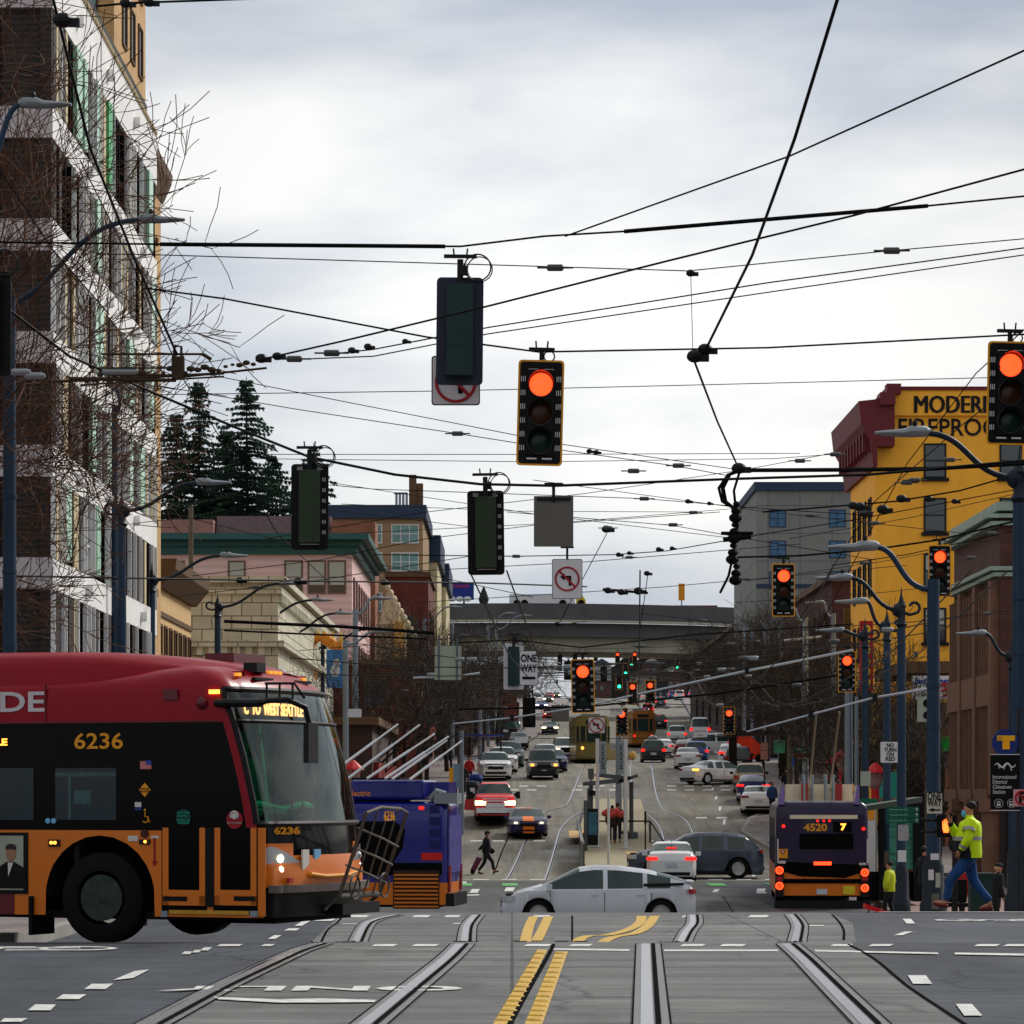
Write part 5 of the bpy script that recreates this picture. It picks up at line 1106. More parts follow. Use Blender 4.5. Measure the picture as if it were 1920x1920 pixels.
# front: headlamps, number, stickers, bumper lines
def fx(y,z,k): 
    P=plan1(z,k); best=min(P,key=lambda q:abs(q[1]-y)); return best[0]
for s in (-1,1):
    b=B(); P=plan1(.95,4); n0=len(xs_side); ring=[]
    idx=[n0+4,n0+6,n0+8,n0+9,n0+10,n0+11,n0+12]
    zs0=[.86,.82,.79,.77,.75,.74,.76]; zs1=[1.03,1.05,1.04,1.02,.98,.92,.86]
    vs=[];
    for q,i in enumerate(idx):
        x,y=P[i]; nx_=Vector((x+.5,y*1.0+.85*(1 if y<0 else -1)*1)).normalized()*.0
        for z in (zs0[q],(zs0[q]+zs1[q])/2,zs1[q]): vs.append((x+.025,s*(-y+.012)*1.,z))
    fs=[]
    for q in range(len(idx)-1):
        for w in range(2): a=q*3+w; fs.append((a,a+3,a+4,a+1))
    b.add(vs,fs); b.obj('headlamp',m_head,bus,60)
    q=B()
    for z in (.80,.92): q.ball((P[n0+9][0]+.02,s*(-P[n0+9][1]),z),.045,8)
    q.obj('headlamp_bulb',m_head_on if s<0 else m_head,bus,60)
M=facing(Vector((plan1(1.2,6)[n0+10][0]+.03,plan1(1.2,6)[n0+10][1],1.21)),(.86,-.5,0)); text('6236',.10,'fleet_number',m_gold,bus,M,.006,.004,width=.34)
for y,m in ((-.62,m_wst),(-.32,MAT['cyan_sticker'])): b=B(); b.box((xf(.9)+.10,y,.90),(.02,.16,.22)); b.obj('front_sticker',m,bus)
b=B(); b.tube([(xf(.7)+.09,-.6,.75),(xf(.7)+.13,-.3,.72),(xf(.7)+.13,.3,.72),(xf(.7)+.09,.6,.75)],.025); b.obj('bumper_highlight',m_gold,bus)
b=B(); b.prism([(x+.07,y*1.02,.56) for x,y in plan1(.56,2)[n0+3:-n0-3]],(0,0,.08)); b.obj('bumper_lip_highlight',mat('grey_highlight',S(96,88,84),.45,noise=.3),bus)  # grey of the lip is a highlight painted along the bumper edge
for y in (-.95,): b=B(); b.box((fx(y,.7,3)+.02,y-.02,.69),(.03,.1,.05)); b.obj('front_reflector',m_redst,bus)
# folded bicycle rack
b=B(); m_rack=mat('rack_tubing',S(92,84,76),.45,.5,noise=.3,scale=12)
x0=.2
for y in (-.25,.85): b.tube([(x0,y,.36),(x0+.18,y,.5),(x0+.5,y*1.02,1.40)],.022,8)
b.tube([(x0+.5,-.255,1.40),(x0+.54,.05,1.46),(x0+.54,.6,1.44),(x0+.5,.867,1.40)],.018,8); b.tube([(x0+.18,-.25,.5),(x0+.18,.85,.5)],.03,8)
for z,dx in ((.72,.26),(.92,.33),(1.12,.40)): b.tube([(x0+dx,-.25,z+.12),(x0+dx+.05,.3,z),(x0+dx,.85,z-.1)],.012,6)
for y in (.05,.35,.6): b.tube([(x0+.2,y,.5),(x0+.5,y,1.42)],.010,6)
for y in (-.1,.7): b.ring((x0+.3,y,.6),.13,.012,'X',20,5); pass
q=B(); q.box((x0+.0,.3,.36),(.4,1.0,.12)); q.obj('rack_mount',m_black,bus)
b.obj('bicycle_rack',m_rack,bus,40)
text('6236',.15,'rack_number',m_gold,bus,facing((x0+.53,.3,1.36),(1,0,0)),.01,.0)
# ---------- blue trolleybus (rear end seen from the side) ----------
def box_bus(name,label,loc,rz,L,W,H,cls,mats,rear_r=.12,levels=None):
    r=thing(name,label,'bus',loc,rz); hw=W/2
    LV=levels or [.32,.6,.9,1.15,1.5,2.0,2.5,2.78,2.9,2.98,3.02]; INS=[0]*(len(LV)-4)+[.01,.05,.14,.30]
    def pl(z,k):
        d=INS[k]; w=hw-d; h=[]
        for x in (-L*.0,-1.2,-2.4,-4,-6,-8,-10,-L+.2): h.append((x-d*.3 if x==0 else x,-w))
        h=[(L_*1.0,yy) for L_,yy in h]
        rear=[(-L+rear_r*(1-math.sin(a))+d,-(w-rear_r)-rear_r*math.cos(a)) for a in (0,.5,1.0,PI/2)]
        fr=[(0-d,-(w-.3)),(.12-d,-w*.4),(.15-d,0)]
        side=fr[::-1]+[(-.25,-w)]+h[1:]+rear; side=side+[(-L-.02+d,0)]
        return side+[(x,-y) for x,y in side[:-1][::-1]]
    shell(pl,LV,cls,r,mats,40); return r
d2=math.atan2(.13,-1); 
ex=Vector((X_(838,83.5),83.5,g(83.5))); 
L2=12.; c2=Vector((math.cos(d2),math.sin(d2),0)); left2=Vector((-c2.y,c2.x,0)); o2=ex+c2*L2-left2*1.28
def cl2(c,i,j): return 'lower_body' if c.z<1.15 and c.x>-L2*.5-3 and False else ('lower_body' if c.z<.9 and c.x<-8.8 else ('skirt' if c.z<.9 else 'body'))
b2_=box_bus('trolleybus','deep blue trolleybus with orange lower panels leaving left behind the red bus',o2,d2,L2,2.56,3.2,cl2,dict(body=m_busblue,lower_body=m_busor,skirt=m_busor,roof=m_busblue),.2)
M2=wmat(b2_).inverted()
def onp(px,py,yl,out=.01):
    o=M2@Vector((0,0,CZ)); d=(M2.to_3x3()@Vector(((px-960)/F,1,-(py-HY)/F))); t=(yl-o.y)/d.y; p=o+d*t; return p
S2=1.28 if (M2@Vector((0,0,CZ))).y>0 else -1.28; sg=1 if S2>0 else -1
def pl2(px0,px1,py0,py1,nm,m,out=.012):
    a,c=onp(px0,py1,S2),onp(px1,py0,S2); b=B(); b.mm(min(a.x,c.x),max(a.x,c.x),S2-.002,S2+sg*out,a.z,c.z); return b.obj(nm,m,b2_)
a,c=onp(655,1500,S2),onp(795,1466,S2); b=B(); b.mm(min(a.x,c.x),max(a.x,c.x),-1.1,1.15,a.z,c.z+.05); o=b.obj('battery_cover',m_busblue,b2_); bv=o.modifiers.new('b','BEVEL'); bv.width=.09; bv.segments=3
a,c=onp(790,1480,S2),onp(832,1466,S2); b=B(); b.mm(min(a.x,c.x),max(a.x,c.x),-1.0,.4,a.z-.2,c.z); b.obj('roof_box',m_busblue,b2_)
a=onp(672,1488,S2); text('electric',.2,'lettering',mat('orange_letters',S(230,130,50),.5),b2_,facing(Vector((a.x,1.155*sg,a.z)),(0,sg,0)),.008,.005)
a,c=onp(540,1704,S2),onp(720,1640,S2)
pl2(560,829,1618,1640,'window_band',m_busblk,.014); 
b=B(); A_=[onp(x,y,S2) for x,y in ((655,1540),(740,1540),(760,1555),(755,1590),(722,1640),(655,1640))]; b.prism([(q.x,S2,q.z) for q in A_],(0,sg*.012,0)); b.obj('side_window',m_busblk,b2_)
pl2(790,829,1599,1613,'reflector_strip',mat('red_strip',S(200,30,20),.5),.016)
g_=pl2(737,824,1632,1704,'engine_grille',mat('grille_dark',(.03,.012,.004),.7),.015)
for k in range(9):
    a,c=onp(739,1639+k*7.4+3,S2),onp(822,1639+k*7.4,S2); b=B(); b.mm(min(a.x,c.x),max(a.x,c.x),S2,S2+sg*.035,a.z,c.z); b.obj('slat',m_busor,g_)
for k in range(4): pl2(805,824,1510+k*22,1525+k*22,'vent',mat('blue_vent',S(14,22,84),.5),.014)
b=B(); q=onp(790,1515,S2); b.ball(q,.05,8,(1.6,.5,1)); b.obj('marker_lamp',m_tail_on,b2_)
b=B(); b.box((-L2-.0,0,.45),(.35,2.4,.34)); b.obj('rear_bumper',m_dark,b2_)
b=B(); b.box((-L2-.02,0,1.9),(.04,2.2,1.5)); b.obj('rear_panel',mat('rear_panel_print',S(70,66,130),.5,noise=.6,scale=5),b2_)
for s in (-1,1): b=B(); b.box((-L2-.04,s*1.0,1.0),(.05,.2,.7)); b.obj('tail_lamp',m_tail,b2_)
b=B(); b.tube([onp(803,1500,S2)+Vector((0,-sg*.3,0)),onp(816,1484,S2)+Vector((0,-sg*.3,0)),onp(832,1490,S2)+Vector((0,-sg*.3,0))],.09,8); b.box(onp(835,1497,S2)+Vector((0,-sg*.5,0)),(.6,.9,.28)); b.obj('roof_equipment',m_lampgrey,b2_)
for s in (-1,1):
    for x in (-8.2,): wheel(b2_,x,s*1.1,.48,.28,s,8)
b=B(); b.mm(-L2+.2,-.3,-1.1,1.1,.25,.4); b.obj('underbody',m_under,b2_)
# trolley poles: raked white booms (each its own part)
for (p0,p1) in (((640,1436),(746,1358)),((652,1460),(787,1359)),((688,1460),(815,1376)),((722,1460),(841,1381)),((735,1461),(838,1388)),((768,1462),(866,1389))):
    b=B(); a=M2@at(p0[0],p0[1],83.2); c=M2@at(p1[0],p1[1],84.5); b.tube([a,a+(c-a)*.62],.038,8); b.tube([a+(c-a)*.62,c],.026,8); b.obj('trolley_pole',mat('white_boom',S(212,214,216),.5,noise=.05),b2_,60)
b=B(); b.mm(*[v for v in (min(onp(655,1466,S2).x,onp(745,1466,S2).x),max(onp(655,1466,S2).x,onp(745,1466,S2).x))],-.9,.9,3.0,onp(700,1458,S2).z); b.obj('pole_base',m_dark,b2_)
# ---------- purple trolleybus, rear towards us ----------
YB=90.; rz3=T_-.065; L3=12.2
rc=Vector((X_(1541,YB),YB,g(YB)+.02)); h3=Vector((math.cos(rz3),math.sin(rz3),0)); o3=rc+h3*L3
def cl3(c,i,j):
    if c.x<-L3+.15: return 'rear_lower' if c.z<1.15 else 'rear_panel'
    return 'lower_body' if c.z<1.15 else ('window_band' if c.z<2.5 else 'upper_body')
b3=box_bus('trolleybus','purple and yellow trolleybus number 4520 seen from behind in the right lane',o3,rz3,L3,2.58,3.2,cl3,dict(lower_body=m_busor,rear_lower=m_busor,rear_panel=m_buspur,window_band=m_busblk,upper_body=m_buspur,roof=m_cream_p),.1,[.34,.6,.9,1.15,1.5,2.0,2.5,2.78,2.88,2.96,3.0])
M3=wmat(b3).inverted()
def onr(px,py,out=.02):
    o=M3@Vector((0,0,CZ)); d=(M3.to_3x3()@Vector(((px-960)/F,1,-(py-HY)/F))); t=(-L3-.02-out-o.x)/d.x; p=o+d*t; return p
def rp(px0,px1,py0,py1,nm,m,out=.02,par=None):
    a,c=onr(px0,py1,out),onr(px1,py0,out); b=B(); b.mm(a.x,-L3+.02,min(a.y,c.y),max(a.y,c.y),a.z,c.z); return b.obj(nm,m,par or b3)
def rt_(s,px0,px1,py,size,m,nm,out=.03,bold=.01): a,c=onr(px0,py,out),onr(px1,py,out); text(s,size,nm,m,b3,facing((a+c)/2,(-1,0,0)),.008,bold,width=abs(c.y-a.y))
rp(1466,1617,1622,1627,'black_band',m_busblk,.03); b=B(); A_=[onr(x,y,.02) for x,y in ((1456,1615),(1627,1622),(1620,1634),(1585,1646),(1500,1643),(1462,1632))]; b.prism([(q.x,q.y,q.z) for q in A_],(.04,0,0)); b.obj('rear_spoiler_band',m_busblk,b3)
rp(1460,1625,1648,1656,'black_band',m_busblk,.026); rp(1452,1633,1689,1717,'rear_bumper',m_dark,.10)
rt_('4520',1507,1551,1552,.28,m_gold,'fleet_number'); rp(1562,1597,1541,1560,'route_display',m_busblk,.025); rt_('7',1576,1587,1551,.24,m_led,'route_number',.035,.012)
rp(1526,1559,1616,1622,'brake_lamp',m_red_on,.05)
rp(1499,1600,1563,1592,'rear_window',m_busblk,.024)
for px in (1533,1544.5,1555.5): q=onr(px,1539,.03); b=B(); b.disc(q,.035,.03,'X',12); b.obj('marker_lamp',m_tail_on,b3)
for px in (1469,1619): q=onr(px,1549 if px<1500 else 1554,.03); b=B(); b.disc(q,.05,.03,'X',12); b.obj('corner_lamp',m_tail_on,b3)
for px,k in ((1461.5,0),(1621.5,1)):
    rp(px-8,px+8,1622,1682,'lamp_panel',m_dark,.05)
    for py in (1632+k*4,1661+k*4): q=onr(px,py,.07); b=B(); b.disc(q,.115,.05,'X',20); t=b.obj('tail_lamp',m_tail,b3); b=B(); b.ring(q+Vector((-.03,0,0)),.085,.028,'X',20,6); b.disc(q+Vector((-.02,0,0)),.03,.04,'X',10); b.obj('lit_ring',m_red_on,t)
    rp(px-6,px+6,1644,1651,'reflector',m_tail,.06)
rp(1459,1477,1592,1609,'yield_sticker',m_gold,.03); a=onr(1468,1598,.04); b=B(); b.prism([(a.x,a.y-.09,a.z+.06),(a.x,a.y+.09,a.z+.06),(a.x,a.y,a.z-.07)],(.01,0,0)); b.obj('yield_triangle',m_redst,b3); b=B(); b.prism([(a.x-.01,a.y-.045,a.z+.035),(a.x-.01,a.y+.045,a.z+.035),(a.x-.01,a.y,a.z-.03)],(.01,0,0)); b.obj('yield_triangle_centre',m_wst,b3)
rp(1531,1551,1667,1677,'licence_plate',m_plate,.03); rp(1581,1603,1661,1677,'yellow_notice',mat('yellow_notice',S(210,190,40),.6,noise=.25,scale=25),.03); rp(1459,1473,1614,1619,'small_sticker',m_wst,.03); rp(1611,1624,1618,1623,'small_sticker',m_wst,.03); rp(1592,1606,1682,1688,'small_sticker',m_wst,.03)
for px in (1458.5,1626.5): a,c=onr(px,1618,.03),onr(px,1573,.03); b=B(); b.tube([a,c],.02,6); b.obj('rear_strip',m_wst,b3)
a,c=onr(1471,1526),onr(1618,1527); b=B(); b.tube([a+Vector((.1,0,0)),c+Vector((.1,0,0))],.02); b.mm(a.x+.0,a.x+.5,min(a.y,c.y)+.15,max(a.y,c.y)-.15,a.z-.14,a.z-.03); b.obj('roof_edge_rail',m_cream_p,b3)
for px0,px1,s in ((1459,1471,1),(1602,1612,-1)):
    a,c=onr(px0,1545),onr(px1,1500); b=B(); b.prism([(a.x+.05,a.y,3.0-.1),(a.x+.05,c.y,2.9),(a.x+.05,c.y,3.42),(a.x+.05,(a.y*.5+c.y*.5),3.44)],(1.6,0,0)); b.obj('roof_fin',m_purl,b3)
b=B(); b.mm(-L3+2.2,-L3+4.5,-.95,.95,2.9,3.48); b.obj('roof_unit',m_cream_p,b3)
for px in (1512,1577): q=onr(px,1512); b=B(); b.mm(-L3+1.8,-L3+2.15,q.y-.1,q.y+.1,3.0,3.5); b.obj('pole_hook',m_tail,b3)
for px in (1511,1527,1553,1567): q=onr(px,1500); b=B(); b.tube([(-L3+1.6,q.y,3.0),(-L3+1.7,q.y,3.75),(-L3+2.0,q.y+.05,3.75),(-L3+2.1,q.y,3.0)],.03,6); b.obj('pole_bracket',m_galv,b3)
for px0,px1 in ((1521,1531),(1561,1574)): q=onr(px0,1490); w_=at(px1,1335,84) ; b=B(); b.tube([(-L3+1.9,q.y,3.3),tuple(M3@w_)],.03,6); b.obj('trolley_pole',mat('tan_boom',S(150,142,116),.6),b3)
for s in (-1,1):
    for x in (-L3+2.9,-2.6): wheel(b3,x,s*1.12,.48,.28,s,8)
b=B(); b.mm(-L3+.2,-.3,-1.1,1.1,.25,.4); b.obj('underbody',m_under,b3)
for k in range(6): b=B(); b.box((-1.4-k*1.75,1.29,1.85),(.08,.03,1.3)); b.obj('window_pillar',m_buspur,b3)
# ================= traffic signals and signs =================
m_sgreen=mat('signal_dark_green',S(34,52,30),.6,noise=.2,scale=6); m_steal=mat('signal_teal',S(18,48,46),.6,noise=.15,scale=6); m_plateb=mat('backplate_blue_grey',S(36,44,60),.6,noise=.1); m_slit=mat('slot_sky_light',(.7,.7,.72),.5,noise=0)  # slot tone paints the bright sky showing through the backplate holes
m_dlens=[mat('unlit_lens_%d'%i,c,.25,noise=.2,scale=20) for i,c in enumerate(((.05,.004,.003),(.04,.012,.003),(.003,.02,.014)))]
m_signw=mat('sign_white',S(206,206,208),.5,noise=.05); m_signback=mat('sign_back_grey',S(100,98,92),.6,.2,noise=.12,scale=4); m_sred=mat('sign_red',S(160,22,34),.5); m_sgrn=mat('street_sign_green',S(0,96,70),.5,noise=.1); m_pale=mat('sign_back_pale',S(160,168,152),.6,noise=.1)
HS=1.38; WS=.60
def frontplate(b,w,h,r,y0,d): b.prism([(x,y0,z) for x,z in rrect(w,h,r)],(0,d,0))
def mk_front(lit,border=m_yel,label='x'):
    t=thing('traffic_light',label,'traffic light')
    b=B(); frontplate(b,WS,HS,.05,0,.02); b.obj('border',border,t)
    b=B(); frontplate(b,WS-.05,HS-.05,.04,-.006,.012); b.obj('backplate',m_black,t)
    b=B(); frontplate(b,.36,1.12,.03,-.05,.3); b.obj('housing',m_black,t,40)
    for i,z in enumerate((.365,-.005,-.375)):
        b=B(); b.lathe([(.0,-.075),(.10,-.07),(.15,-.05)],(0,0,z),24,'Y',False); m=m_red_on if (lit=='red' and i==0) else (m_grn_on if (lit=='green' and i==2) else m_dlens[i]); b.obj('lens',m,t,60)
        b=B(); b.ring((0,-.06,z),.165,.012,'Y',28,5)
        vs=[];fs=[]; n=20
        for k in range(n+1):
            a=-.35+(PI+.7)*k/n
            for y in (-.05,-.27+.08*abs(math.sin(a-PI/2))): vs.append((.165*math.cos(a),y,z+.165*math.sin(a)))
        for k in range(n): fs.append((2*k,2*k+1,2*k+3,2*k+2))
        b.add(vs,fs); b.obj('visor',mat('visor_black',(.012,.014,.013),.4,noise=.1),t,60)
    b=B()
    for s in (-1,1):
        for j in range(6):
            for k in range(3): b.box((s*(.232)+(k-1)*.025,-.008,.44-j*.18),(.010,.008,.07))
        for z in (.56,-.6): b.box((s*.1,-.008,z),(.13,.008,.022))
    b.obj('backplate_slots',m_slit,t)
    b=B(); b.tube([(0,.08,HS/2-.1),(0,.08,HS/2+.14)],.03,8); b.box((0,.08,HS/2+.15),(.34,.07,.04)); 
    for s in (-1,1): b.tube([(s*.07,.08,HS/2+.15),(s*.08,.08,HS/2+.26)],.012,5)
    b.ring((.1,.08,HS/2+.06),.07,.01,'Y',14,4); b.obj('hanger',m_dark,t)
    return t
def mk_back(mh,mp,label='x',slots=True):
    t=thing('traffic_light',label,'traffic light')
    b=B(); frontplate(b,WS,HS,.06,0,.02); b.obj('backplate',mp,t)
    b=B(); b.prism([(-.17,0,-.58),(-.17,-.16,-.58),(.05,-.24,-.58),(.17,-.14,-.58),(.17,0,-.58)],(0,0,1.16)); 
    for z in (-.2,.19): b.prism([(-.172,0,z),(-.172,-.163,z),(.05,-.244,z),(.172,-.143,z),(.172,0,z)],(0,0,.012))
    b.obj('housing',mh,t)
    if slots:
        b=B()
        for j in range(6):
            for k in range(3): b.box((.225+(k-1)*.022,-.006,.44-j*.17),(.008,.008,.06))
        for s in (-1,1):
            for k in range(3): b.box((s*.16,-.006,.6+k*.02),(.09,.008,.006))
        b.box((0,-.01,-.6),(.3,.01,.012)); b.obj('backplate_slots',m_slit,t)
    b=B(); b.tube([(0,-.05,HS/2-.2),(0,-.05,HS/2+.22)],.04,8); b.box((0,-.05,HS/2+.26),(.42,.07,.04)); b.box((.04,-.05,HS/2+.08),(.12,.1,.12))
    for s in (-1,1): b.tube([(s*.08,-.05,HS/2+.26),(s*.09,-.05,HS/2+.36)],.012,5)
    b.ring((.22,-.05,HS/2+.12),.17,.01,'Y',24,4); b.ring((.25,-.03,HS/2+.1),.16,.008,'Y',24,4); b.obj('hanger',m_dark,t)
    return t
PF=mk_front('red','' or m_yel); PG=None; PBk={}
used_f=[False,False,{}]
def signal(px,p0,p1,label,kind='red',rz=0,tilt=0,Y=None,group=None):
    global PG
    Y=Y or HS*F/(p1-p0); loc=at(px,(p0+p1)/2,Y); sc=(p1-p0)*Y/F/HS
    if kind=='red':
        if not used_f[0]: t=PF; used_f[0]=True; t.location=loc; t['label']=label
        else: t=copy_tree(PF,None,loc,rz,label)
    elif kind=='green':
        if PG is None: PG=mk_front('green',m_yel,label); t=PG; t.location=loc
        else: t=copy_tree(PG,None,loc,rz,label)
    else:
        key=kind
        if key not in used_f[2]: t=mk_back(*{'blue':(m_steal,m_plateb),'green_back':(m_sgreen,m_black),'teal':(m_steal,m_signw),'black':(m_black,m_black)}[kind],label,kind=='green_back'); used_f[2][key]=t; t.location=loc
        else: t=copy_tree(used_f[2][key],None,loc,rz,label)
    t.rotation_euler=(0,tilt,rz); t.scale=(sc,)*3; 
    if group: t['group']=group
    return t
signal(1013,675,873,'largest hanging signal facing us with a lit red lamp, centre of the picture',tilt=.025)
signal(1893,640,834,'hanging signal with a lit red lamp cut by the right edge of the picture',tilt=.02)
signal(1469,1057,1156,'red signal hanging below the grey apartment block')
signal(1762,1022,1119,'red signal in front of the yellow building, over the blue street pole')
signal(1588,1221,1298,'red signal hanging left of the ornamental poles, in front of the red restaurant sign')
signal(1093,1236,1337,'red signal at the middle of the long pale mast arm above the streetcar',tilt=-.02)
signal(1186,1278,1321,'red signal on the mast arm, left one of the close pair above the ochre streetcar')
signal(1219,1275,1319,'red signal on the mast arm, right one of the close pair above the ochre streetcar')
signal(1367,1325,1377,'red signal standing out over the white van at the upper junction')
signal(1166,1327,1380,'red signal just right of the round no left turn sign')
signal(1411,1264,1291,'smallest nearby red signal, left of the galvanised pole against bare trees')
signal(1161,1264,1294,'green signal in front of the ochre streetcar, left of the red pair','green')
signal(1173,1243,1268,'green signal directly above another green one under the elevated road','green')
signal(1184,1230,1250,'green signal under the elevated road, right of the bright sky gap','green')
signal(1270,1236,1256,'green signal seen against the dark trees right of the sky gap','green')
signal(1339,1274,1290,'tiny green signal low against the far trees','green',Y=420)
signal(1304,1252,1266,'tiny green signal above the far cars','green',Y=440)
signal(1158,1222,1244,'small red signal high in the bright gap under the elevated road, left'); signal(1190,1222,1244,'small red signal high in the bright gap under the elevated road, right'); signal(1117,1222,1240,'small faint red signal just right of the big mast arm signal')
signal(862,520,722,'back of the biggest hanging signal, blue grey plate, partly covering a round red sign','blue',tilt=.01)
signal(581,870,1031,'back of a black hanging signal in front of the conifer','green_back')
signal(911,920,1078,'back of a green and black hanging signal beside the blank grey sign','green_back',tilt=-.012)
signal(-22,510,705,'black signal back cut by the left edge of the picture','black')
signal(963,1206,1293,'back of a teal signal with a peeling white plate','teal')
signal(992,1308,1364,'small all black signal back hanging over the left lanes','black')
signal(1063+2,1240,1275,'small black signal back left of the mast arm signal','black',Y=230); signal(1132,1250,1278,'small dark signal back in the bright gap','black',Y=260); signal(1050,1228,1248,'tiny dark signal back high in the sky gap, left','black',Y=300); signal(1078,1226,1246,'tiny dark signal back high in the sky gap, middle','black',Y=300)
def sign(name,label,px0,px1,py0,py1,Y,face,cat='sign',r=.04,edge=None,back=None,group=None):
    w=(px1-px0)*Y/F; h=(py1-py0)*Y/F; t=thing(name,label,cat,at((px0+px1)/2,(py0+py1)/2,Y),0,group)
    b=B(); b.prism([(x,0,z) for x,z in rrect(w,h,r)],(0,.01,0)); b.obj('panel',edge or face,t)
    if edge: b=B(); b.prism([(x,-.004,z) for x,z in rrect(w-.03,h-.03,r*.8)],(0,.006,0)); b.obj('face',face,t)
    return t,w,h
def noturn(t,R,flip=1,dz=0,part=False):
    b=B(); b.ring((0,-.008,dz),R,R*.09,'Y',36,5); c=R*.68; b.tube([(-c*flip,-.01,dz+c),(c*flip,-.01,dz-c)],R*.09,5); b.obj('prohibition_ring',m_sred,t)
    b=B(); R_=R; b.prism([(flip*x*R_,-.007,dz+z*R_) for x,z in ((.12,-.6),(.36,-.6),(.36,.28),(-.2,.28),(-.2,.5),(-.62,.16),(-.2,-.16),(-.2,.06),(.12,.06))],(0,.004,0)); b.obj('turn_arrow',m_black,t)
t,w,h=sign('road_sign','white sign with a red prohibition ring half hidden behind the biggest signal',809,900,667,760,41.6,m_signw,edge=m_black); noturn(t,w*.40,1,-.02)
t,w,h=sign('road_sign','hanging no left turn sign below the blank grey sign back',1035,1092,1048,1123,72,m_signw,edge=m_signback); noturn(t,w*.38,1,.0); b=B(); b.tube([(0,0,h/2),(0,0,h/2+.28)],.03); b.box((0,0,h/2+.26),(.3,.04,.04)); b.obj('hanger',m_dark,t)
t,w,h=sign('road_sign','round no left turn sign low above the olive streetcar',1103,1134,1345,1375,150,m_signw,edge=m_signback); noturn(t,w*.42,1,0)
t,w,h=sign('sign_back','blank grey square sign back hanging on the middle cable',1001,1075,930,1025,52,m_signback,r=.01); b=B(); b.tube([(0,0,h/2-.1),(0,0,h/2+.2)],.03); b.box((0,0,h/2+.19),(.3,.05,.05)); b.box((0,-.01,h/2-.05),(w*.85,.03,.05)); b.obj('hanger',m_dark,t)
t,w,h=sign('sign_back','pale square sign back with two dark vertical brackets beside the overpass',815,865,1211,1275,120,m_pale,r=.02); b=B(); 
for s in (-1,1): b.mm(s*w*.34-.03,s*w*.34+.03,-.04,-.001,-h/2,h/2+.35)
b.obj('bracket',mat('bracket_grey',S(86,98,110),.6),t)
t,w,h=sign('road_sign','one way sign half covered by the teal signal, left of the mast arm signal',974,1009,1220,1285,92,m_signw,edge=m_black); text('ONE',.3,'lettering',m_black,t,facing((0,-.012,h*.27),(0,-1,0)),.003,.01,width=w*.86); text('WAY',.3,'lettering',m_black,t,facing((0,-.012,-.02),(0,-1,0)),.003,.01,width=w*.86); b=B(); b.mm(-w*.35,w*.35,-.012,-.004,-h*.33,-h*.25); b.obj('arrow',m_black,t)
t,w,h=sign('small_sign','small pale grey sign above the red signal near the streetcar',1143,1168,1326,1341,150,m_signw); text('NO TURN',.1,'lettering',m_signback,t,facing((0,-.006,0),(0,-1,0)),.003,.0,width=w*.7)
t,w,h=sign('small_sign','blank white rectangle hung low over the left lanes',965,990,1383,1393,110,m_signw); t,w,h=sign('small_sign','small pale sign on the grey pole behind the red bus windscreen',652,678,1329,1345,110,m_signw,r=.05)
t,w,h=sign('sign_back','grey square sign back hanging over the left lanes below the teal signal',1034,1067,1322,1353,150,m_signback,r=.01)
t,w,h=sign('road_sign','white sign reading no turn seen on the right of the upper crossing',1301,1326,1366,1383,150,m_signw); text('NO LEFT TURN',.1,'lettering',m_black,t,facing((0,-.006,h*.2),(0,-1,0)),.003,.0,width=w*.8); text('ONLY',.1,'lettering',m_black,t,facing((0,-.006,-h*.22),(0,-1,0)),.003,.0,width=w*.5)
t,w,h=sign('road_sign','black on white ONE WAY sign with a left arrow on the thick street pole',1736,1768,1485,1527,60.5,mat('sign_cream',S(186,188,172),.5,noise=.06),edge=m_black,r=.02); text('ONE',.2,'lettering',m_black,t,facing((0,-.012,h*.30),(0,-1,0)),.003,.004,width=w*.82); text('WAY',.2,'lettering',m_black,t,facing((0,-.012,h*.0),(0,-1,0)),.003,.004,width=w*.82)
b=B(); b.mm(-w*.1,w*.34,-.013,-.004,-h*.335,-h*.265); b.prism([(-w*.36,-.013,-h*.3),(-w*.05,-.013,-h*.21),(-w*.05,-.013,-h*.39)],(0,.008,0)); b.obj('arrow',m_black,t)
t,w,h=sign('road_sign','white NO TURN ON RED sign half hidden between two ornamental poles',1651,1683,1391,1430,82,m_signw,r=.02)
for i,s in enumerate(('NO','TURN','ON','RED')): text(s,.14,'lettering',m_black,t,facing((.03,-.006,h*(.33-.22*i)),(0,-1,0)),.003,.004,width=w*(.42 if len(s)==2 else .72 if i==1 else .55))
# transit station signs
t=thing('station_sign','round blue transit sign with a yellow letter T above a black station panel','sign',at(1885,1392,56)); k=56/F
b=B(); b.lathe([(25*k,0),(25*k,.05)],(0,0,0),36,'Y'); b.obj('disc',mat('transit_blue',S(22,44,110),.5),t)
b=B(); b.mm(-16*k,18*k,-.012,0.0,3*k,13*k); b.mm(-5.5*k,8*k,-.013,0.0,-13*k,3*k); b.obj('letter_t',mat('transit_yellow',S(240,172,20),.5),t)
b=B(); 
for i in range(3): b.mm(-17*k,-6*k,-.016,-.011,(4.4+i*2.8)*k,(5*.98+i*2.8)*k)
b.obj('letter_stripes',MAT['transit_blue'],t)
t,w,h=sign('station_sign','tall black station panel with white lettering and transit pictograms',1857,1912,1414,1520,56,m_black,r=.01)
for i,s in enumerate(('International','District/','Chinatown','Station')): text(s,.1,'lettering',m_signw,t,facing((-w*.02,-.006,h*(.095-.088*i)),(0,-1,0)),.003,.0,width=w*(.80,.50,.64,.42)[i])
for o in [o for o in t.children if 0]: pass
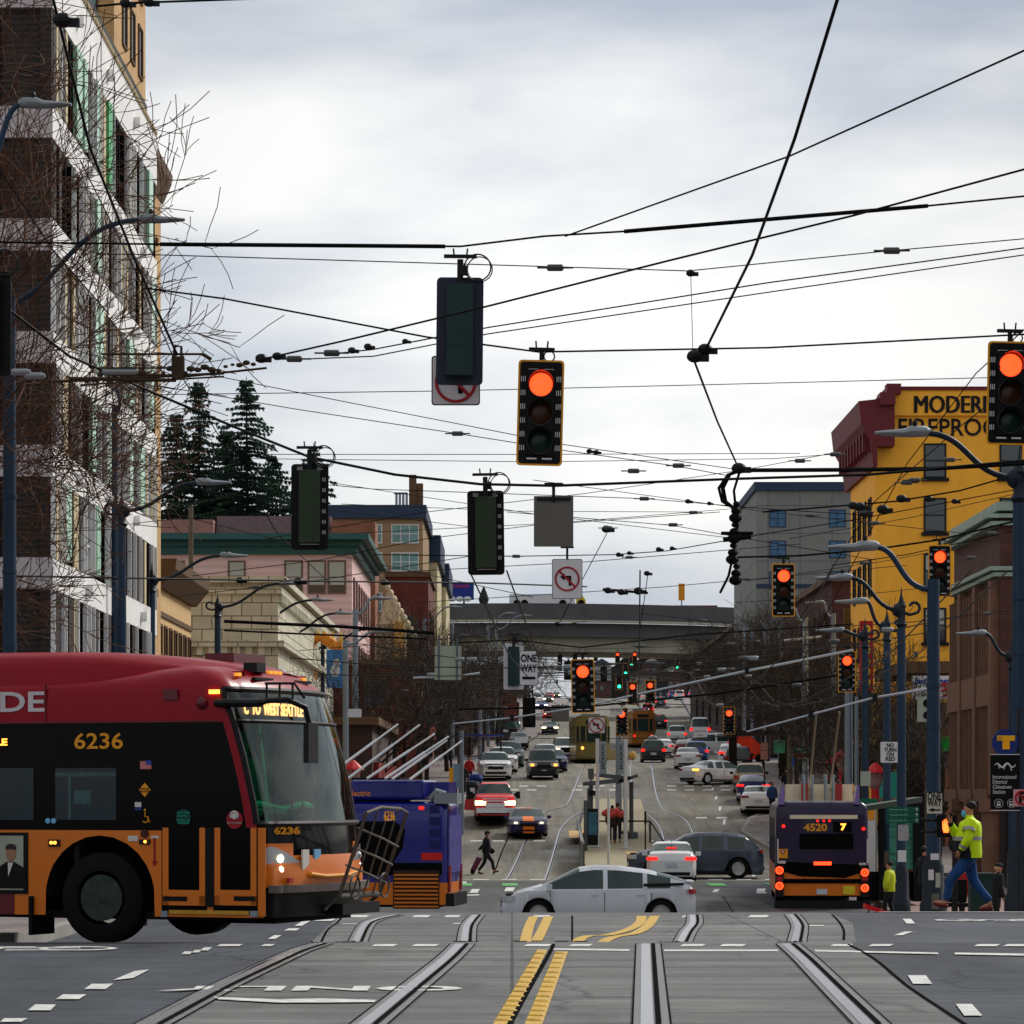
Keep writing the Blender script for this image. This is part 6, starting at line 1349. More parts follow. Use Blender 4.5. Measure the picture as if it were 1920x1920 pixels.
for i,(c0,wd) in enumerate(((-.02,.8),(-.17,.5),(-.10,.64),(-.21,.42))):
    o=[q for q in D.objects if q.parent is t and q.name.startswith('lettering')][i]; o.location.x=(c0+.02)*w
b=B(); pts=[Vector((-.36*w+.72*w*u,-.008,h*(.30+.035*math.sin(u*13)))) for u in [i/24 for i in range(25)]]; b.tube(pts,[.006+.012*math.sin(PI*i/24) for i in range(25)],5); b.tube([pts[4],pts[4]+Vector((.02,0,-.08))],.008,4); b.tube([pts[12],pts[12]+Vector((-.02,0,-.08))],.008,4); b.tube([pts[18],pts[18]+Vector((.02,0,-.08))],.008,4); b.obj('wave_emblem',m_signw,t)
b=B(); 
for sx in (-.22,.22): b.ring((sx*w,-.006,-h*.37),.075,.003,'Y',24,4); b.prism([(sx*w+x,-.01,-h*.37+z) for x,z in rrect(.06 if sx<0 else .085,.075,.02)],(0,.004,0)); b.box((sx*w-.022,-.008,-h*.37-.045),(.012,.004,.02)); b.box((sx*w+.022,-.008,-h*.37-.045),(.012,.004,.02))
b.mm(-w/2,w/2,-.008,0,-h/2,-h/2+.012); b.mm(-w/2,w/2,-.008,0,h/2-.012,h/2); b.obj('pictograms',m_signw,t)
b=B()
for sx in (-.22,.22): b.prism([(sx*w+x,-.013,-h*.362+z) for x,z in rrect(.04 if sx<0 else .06,.03,.01)],(0,.004,0))
b.obj('pictogram_windows',m_black,t)
b=B(); b.tube([(.25,.06,h/2+.8),(.25,.06,-h/2-2.2)],.05); b.obj('post',m_poled,t)
t,w,h=sign('road_sign','no parking sign with a red ring at the right edge over the black station panel',1900,1934,1480,1512,55,mat('sign_pinkish',S(204,150,156),.5,noise=.05),r=.02); b=B(); b.ring((0,-.01,0),w*.37,.018,'Y',32,5); b.tube([(-w*.27,-.012,w*.27),(w*.27,-.012,-w*.27)],.016,5); b.obj('prohibition_ring',m_sred,t); text('P',.26,'letter_p',m_black,t,facing((0,-.006,0),(0,-1,0)),.004,.012)
# bicycle route signs
t=thing('route_sign','three stacked green bicycle route boards on the dark ornamental pole','sign',at(1690.5,1528,80)); k=80/F
for i,s in enumerate(('Downtown 0.6','Waterfront 0.5','Union Sta 0.1')):
    z=(10.3-i*10.3)*k; b=B(); b.prism([(x,-.25,z+q) for x,q in rrect(61*k,9.6*k,.02)],(0,.02,0)); p=b.obj('board',m_sgrn,t); b=B(); b.prism([(x,-.254,z+q) for x,q in rrect(59*k,8.2*k,.02)],(0,.006,0)); b.obj('board_face',mat('board_green',S(0,78,58),.5),p)
    text(s,.07,'lettering',mat('pale_green_print',S(120,190,170),.5),t,facing((-8*k,-.258,z),(0,-1,0)),.002,.0,width=34*k); b=B(); b.tube([(26*k,-.26,z-3*k),(26*k,-.26,z+2.6*k)],.008,4); b.tube([(24*k,-.26,z+.6*k),(26*k,-.26,z+3*k),(28*k,-.26,z+.6*k)],.007,4); b.obj('arrow',m_signw,t)
t,w,h=sign('notice_board','blank pale notice fixed to the dark pole under the green route boards',1681,1701,1546,1576,80,mat('notice_pale',S(150,150,150),.7,noise=.25,scale=9)); t.location.y-=.3
# pedestrian signal with the orange hand
t=thing('pedestrian_signal','pedestrian signal showing a lit orange hand beside the walking man','pedestrian signal',at(1775,1549,57)); b=B(); b.prism([(x,0,z) for x,z in rrect(.36,.40,.03)],(0,.16,0)); b.obj('housing',m_black,t)
b=B(); b.prism([(x*.9,-.01,z*.9) for x,z in ((-.06,-.13),(.03,-.13),(.055,-.02),(.10,.045),(.075,.06),(.04,.01),(.035,.12),(.015,.125),(.01,.02),(.0,.145),(-.02,.145),(-.025,.02),(-.035,.13),(-.055,.13),(-.055,.02),(-.07,.10),(-.085,.10),(-.085,-.04))],(0,.008,0)); b.obj('hand_symbol',mat('lit_hand',(.6,.05,.01),.4,noise=0,emit=3.5,ecol=(1,.1,.015)),t)
b=B(); b.tube([(-.18,.1,.1),(-.42,.3,.12)],.03); b.tube([(-.18,.1,-.1),(-.42,.3,-.1)],.03); b.obj('bracket',m_dark,t)
b=B(); b.ball((.16,0.05,-.32),.13,10,(1,1,1.2)); b.tube([(.16,.05,-.3),(.16,.05,-1.9)],.05); b.obj('push_button_post',m_dark,t)
# ================= poles =================
def bez(p,n=12):
    out=[]
    for i in range(n+1): t=i/n; out.append(p[0]*(1-t)**3+p[1]*3*t*(1-t)**2+p[2]*3*t*t*(1-t)+p[3]*t**3)
    return out
def lamp_pole(label,px,ptop,Y,arm=None,w=.30,m=m_pole,ornate=True,group='street lamp poles',bands=0,base=True,zb=None):
    z0=g(Y)+.14 if zb is None else zb; t=thing('street_lamp' if arm else 'street_pole',label,'street lamp' if arm else 'pole',(X_(px,Y),Y,z0),0,group); H=Z_(ptop,Y)-z0; b=B()
    if base: b.lathe([(w*.95,0),(w*.95,.28),(w*.78,.34),(w*.74,1.0),(w*.62,1.08),(w*.55,1.2)],(0,0,0),14); b.obj('base',m_poled,t,40); b=B()
    h0=1.1 if base else 0
    hs=H-.9 if ornate else H
    b.lathe([(w*.5,h0),(w*.46,hs*.6),(w*.42,hs)],(0,0,0),14); 
    for k in range(bands): z=H*(.32+.12*k); b.lathe([(w*.52,z),(w*.52,z+.08)],(0,0,0),14)
    b.obj('shaft',m,t,40)
    if ornate:
        b=B(); b.lathe([(w*.42,hs),(w*.62,hs+.08),(w*.40,hs+.16),(w*.40,hs+.5),(w*.52,hs+.56),(w*.22,hs+.72),(w*.2,hs+.78),(w*.12,hs+.82),(w*.03,hs+1.05)],(0,0,0),12); b.obj('finial',m_poled,t,40)
    if arm:
        e=at(arm[0],arm[1],Y)-Vector((X_(px,Y),Y,z0)); s=1 if e.x>0 else -1; a=Vector((s*w*.3,0,min(H-.45,e.z-.2) if ornate else H-.2)); L=abs(e.x)
        b=B(); b.tube(bez([a,a+Vector((s*L*.42,0,.05)),e-Vector((s*L*.55,0,.05)),e-Vector((s*.35,0,0))]),.055 if L<4 else .06,8); 
        if ornate:
            sc=[a+Vector((-s*(.15+.22*math.cos(q)),0,-.02+.20*math.sin(q))) for q in [-1.2+i*.5 for i in range(9)]]; b.tube([a]+[a+Vector((-s*.3,0,-.12))]+[a+Vector((-s*(.42+.14*math.cos(q)),0,.06-.16*math.cos(q)*0+.15*math.sin(q))) for q in [-1.6,-.9,-.2,.5,1.2,2.0,2.8]],.045,6); b.ball(a,.16,8,(1,1,1.2))
        b.obj('arm',m if not ornate else m_poled,t,50)
        b=B(); n=10; vs=[]
        prof=[(-.38,.05,.05),(-.3,.1,.10),(-.05,.12,.11),(.1,.10,.08),(.45,.13,.05),(.62,.06,.03)]
        for (x,hw,hh) in prof:
            for k in range(8): q=2*PI*k/8; vs.append(tuple(e+Vector((s*(x),hw*math.cos(q),hh*math.sin(q)+(.03 if x<.05 else 0)))))
        fs=[(i*8+k,i*8+(k+1)%8,i*8+8+(k+1)%8,i*8+8+k) for i in range(5) for k in range(8)]+[tuple(range(7,-1,-1)),tuple(range(40,48))]
        b.add(vs,fs); lh=b.obj('lamp_head',m_lampgrey,t,45); b=B(); b.lathe([(.04,0),(.05,.09),(.03,.13)],e+Vector((s*-.1,0,.1)),8); b.obj('photocell',m_dark,lh)
    return t
lp=lamp_pole
lp('thick blue street pole at the left edge behind the bare branches',18,560,66,None,.30,ornate=False,bands=4)
lp('ornamental lamp pole in front of the white banded building, arm curving right',228,928,90,(392,905),.30,bands=2)
lp('second ornamental lamp pole on the left, in front of the low cream building',285,1064,112,(432,1042),.26,bands=1)
lp('ornamental lamp pole in front of the terracotta building, nearest of its row',408,1118,132,(540,1094),.30)
lp('lamp pole second in the row before the terracotta building',478,1144,146,(600,1125),.28)
lp('lamp pole third in the row, below the pink building corner',538,1172,160,(642,1150),.27)
lp('lamp pole beside the yellow dragon sculpture',605,1196,176,(700,1180),.26)
lp('short ornamental pole top left of the terracotta building lamps',380,1172,150,None,.24)
lp('lamp arm reaching in from the left edge high up, level with the top storeys',-60,330,60,(72,196),.26,ornate=False,base=False)
lp('lamp pole whose long arm rises across the white banded building',-30,560,68,(292,412),.26,ornate=False)
lp('low lamp pole head against the lower storeys of the banded building',215,760,100,(236,728),.22,ornate=False)
lp('galvanised pole with a double arm in front of the pink building corner',666,1143,150,(712,1122),.32,m_galv,False)
lp('galvanised pole just left of the one at the pink building corner',648,1200,140,(715,1185),.28,m_galv,False)
for i,(px,pt,Y,arm,lab) in enumerate(((915,1172,300,(955,1150),'pale pole before the left of the elevated road, first of the pair'),(931,1176,310,(985,1154),'pale pole before the left of the elevated road, second of the pair'),(848,1168,260,None,'pale pole seen against the elevated road over the square sign back'),(795,1160,240,(852,1138),'grey lamp pole right of the red brick building'),(1160,1330,165,None,'grey post under the small red signal near the streetcar'))): lp(lab,px,pt,Y,arm,.34,m_galv,False,base=False)
lp('thick blue pole at the right edge carrying the station signs and a high lamp',1912,850,58,(1705,812),.30,bands=4,ornate=True)
lp('blue pole plastered with stickers that carries the ONE WAY sign',1750,1086,62,(1612,1026),.28,bands=4,ornate=False)
lp('tallest ornamental pole right of centre with a scroll on its right side',1690,1112,84,(1572,1084),.26,bands=3)
lp('ornamental pole just left of the tallest one',1663,1148,96,(1604,1128),.25,bands=3)
lp('ornamental pole in front of the red restaurant sign',1622,1168,110,(1563,1182),.27,bands=4)
lp('slim ornamental lamp pole in front of the brown brick building on the right',1896,1205,104,(1828,1188),.20,bands=2)
lp('galvanised pole with a cross arm right of the dark trees',1510,1158,175,(1478,1142),.36,m_galv,False,bands=3,base=False)
lp('galvanised pole between the cross arm pole and the yellow building',1563,1150,170,(1532,1130),.28,m_galv,False,base=False); lp('broad grey pole below the red signal on the right pavement',1591,1296,120,None,.33,m_galv,False)
lp('thin grey pole right of the broad grey pole',1606,1306,118,None,.16,m_galv,False,base=False); lp('pale wooden utility pole with insulators behind the right trees',1550,1225,190,None,.3,m_wood,False,base=False)
for i,(px,pt,Y) in enumerate(((1395,1172,250),(1410,1180,262),(1433,1168,240),(1440,1172,270),(1462,1170,230))): lp('slim pale pole against the elevated road on the right, number %s from its left end'%('one','two','three','four','five')[i],px,pt,Y,None,.26,m_galv,False,base=False,group='pale poles by the elevated road')
for px,pt,Y,lab in ((358,950,150,'wooden utility pole rising in front of the brown mansard roof'),(1480,1380,150,'leaning pale wooden post by the right trees'),(865,1370,155,'grey post behind the trolley poles'),(900,1330,200,'grey utility post by the left shops')): lp(lab,px,pt,Y,None,.26 if Y<190 else .3,m_wood if 'ooden' in lab else m_galv,False,base=False)
# posters and boxes strapped to the poles (each its own thing)
for px,py,Y,w_,h_,mm,lab in ((1751,1606,61.7,.16,.12,m_signw,'white sticker high on the plastered blue pole'),(1744,1640,61.7,.1,.2,m_signw,'torn white sticker low on the plastered blue pole'),(1757,1650,61.7,.09,.28,m_pale,'pale torn poster on the right side of the plastered pole'),(1752,1690,61.7,.14,.3,m_signback,'faded sticker near the foot of the plastered pole'),(1657,1610,95.6,.26,.45,m_signback,'grey poster on the ornamental pole left of the route boards'),(1690,1605,83.6,.22,.3,m_signw,'white graffiti sticker on the tallest ornamental pole'),(1622,1460,109.6,.35,.5,m_pale,'pale control box strapped to the pole by the restaurant sign')):
    b=B(); b.box((0,0,0),(w_,.03,h_)); o=b.obj('sticker' if 'box' not in lab else 'control_box',mm,None,loc=at(px,py,Y)-Vector((0,.14,0))); tag(o,lab,'sticker' if 'box' not in lab else 'box')
b=B(); b.box((0,0,0),(.34,.24,.5)); o=b.obj('speaker_box',m_pale); o.location=at(1737,1330,64); tag(o,'pale box with two round black openings on the grey post','box'); b=B(); b.disc((0,-.13,.12),.08,.02); b.disc((0,-.13,-.12),.08,.02); b.obj('openings',m_black,o)
# mast arms
def mast(label,pts,Y,r0,r1,m=None):
    P=[at(x,y,Y) for x,y in pts]; t=thing('mast_arm',label,'mast arm',P[0]); b=B(); n=len(P); b.tube([p-P[0] for p in P],[r0+(r1-r0)*i/(n-1) for i in range(n)],8); b.obj('arm',m or mat('pale_arm',S(168,176,182),.45,.3,noise=.1),t,60); b=B()
    for i in range(1,n-1): b.box(P[i]-P[0],(.12,.16,.2))
    b.obj('clamps',m_dark,t); return t
mast('long pale mast arm sloping down from the ornamental poles past the central signals',[(1600,1219),(1400,1258),(1190,1303),(1090,1326),(960,1346),(850,1357)],98,.04,.022)
mast('pale mast arm from the sticker covered pole sloping down to the left',[(1742,1291),(1640,1308),(1520,1340),(1400,1372)],80,.034,.02); mast('short pale arm crossing the galvanised pole on the right',[(1540,1194),(1470,1201)],174,.07,.06); mast('pale arm behind the pale square sign back',[(900,1262),(862,1268),(775,1271)],126,.05,.04)
# ================= wires =================
nwire=[0]
def wire(label,pts,r=.012,ins=(),m=None,sag=0,name='overhead_wire',blobs=(),thick=()):
    r*=.85
    """pts: (px,py,distance) of a stretched cable"""
    P=[at(*p) for p in pts]; Q=[]
    for i in range(len(P)-1):
        n=8 if sag else 2
        for k in range(n):
            t=k/n; q=P[i].lerp(P[i+1],t); q.z-=sag*4*t*(1-t); Q.append(q)
    Q.append(P[-1]); o0=P[0]; t_=thing(name,label,'overhead wire',o0,0,'overhead wires'); b=B(); b.tube([q-o0 for q in Q],r,5); b.obj('cable',m or m_wire,t_)
    for (px,py,Y) in ins: c=at(px,py,Y)-o0; b=B(); b.lathe([(.03,-.12),(.05,-.1),(.05,.1),(.03,.12)],c,8,'X'); b.tube([c-Vector((.26,0,0)),c+Vector((.26,0,0))],.014,4); b.obj('insulator',m_ins,t_,40)
    for (px,py,Y,s) in blobs: c=at(px,py,Y)-o0; b=B(); b.ball(c,s,7,(1.4,1,1)); b.box(c+Vector((s*1.4,0,-s*.3)),(s*1.5,s,s)); b.obj('clamp',m_dark,t_)
    for (i,j,rr_) in thick: b=B(); b.tube([q-o0 for q in Q if P[i].x-1e-6<=q.x<=P[j].x+1e-6],rr_,6); b.obj('sleeve',m_wire,t_)
    return t_
wire('heavy cable carrying the biggest signal back, running from the left edge to the right edge',[(-20,454,41),(300,458,41),(835,462,41),(865,462,41),(1020,443,41),(1170,434,41),(1740,386,41),(1940,366,41)],.016,thick=((1,2,.028),(5,6,.028)))
wire('thin wire rising steeply from the heavy cable to the upper right corner',[(1060,443,41),(1480,293,37),(1940,86,32)],.014)
wire('bold black wire dropping from the top edge to the trolley crossing',[(1576,-20,30),(1490,260,33),(1410,480,38),(1325,652,44)],.022,blobs=((1303,668,44,.09),(1322,655,44,.08)))
wire('bold wire continuing down from the trolley crossing toward the yellow building',[(1303,680,44),(1345,790,52),(1385,878,60)],.02); wire('fine dropper wire with a ball above the trolley crossing',[(1295,508,44),(1299,655,44)],.006,blobs=((1295,512,44,.05),))
wire('thin wire with two insulators below the heavy cable',[(180,476,46),(300,478,46),(1030,500,46),(1290,508,46),(1650,472,46),(1940,446,46)],.010,ins=((1041,502,46),(1672,470,46)))
wire('dark wire falling left from the right edge across the biggest signal back',[(1940,312,36),(1600,404,37),(1260,487,38),(910,575,39),(640,640,41),(480,676,42)],.016)
wire('upper of two parallel wires falling left from the right edge',[(1940,462,48),(1440,530,48),(915,614,48),(700,655,48),(620,664,48)],.013,ins=((622,662,48),),blobs=((690,650,48,.05),(660,657,48,.05),(760,640,48,.04)))
wire('lower of two parallel wires falling left from the right edge',[(1940,475,49),(1440,548,49),(915,626,49),(700,668,49),(550,674,49)],.012,ins=((552,673,49),),blobs=((490,672,47,.07),(520,668,47,.06)))
wire('cable that carries the central red signal, rising from the left',[(270,540,42),(420,560,42),(800,632,42),(1010,660,42),(1440,652,42),(1940,626,42)],.015)
wire('thin level wire crossing the round red sign',[(300,740,60),(840,733,60),(1300,722,60),(1940,706,60)],.010); wire('thin wire slanting from the trolley switch down to the yellow building',[(380,700,62),(640,752,62),(1060,834,62),(1380,880,62)],.010)
wire('thin slanting wire with an insulator left of the central red signal',[(300,724,66),(560,768,66),(858,813,66),(1060,845,66),(1270,874,66),(1370,893,66)],.011,ins=((858,813,66),(1188,883,66),(1272,873,66)),blobs=((1105,846,66,.05),(1118,848,66,.05)))
wire('heavy cable carrying the lower row of signal backs',[(-10,560,50),(130,668,51),(300,742,52),(450,805,52),(580,857,52),(740,890,52),(900,908,52),(1040,911,52),(1380,898,52),(1630,890,52),(1940,862,52)],.028)
wire('very thick black cable in front of the yellow building',[(1385,882,56),(1600,881,56),(1750,879,56),(1940,868,56)],.045,blobs=((1385,878,56,.1),))
b_=thing('feeder_loop','black looped feeder cables hanging in a tangle below the thick cable','cable',at(1385,880,56)); o0=at(1385,880,56); b=B()
for dx,r in ((-24,.03),(-14,.03),(-8,.022)): b.tube([at(1390,882,56)-o0,at(1372+dx*.3,890,56)-o0,at(1362+dx*.6,915,56)-o0,at(1366+dx*.5,940,56)-o0,at(1380,955,56)-o0],r,6)
b.tube([at(1387,884,56)-o0,at(1376,920,56)-o0,at(1383,985,56)-o0,at(1375,1040,56)-o0,at(1366,1080,56)-o0,at(1350,1112,56)-o0],.026,6)
for i in range(12): b.ball(at(1381-(i*37%9),945+i*13,56)-o0,.05+.02*(i%3),6,(1.3,1,1))
b.tube([at(1352,1000,56)-o0,at(1412,1000,56)-o0],.035); b.tube([at(1356,1012,56)-o0,at(1408,1006,56)-o0],.05); b.obj('cable',m_wire,b_)
# trolley switch gear, left
t=thing('trolley_switch','rusty trolley wire switch frame in front of the white banded building','trolley switch',at(250,705,46)); o0=at(250,705,46); b=B()
for y0,y1,x0,x1,r in ((716,700,100,420,.022),(710,713,130,330,.03),(702,704,200,330,.02),(690,690,180,345,.014),(664,664,190,380,.018),(708,690,330,500,.018),(722,706,150,420,.014)): b.tube([at(x0,y0,46)-o0,at(x1,y1,46)-o0],r,6)
b.tube([at(380,664,46)-o0,at(396,674,46)-o0],.03); b.box(at(334,690,46)-o0,(.18,.12,.32)); b.tube([at(327,648,46)-o0,at(340,650,46)-o0,at(340,690,46)-o0,at(327,688,46)-o0,at(327,648,46)-o0],.02,4)
rr=random.Random(5)
for i in range(26): b.ball(at(150+i*13,710-i*1.0+rr.uniform(-6,6),46)-o0,rr.uniform(.02,.045),6,(1.5,1,1))
b.obj('frame',mat('rusty_iron',S(58,44,30),.8,noise=.4,scale=9),t); b=B()
for x in (65,38,212,240): b.lathe([(.03,-.15),(.05,-.1),(.05,.1),(.03,.15)],at(x,698+(x*7%14),46)-o0,8,'X')
b.obj('insulators',m_lampgrey,t)
wire('black wire climbing from the switch frame to the top left corner',[(332,665,46),(250,480,43),(170,280,40),(105,20,37),(95,-20,36)],.022,blobs=((118,38,37,.09),)); wire('fine wire across the upper left storeys',[(-20,290,50),(100,470,50),(205,590,50)],.014)
wire('long thin wire down the left building face to the hotel cornice',[(150,300,70),(260,520,74),(340,705,80),(400,800,85),(520,1000,95),(620,1095,110)],.018)
wire('wire along the top edge of the picture',[(180,12,40),(240,6,40),(520,-4,40)],.018,blobs=((236,6,40,.06),(280,4,40,.06)))
W=wire
W('level wire just above the apartment roof, upper',[(300,852,70),(1000,852,70),(1500,850,70)],.010); W('level wire just above the apartment roof, lower',[(300,858,74),(1000,866,74),(1450,860,74),(1560,852,74)],.010,ins=((1566,852,74),(1500,864,74)))
W('wire from the conifers to the grey apartment block',[(300,880,80),(700,917,80),(1208,935,80),(1450,955,80),(1610,965,80)],.012,ins=((1208,935,80),(1620,960,80)),blobs=((1290,940,80,.06),(1330,944,80,.05)))
W('rising wire passing the blank grey sign back',[(500,1010,90),(800,960,90),(1100,925,90),(1400,880,90),(1560,850,90)],.012,ins=((1566,851,90),)); W('falling wire below the blank grey sign back',[(950,960,85),(1260,985,85),(1400,1010,85),(1640,1050,85)],.012,ins=((1262,984,85),(1140,990,85)))
W('wire from the green signal back to the yellow building foot',[(700,1040,95),(968,1043,95),(1150,1040,95),(1250,1033,95),(1440,1000,95),(1600,975,95),(1920,915,95)],.018,ins=((968,1043,95),),blobs=((1160,1040,95,.07),(1180,1037,95,.06),(1235,1030,95,.07),(1260,1028,95,.06),(1620,962,95,.12),(1655,955,95,.14),(1740,935,95,.1),(1790,940,95,.08)))
W('dark contact wire slanting over the grey apartment block',[(1430,960,70),(1560,950,70),(1680,940,70),(1800,920,70),(1940,880,70)],.022,ins=((1700,905,70),(1715,900,70)),blobs=((1600,948,70,.09),(1612,950,70,.1),(1690,935,70,.09)))
W('wire crossing the yellow building from lower left to the top right',[(1480,1290,100),(1560,1130,90),(1700,870,80),(1830,700,70),(1940,600,62)],.016); W('second wire crossing the yellow building steeply',[(1500,1160,80),(1640,940,75),(1800,800,66),(1940,690,60)],.014,ins=((1780,862,68),))
W('cable carrying the red signal before the yellow building',[(1380,1045,76),(1500,1042,76),(1640,1030,76),(1762,1012,76),(1940,968,76)],.028); W('wire from the pole tops to the right brick building',[(1560,1060,86),(1700,1040,86),(1880,1000,86),(1940,990,86)],.016,ins=((1820,1046,86),(1860,1000,86)))
W('low wire over the terracotta building',[(30,1080,86),(300,1085,92),(620,1090,100),(900,1093,110),(1100,1100,120)],.034,blobs=((560,1090,100,.12),(450,1088,96,.1),(720,1092,104,.1))); W('thin wire rising past the pink building window',[(360,1080,100),(600,1050,100),(800,1010,100),(1000,985,100),(1350,960,100)],.014)
W('dark low cable passing above the red bus roof',[(420,1165,80),(640,1175,80),(815,1187,80)],.05); W('slack cable under it',[(420,1182,82),(600,1190,82),(800,1198,82)],.03)
W('cable carrying the teal signal over the upper road',[(860,1205,92),(965,1200,92),(1090,1214,92),(1300,1190,92),(1600,1170,92)],.024,ins=((1200,1212,92),(1370,1208,92))); W('black cable sagging behind the mast arm',[(860,1330,120),(1100,1325,120),(1350,1300,120),(1600,1262,120)],.045)
W('thin tensioned wire from the sky to the upper trolley lines',[(1045,1175,100),(1138,1000,100)],.016,blobs=((1137,992,100,.12),(1045,1170,100,.07))); W('short dropper wire beside the hanging no left turn sign',[(1200,1180,100),(1215,1075,100)],.016,blobs=((1197,1108,100,.12),(1213,1075,100,.08),(1165,1110,100,.1),(1140,1107,100,.1)))
W('heavy trolley splice between the two dropper wires',[(1130,1105,100),(1215,1112,100)],.05)
for i,(x0,y0,x1,y1,Y,ins,lab) in enumerate(((620,905,1380,1010,88,1020,'faint wire crossing just under the green signal back'),(660,1000,1420,950,92,1300,'faint rising wire behind the blank grey sign back'),(700,1075,1500,1020,105,1180,'faint wire above the blue billboard'),(640,945,1300,960,96,0,'level faint wire at the apartment chimney height'),(780,1130,1700,1060,112,1400,'faint wire over the purple delivery truck'),(1000,900,1900,1010,84,1520,'faint falling wire in front of the grey apartment block'),(1400,1090,1930,1000,90,1620,'faint wire crossing the lower yellow wall'),(1380,1130,1930,1080,96,1760,'faint wire below the second red signal on the right'),(1480,1010,1930,920,82,1640,'faint wire across the middle of the yellow wall'),(1500,1180,1930,1140,100,1850,'faint wire across the brown brick piers'),(300,905,900,990,90,0,'faint wire from the conifers to the green signal back'),(310,960,1000,1120,105,560,'faint wire across the mansard roof and the pink cornice'),(320,1120,900,1040,100,480,'faint wire across the pink siding'),(560,1220,1100,1165,118,870,'faint wire over the pale square sign back'),(1200,1150,1640,1190,120,1320,'faint wire under the elevated road at the right'),(860,1290,1500,1340,135,1010,'faint wire across the far signals'),(640,1300,1400,1250,140,760,'faint wire behind the mast arm'),(900,1385,1640,1372,126,1350,'level wire just above the parked cars'))):
    W(lab,[(x0,y0,Y),((x0+x1)/2,(y0+y1)/2+6,Y),(x1,y1,Y)],.011 if Y<100 else .015,ins=((ins,y0+(y1-y0)*(ins-x0)/(x1-x0)+3,Y),) if ins else (),m=m_wire2)
# trolley network along and across the street
def street_wire(label,x0,x1,Ya,Yb,h,r): 
    pts=[]; n=14
    for i in range(n+1): Y=Ya+(Yb-Ya)*i/n; pts.append(Vector((x0+(x1-x0)*i/n,Y,g(Y)+h)))
    t=thing('trolley_wire',label,'trolley wire',pts[0],0,'trolley wires along the street'); b=B(); b.tube([p-pts[0] for p in pts],r,5); b.obj('cable',m_wire2,t)
    b=B()
    for p in pts[1:-1]: b.box(p-pts[0]+Vector((0,0,.06)),(.06,.3,.12))
    b.obj('hanger_clips',m_ins,t)
for i,(x0,x1,nm) in enumerate(((-.8,9.6,'leftmost'),(-.1,10.3,'second from the left'),(2.4,12.9,'third from the left'),(6.0,15.8,'third from the right'),(8.6,18.4,'second from the right'),(9.3,19.1,'rightmost'))): street_wire('trolley wire running up the hill, %s of the six'%nm,x0,x1,60,330,6.6,.016)
rr=random.Random(21); LMK=['by the hidden parked cars','over the first crossing','above the red pickup truck','over the platform shelter','above the black boxy SUV','over the silver turning saloon','level with the white minivan','above the olive streetcar','over the upper crossing','in front of the ochre streetcar','just before the elevated road','under the elevated road','over the far traffic','by the white banded building','over the blue trolleybus','over the purple trolleybus','above the crossing pedestrian','near the info panel','above the blue coupe','over the kerb bulge']
for i in range(20):
    Y=(88,122,150,165,178,190,205,215,228,242,255,268,285,300,320,98,110,136,345,380)[i]; xl=-6.4+(Y-80)*.035; xr=12+(Y-80)*.045; hl=rr.uniform(6.6,8.8); hr=rr.uniform(6.6,8.8); sg_=rr.uniform(.3,1.0); gz=g(Y)
    P=[Vector((xl+(xr-xl)*t,Y,gz+hl+(hr-hl)*t-sg_*4*t*(1-t))) for t in [k/10 for k in range(11)]]
    t=thing('span_wire','thin span wire stretched across the street '+LMK[i],'overhead wire',P[0],0,'span wires'); b=B(); b.tube([p-P[0] for p in P],.016,4); b.obj('cable',m_wire2,t)
    for k in range(rr.randrange(2,5)): q=P[rr.randrange(1,10)]-P[0]+Vector((rr.uniform(-.3,.3),0,0)); b=B(); b.lathe([(.05,-.16),(.075,-.12),(.075,.12),(.05,.16)],q,7,'X'); b.obj('insulator',[m_lampgrey,m_ins][k%2],t,40)
# ================= station island and shelter =================
isl=sheet('station_platform',[(122,2.85,5.75),(135,2.95,6.1),(158,3.35,6.7),(174,4.2,7.0)],mat('platform_concrete',S(150,140,112),.7,noise=.2,scale=1.5,bump=.1),.32,wall=.1)
b=B()
for x,Y in ((5.35,133),(3.2,150)): b.prism([(x-.5,Y,g(Y)+.33),(x+.4,Y,g(Y)+.33),(x+.45,Y+5,g(Y+5)+.33),(x-.45,Y+5,g(Y+5)+.33)],(0,0,.006))
struct(b.obj('tactile_paving',mat('tactile_yellow',S(226,184,104),.6,noise=.1)))
b=B(); b.prism([(2.75,122.5,g(122)),(2.9,122.5,g(122)),(2.9,122.5,g(122)+1.),(2.75,122.5,g(122)+1.)],(0,0,0)) if 0 else None
pts=[(2.72+(Y-122)*.014,Y) for Y in range(123,150,3)]
for i in range(len(pts)-1):
    (x,y),(x2,y2)=pts[i],pts[i+1]; b.prism([(x,y,g(y)+.3),(x2,y2,g(y2)+.3),(x2,y2,g(y2)+1.25),(x,y,g(y)+1.25)],(.06,0,0))
o=b.obj('platform_screen',mat('olive_panel',S(96,90,66),.6,noise=.2)); tag(o,'low olive screen wall along the left edge of the platform','screen'); b=B(); b.tube([(x-.05,y,g(y)+1.3) for x,y in pts],.04,6); b.tube([(pts[0][0]-.05,pts[0][1],g(123)+1.3),(pts[0][0]-.05,pts[0][1],g(123)+.3)],.04,6); b.obj('handrail',m_galv,o)
b=B(); y=128; b.tube([(5.9,125,g(125)+.3),(5.9,125,g(125)+1.3),(6.3,146,g(146)+1.3),(6.3,146,g(146)+.3)],.04,6); b.tube([(3.6,146.5,g(146)+1.3),(6.3,146.5,g(146)+1.3)],.04,6); o=b.obj('platform_rail',m_rubber); tag(o,'thin brown rail on the right edge of the platform','handrail')
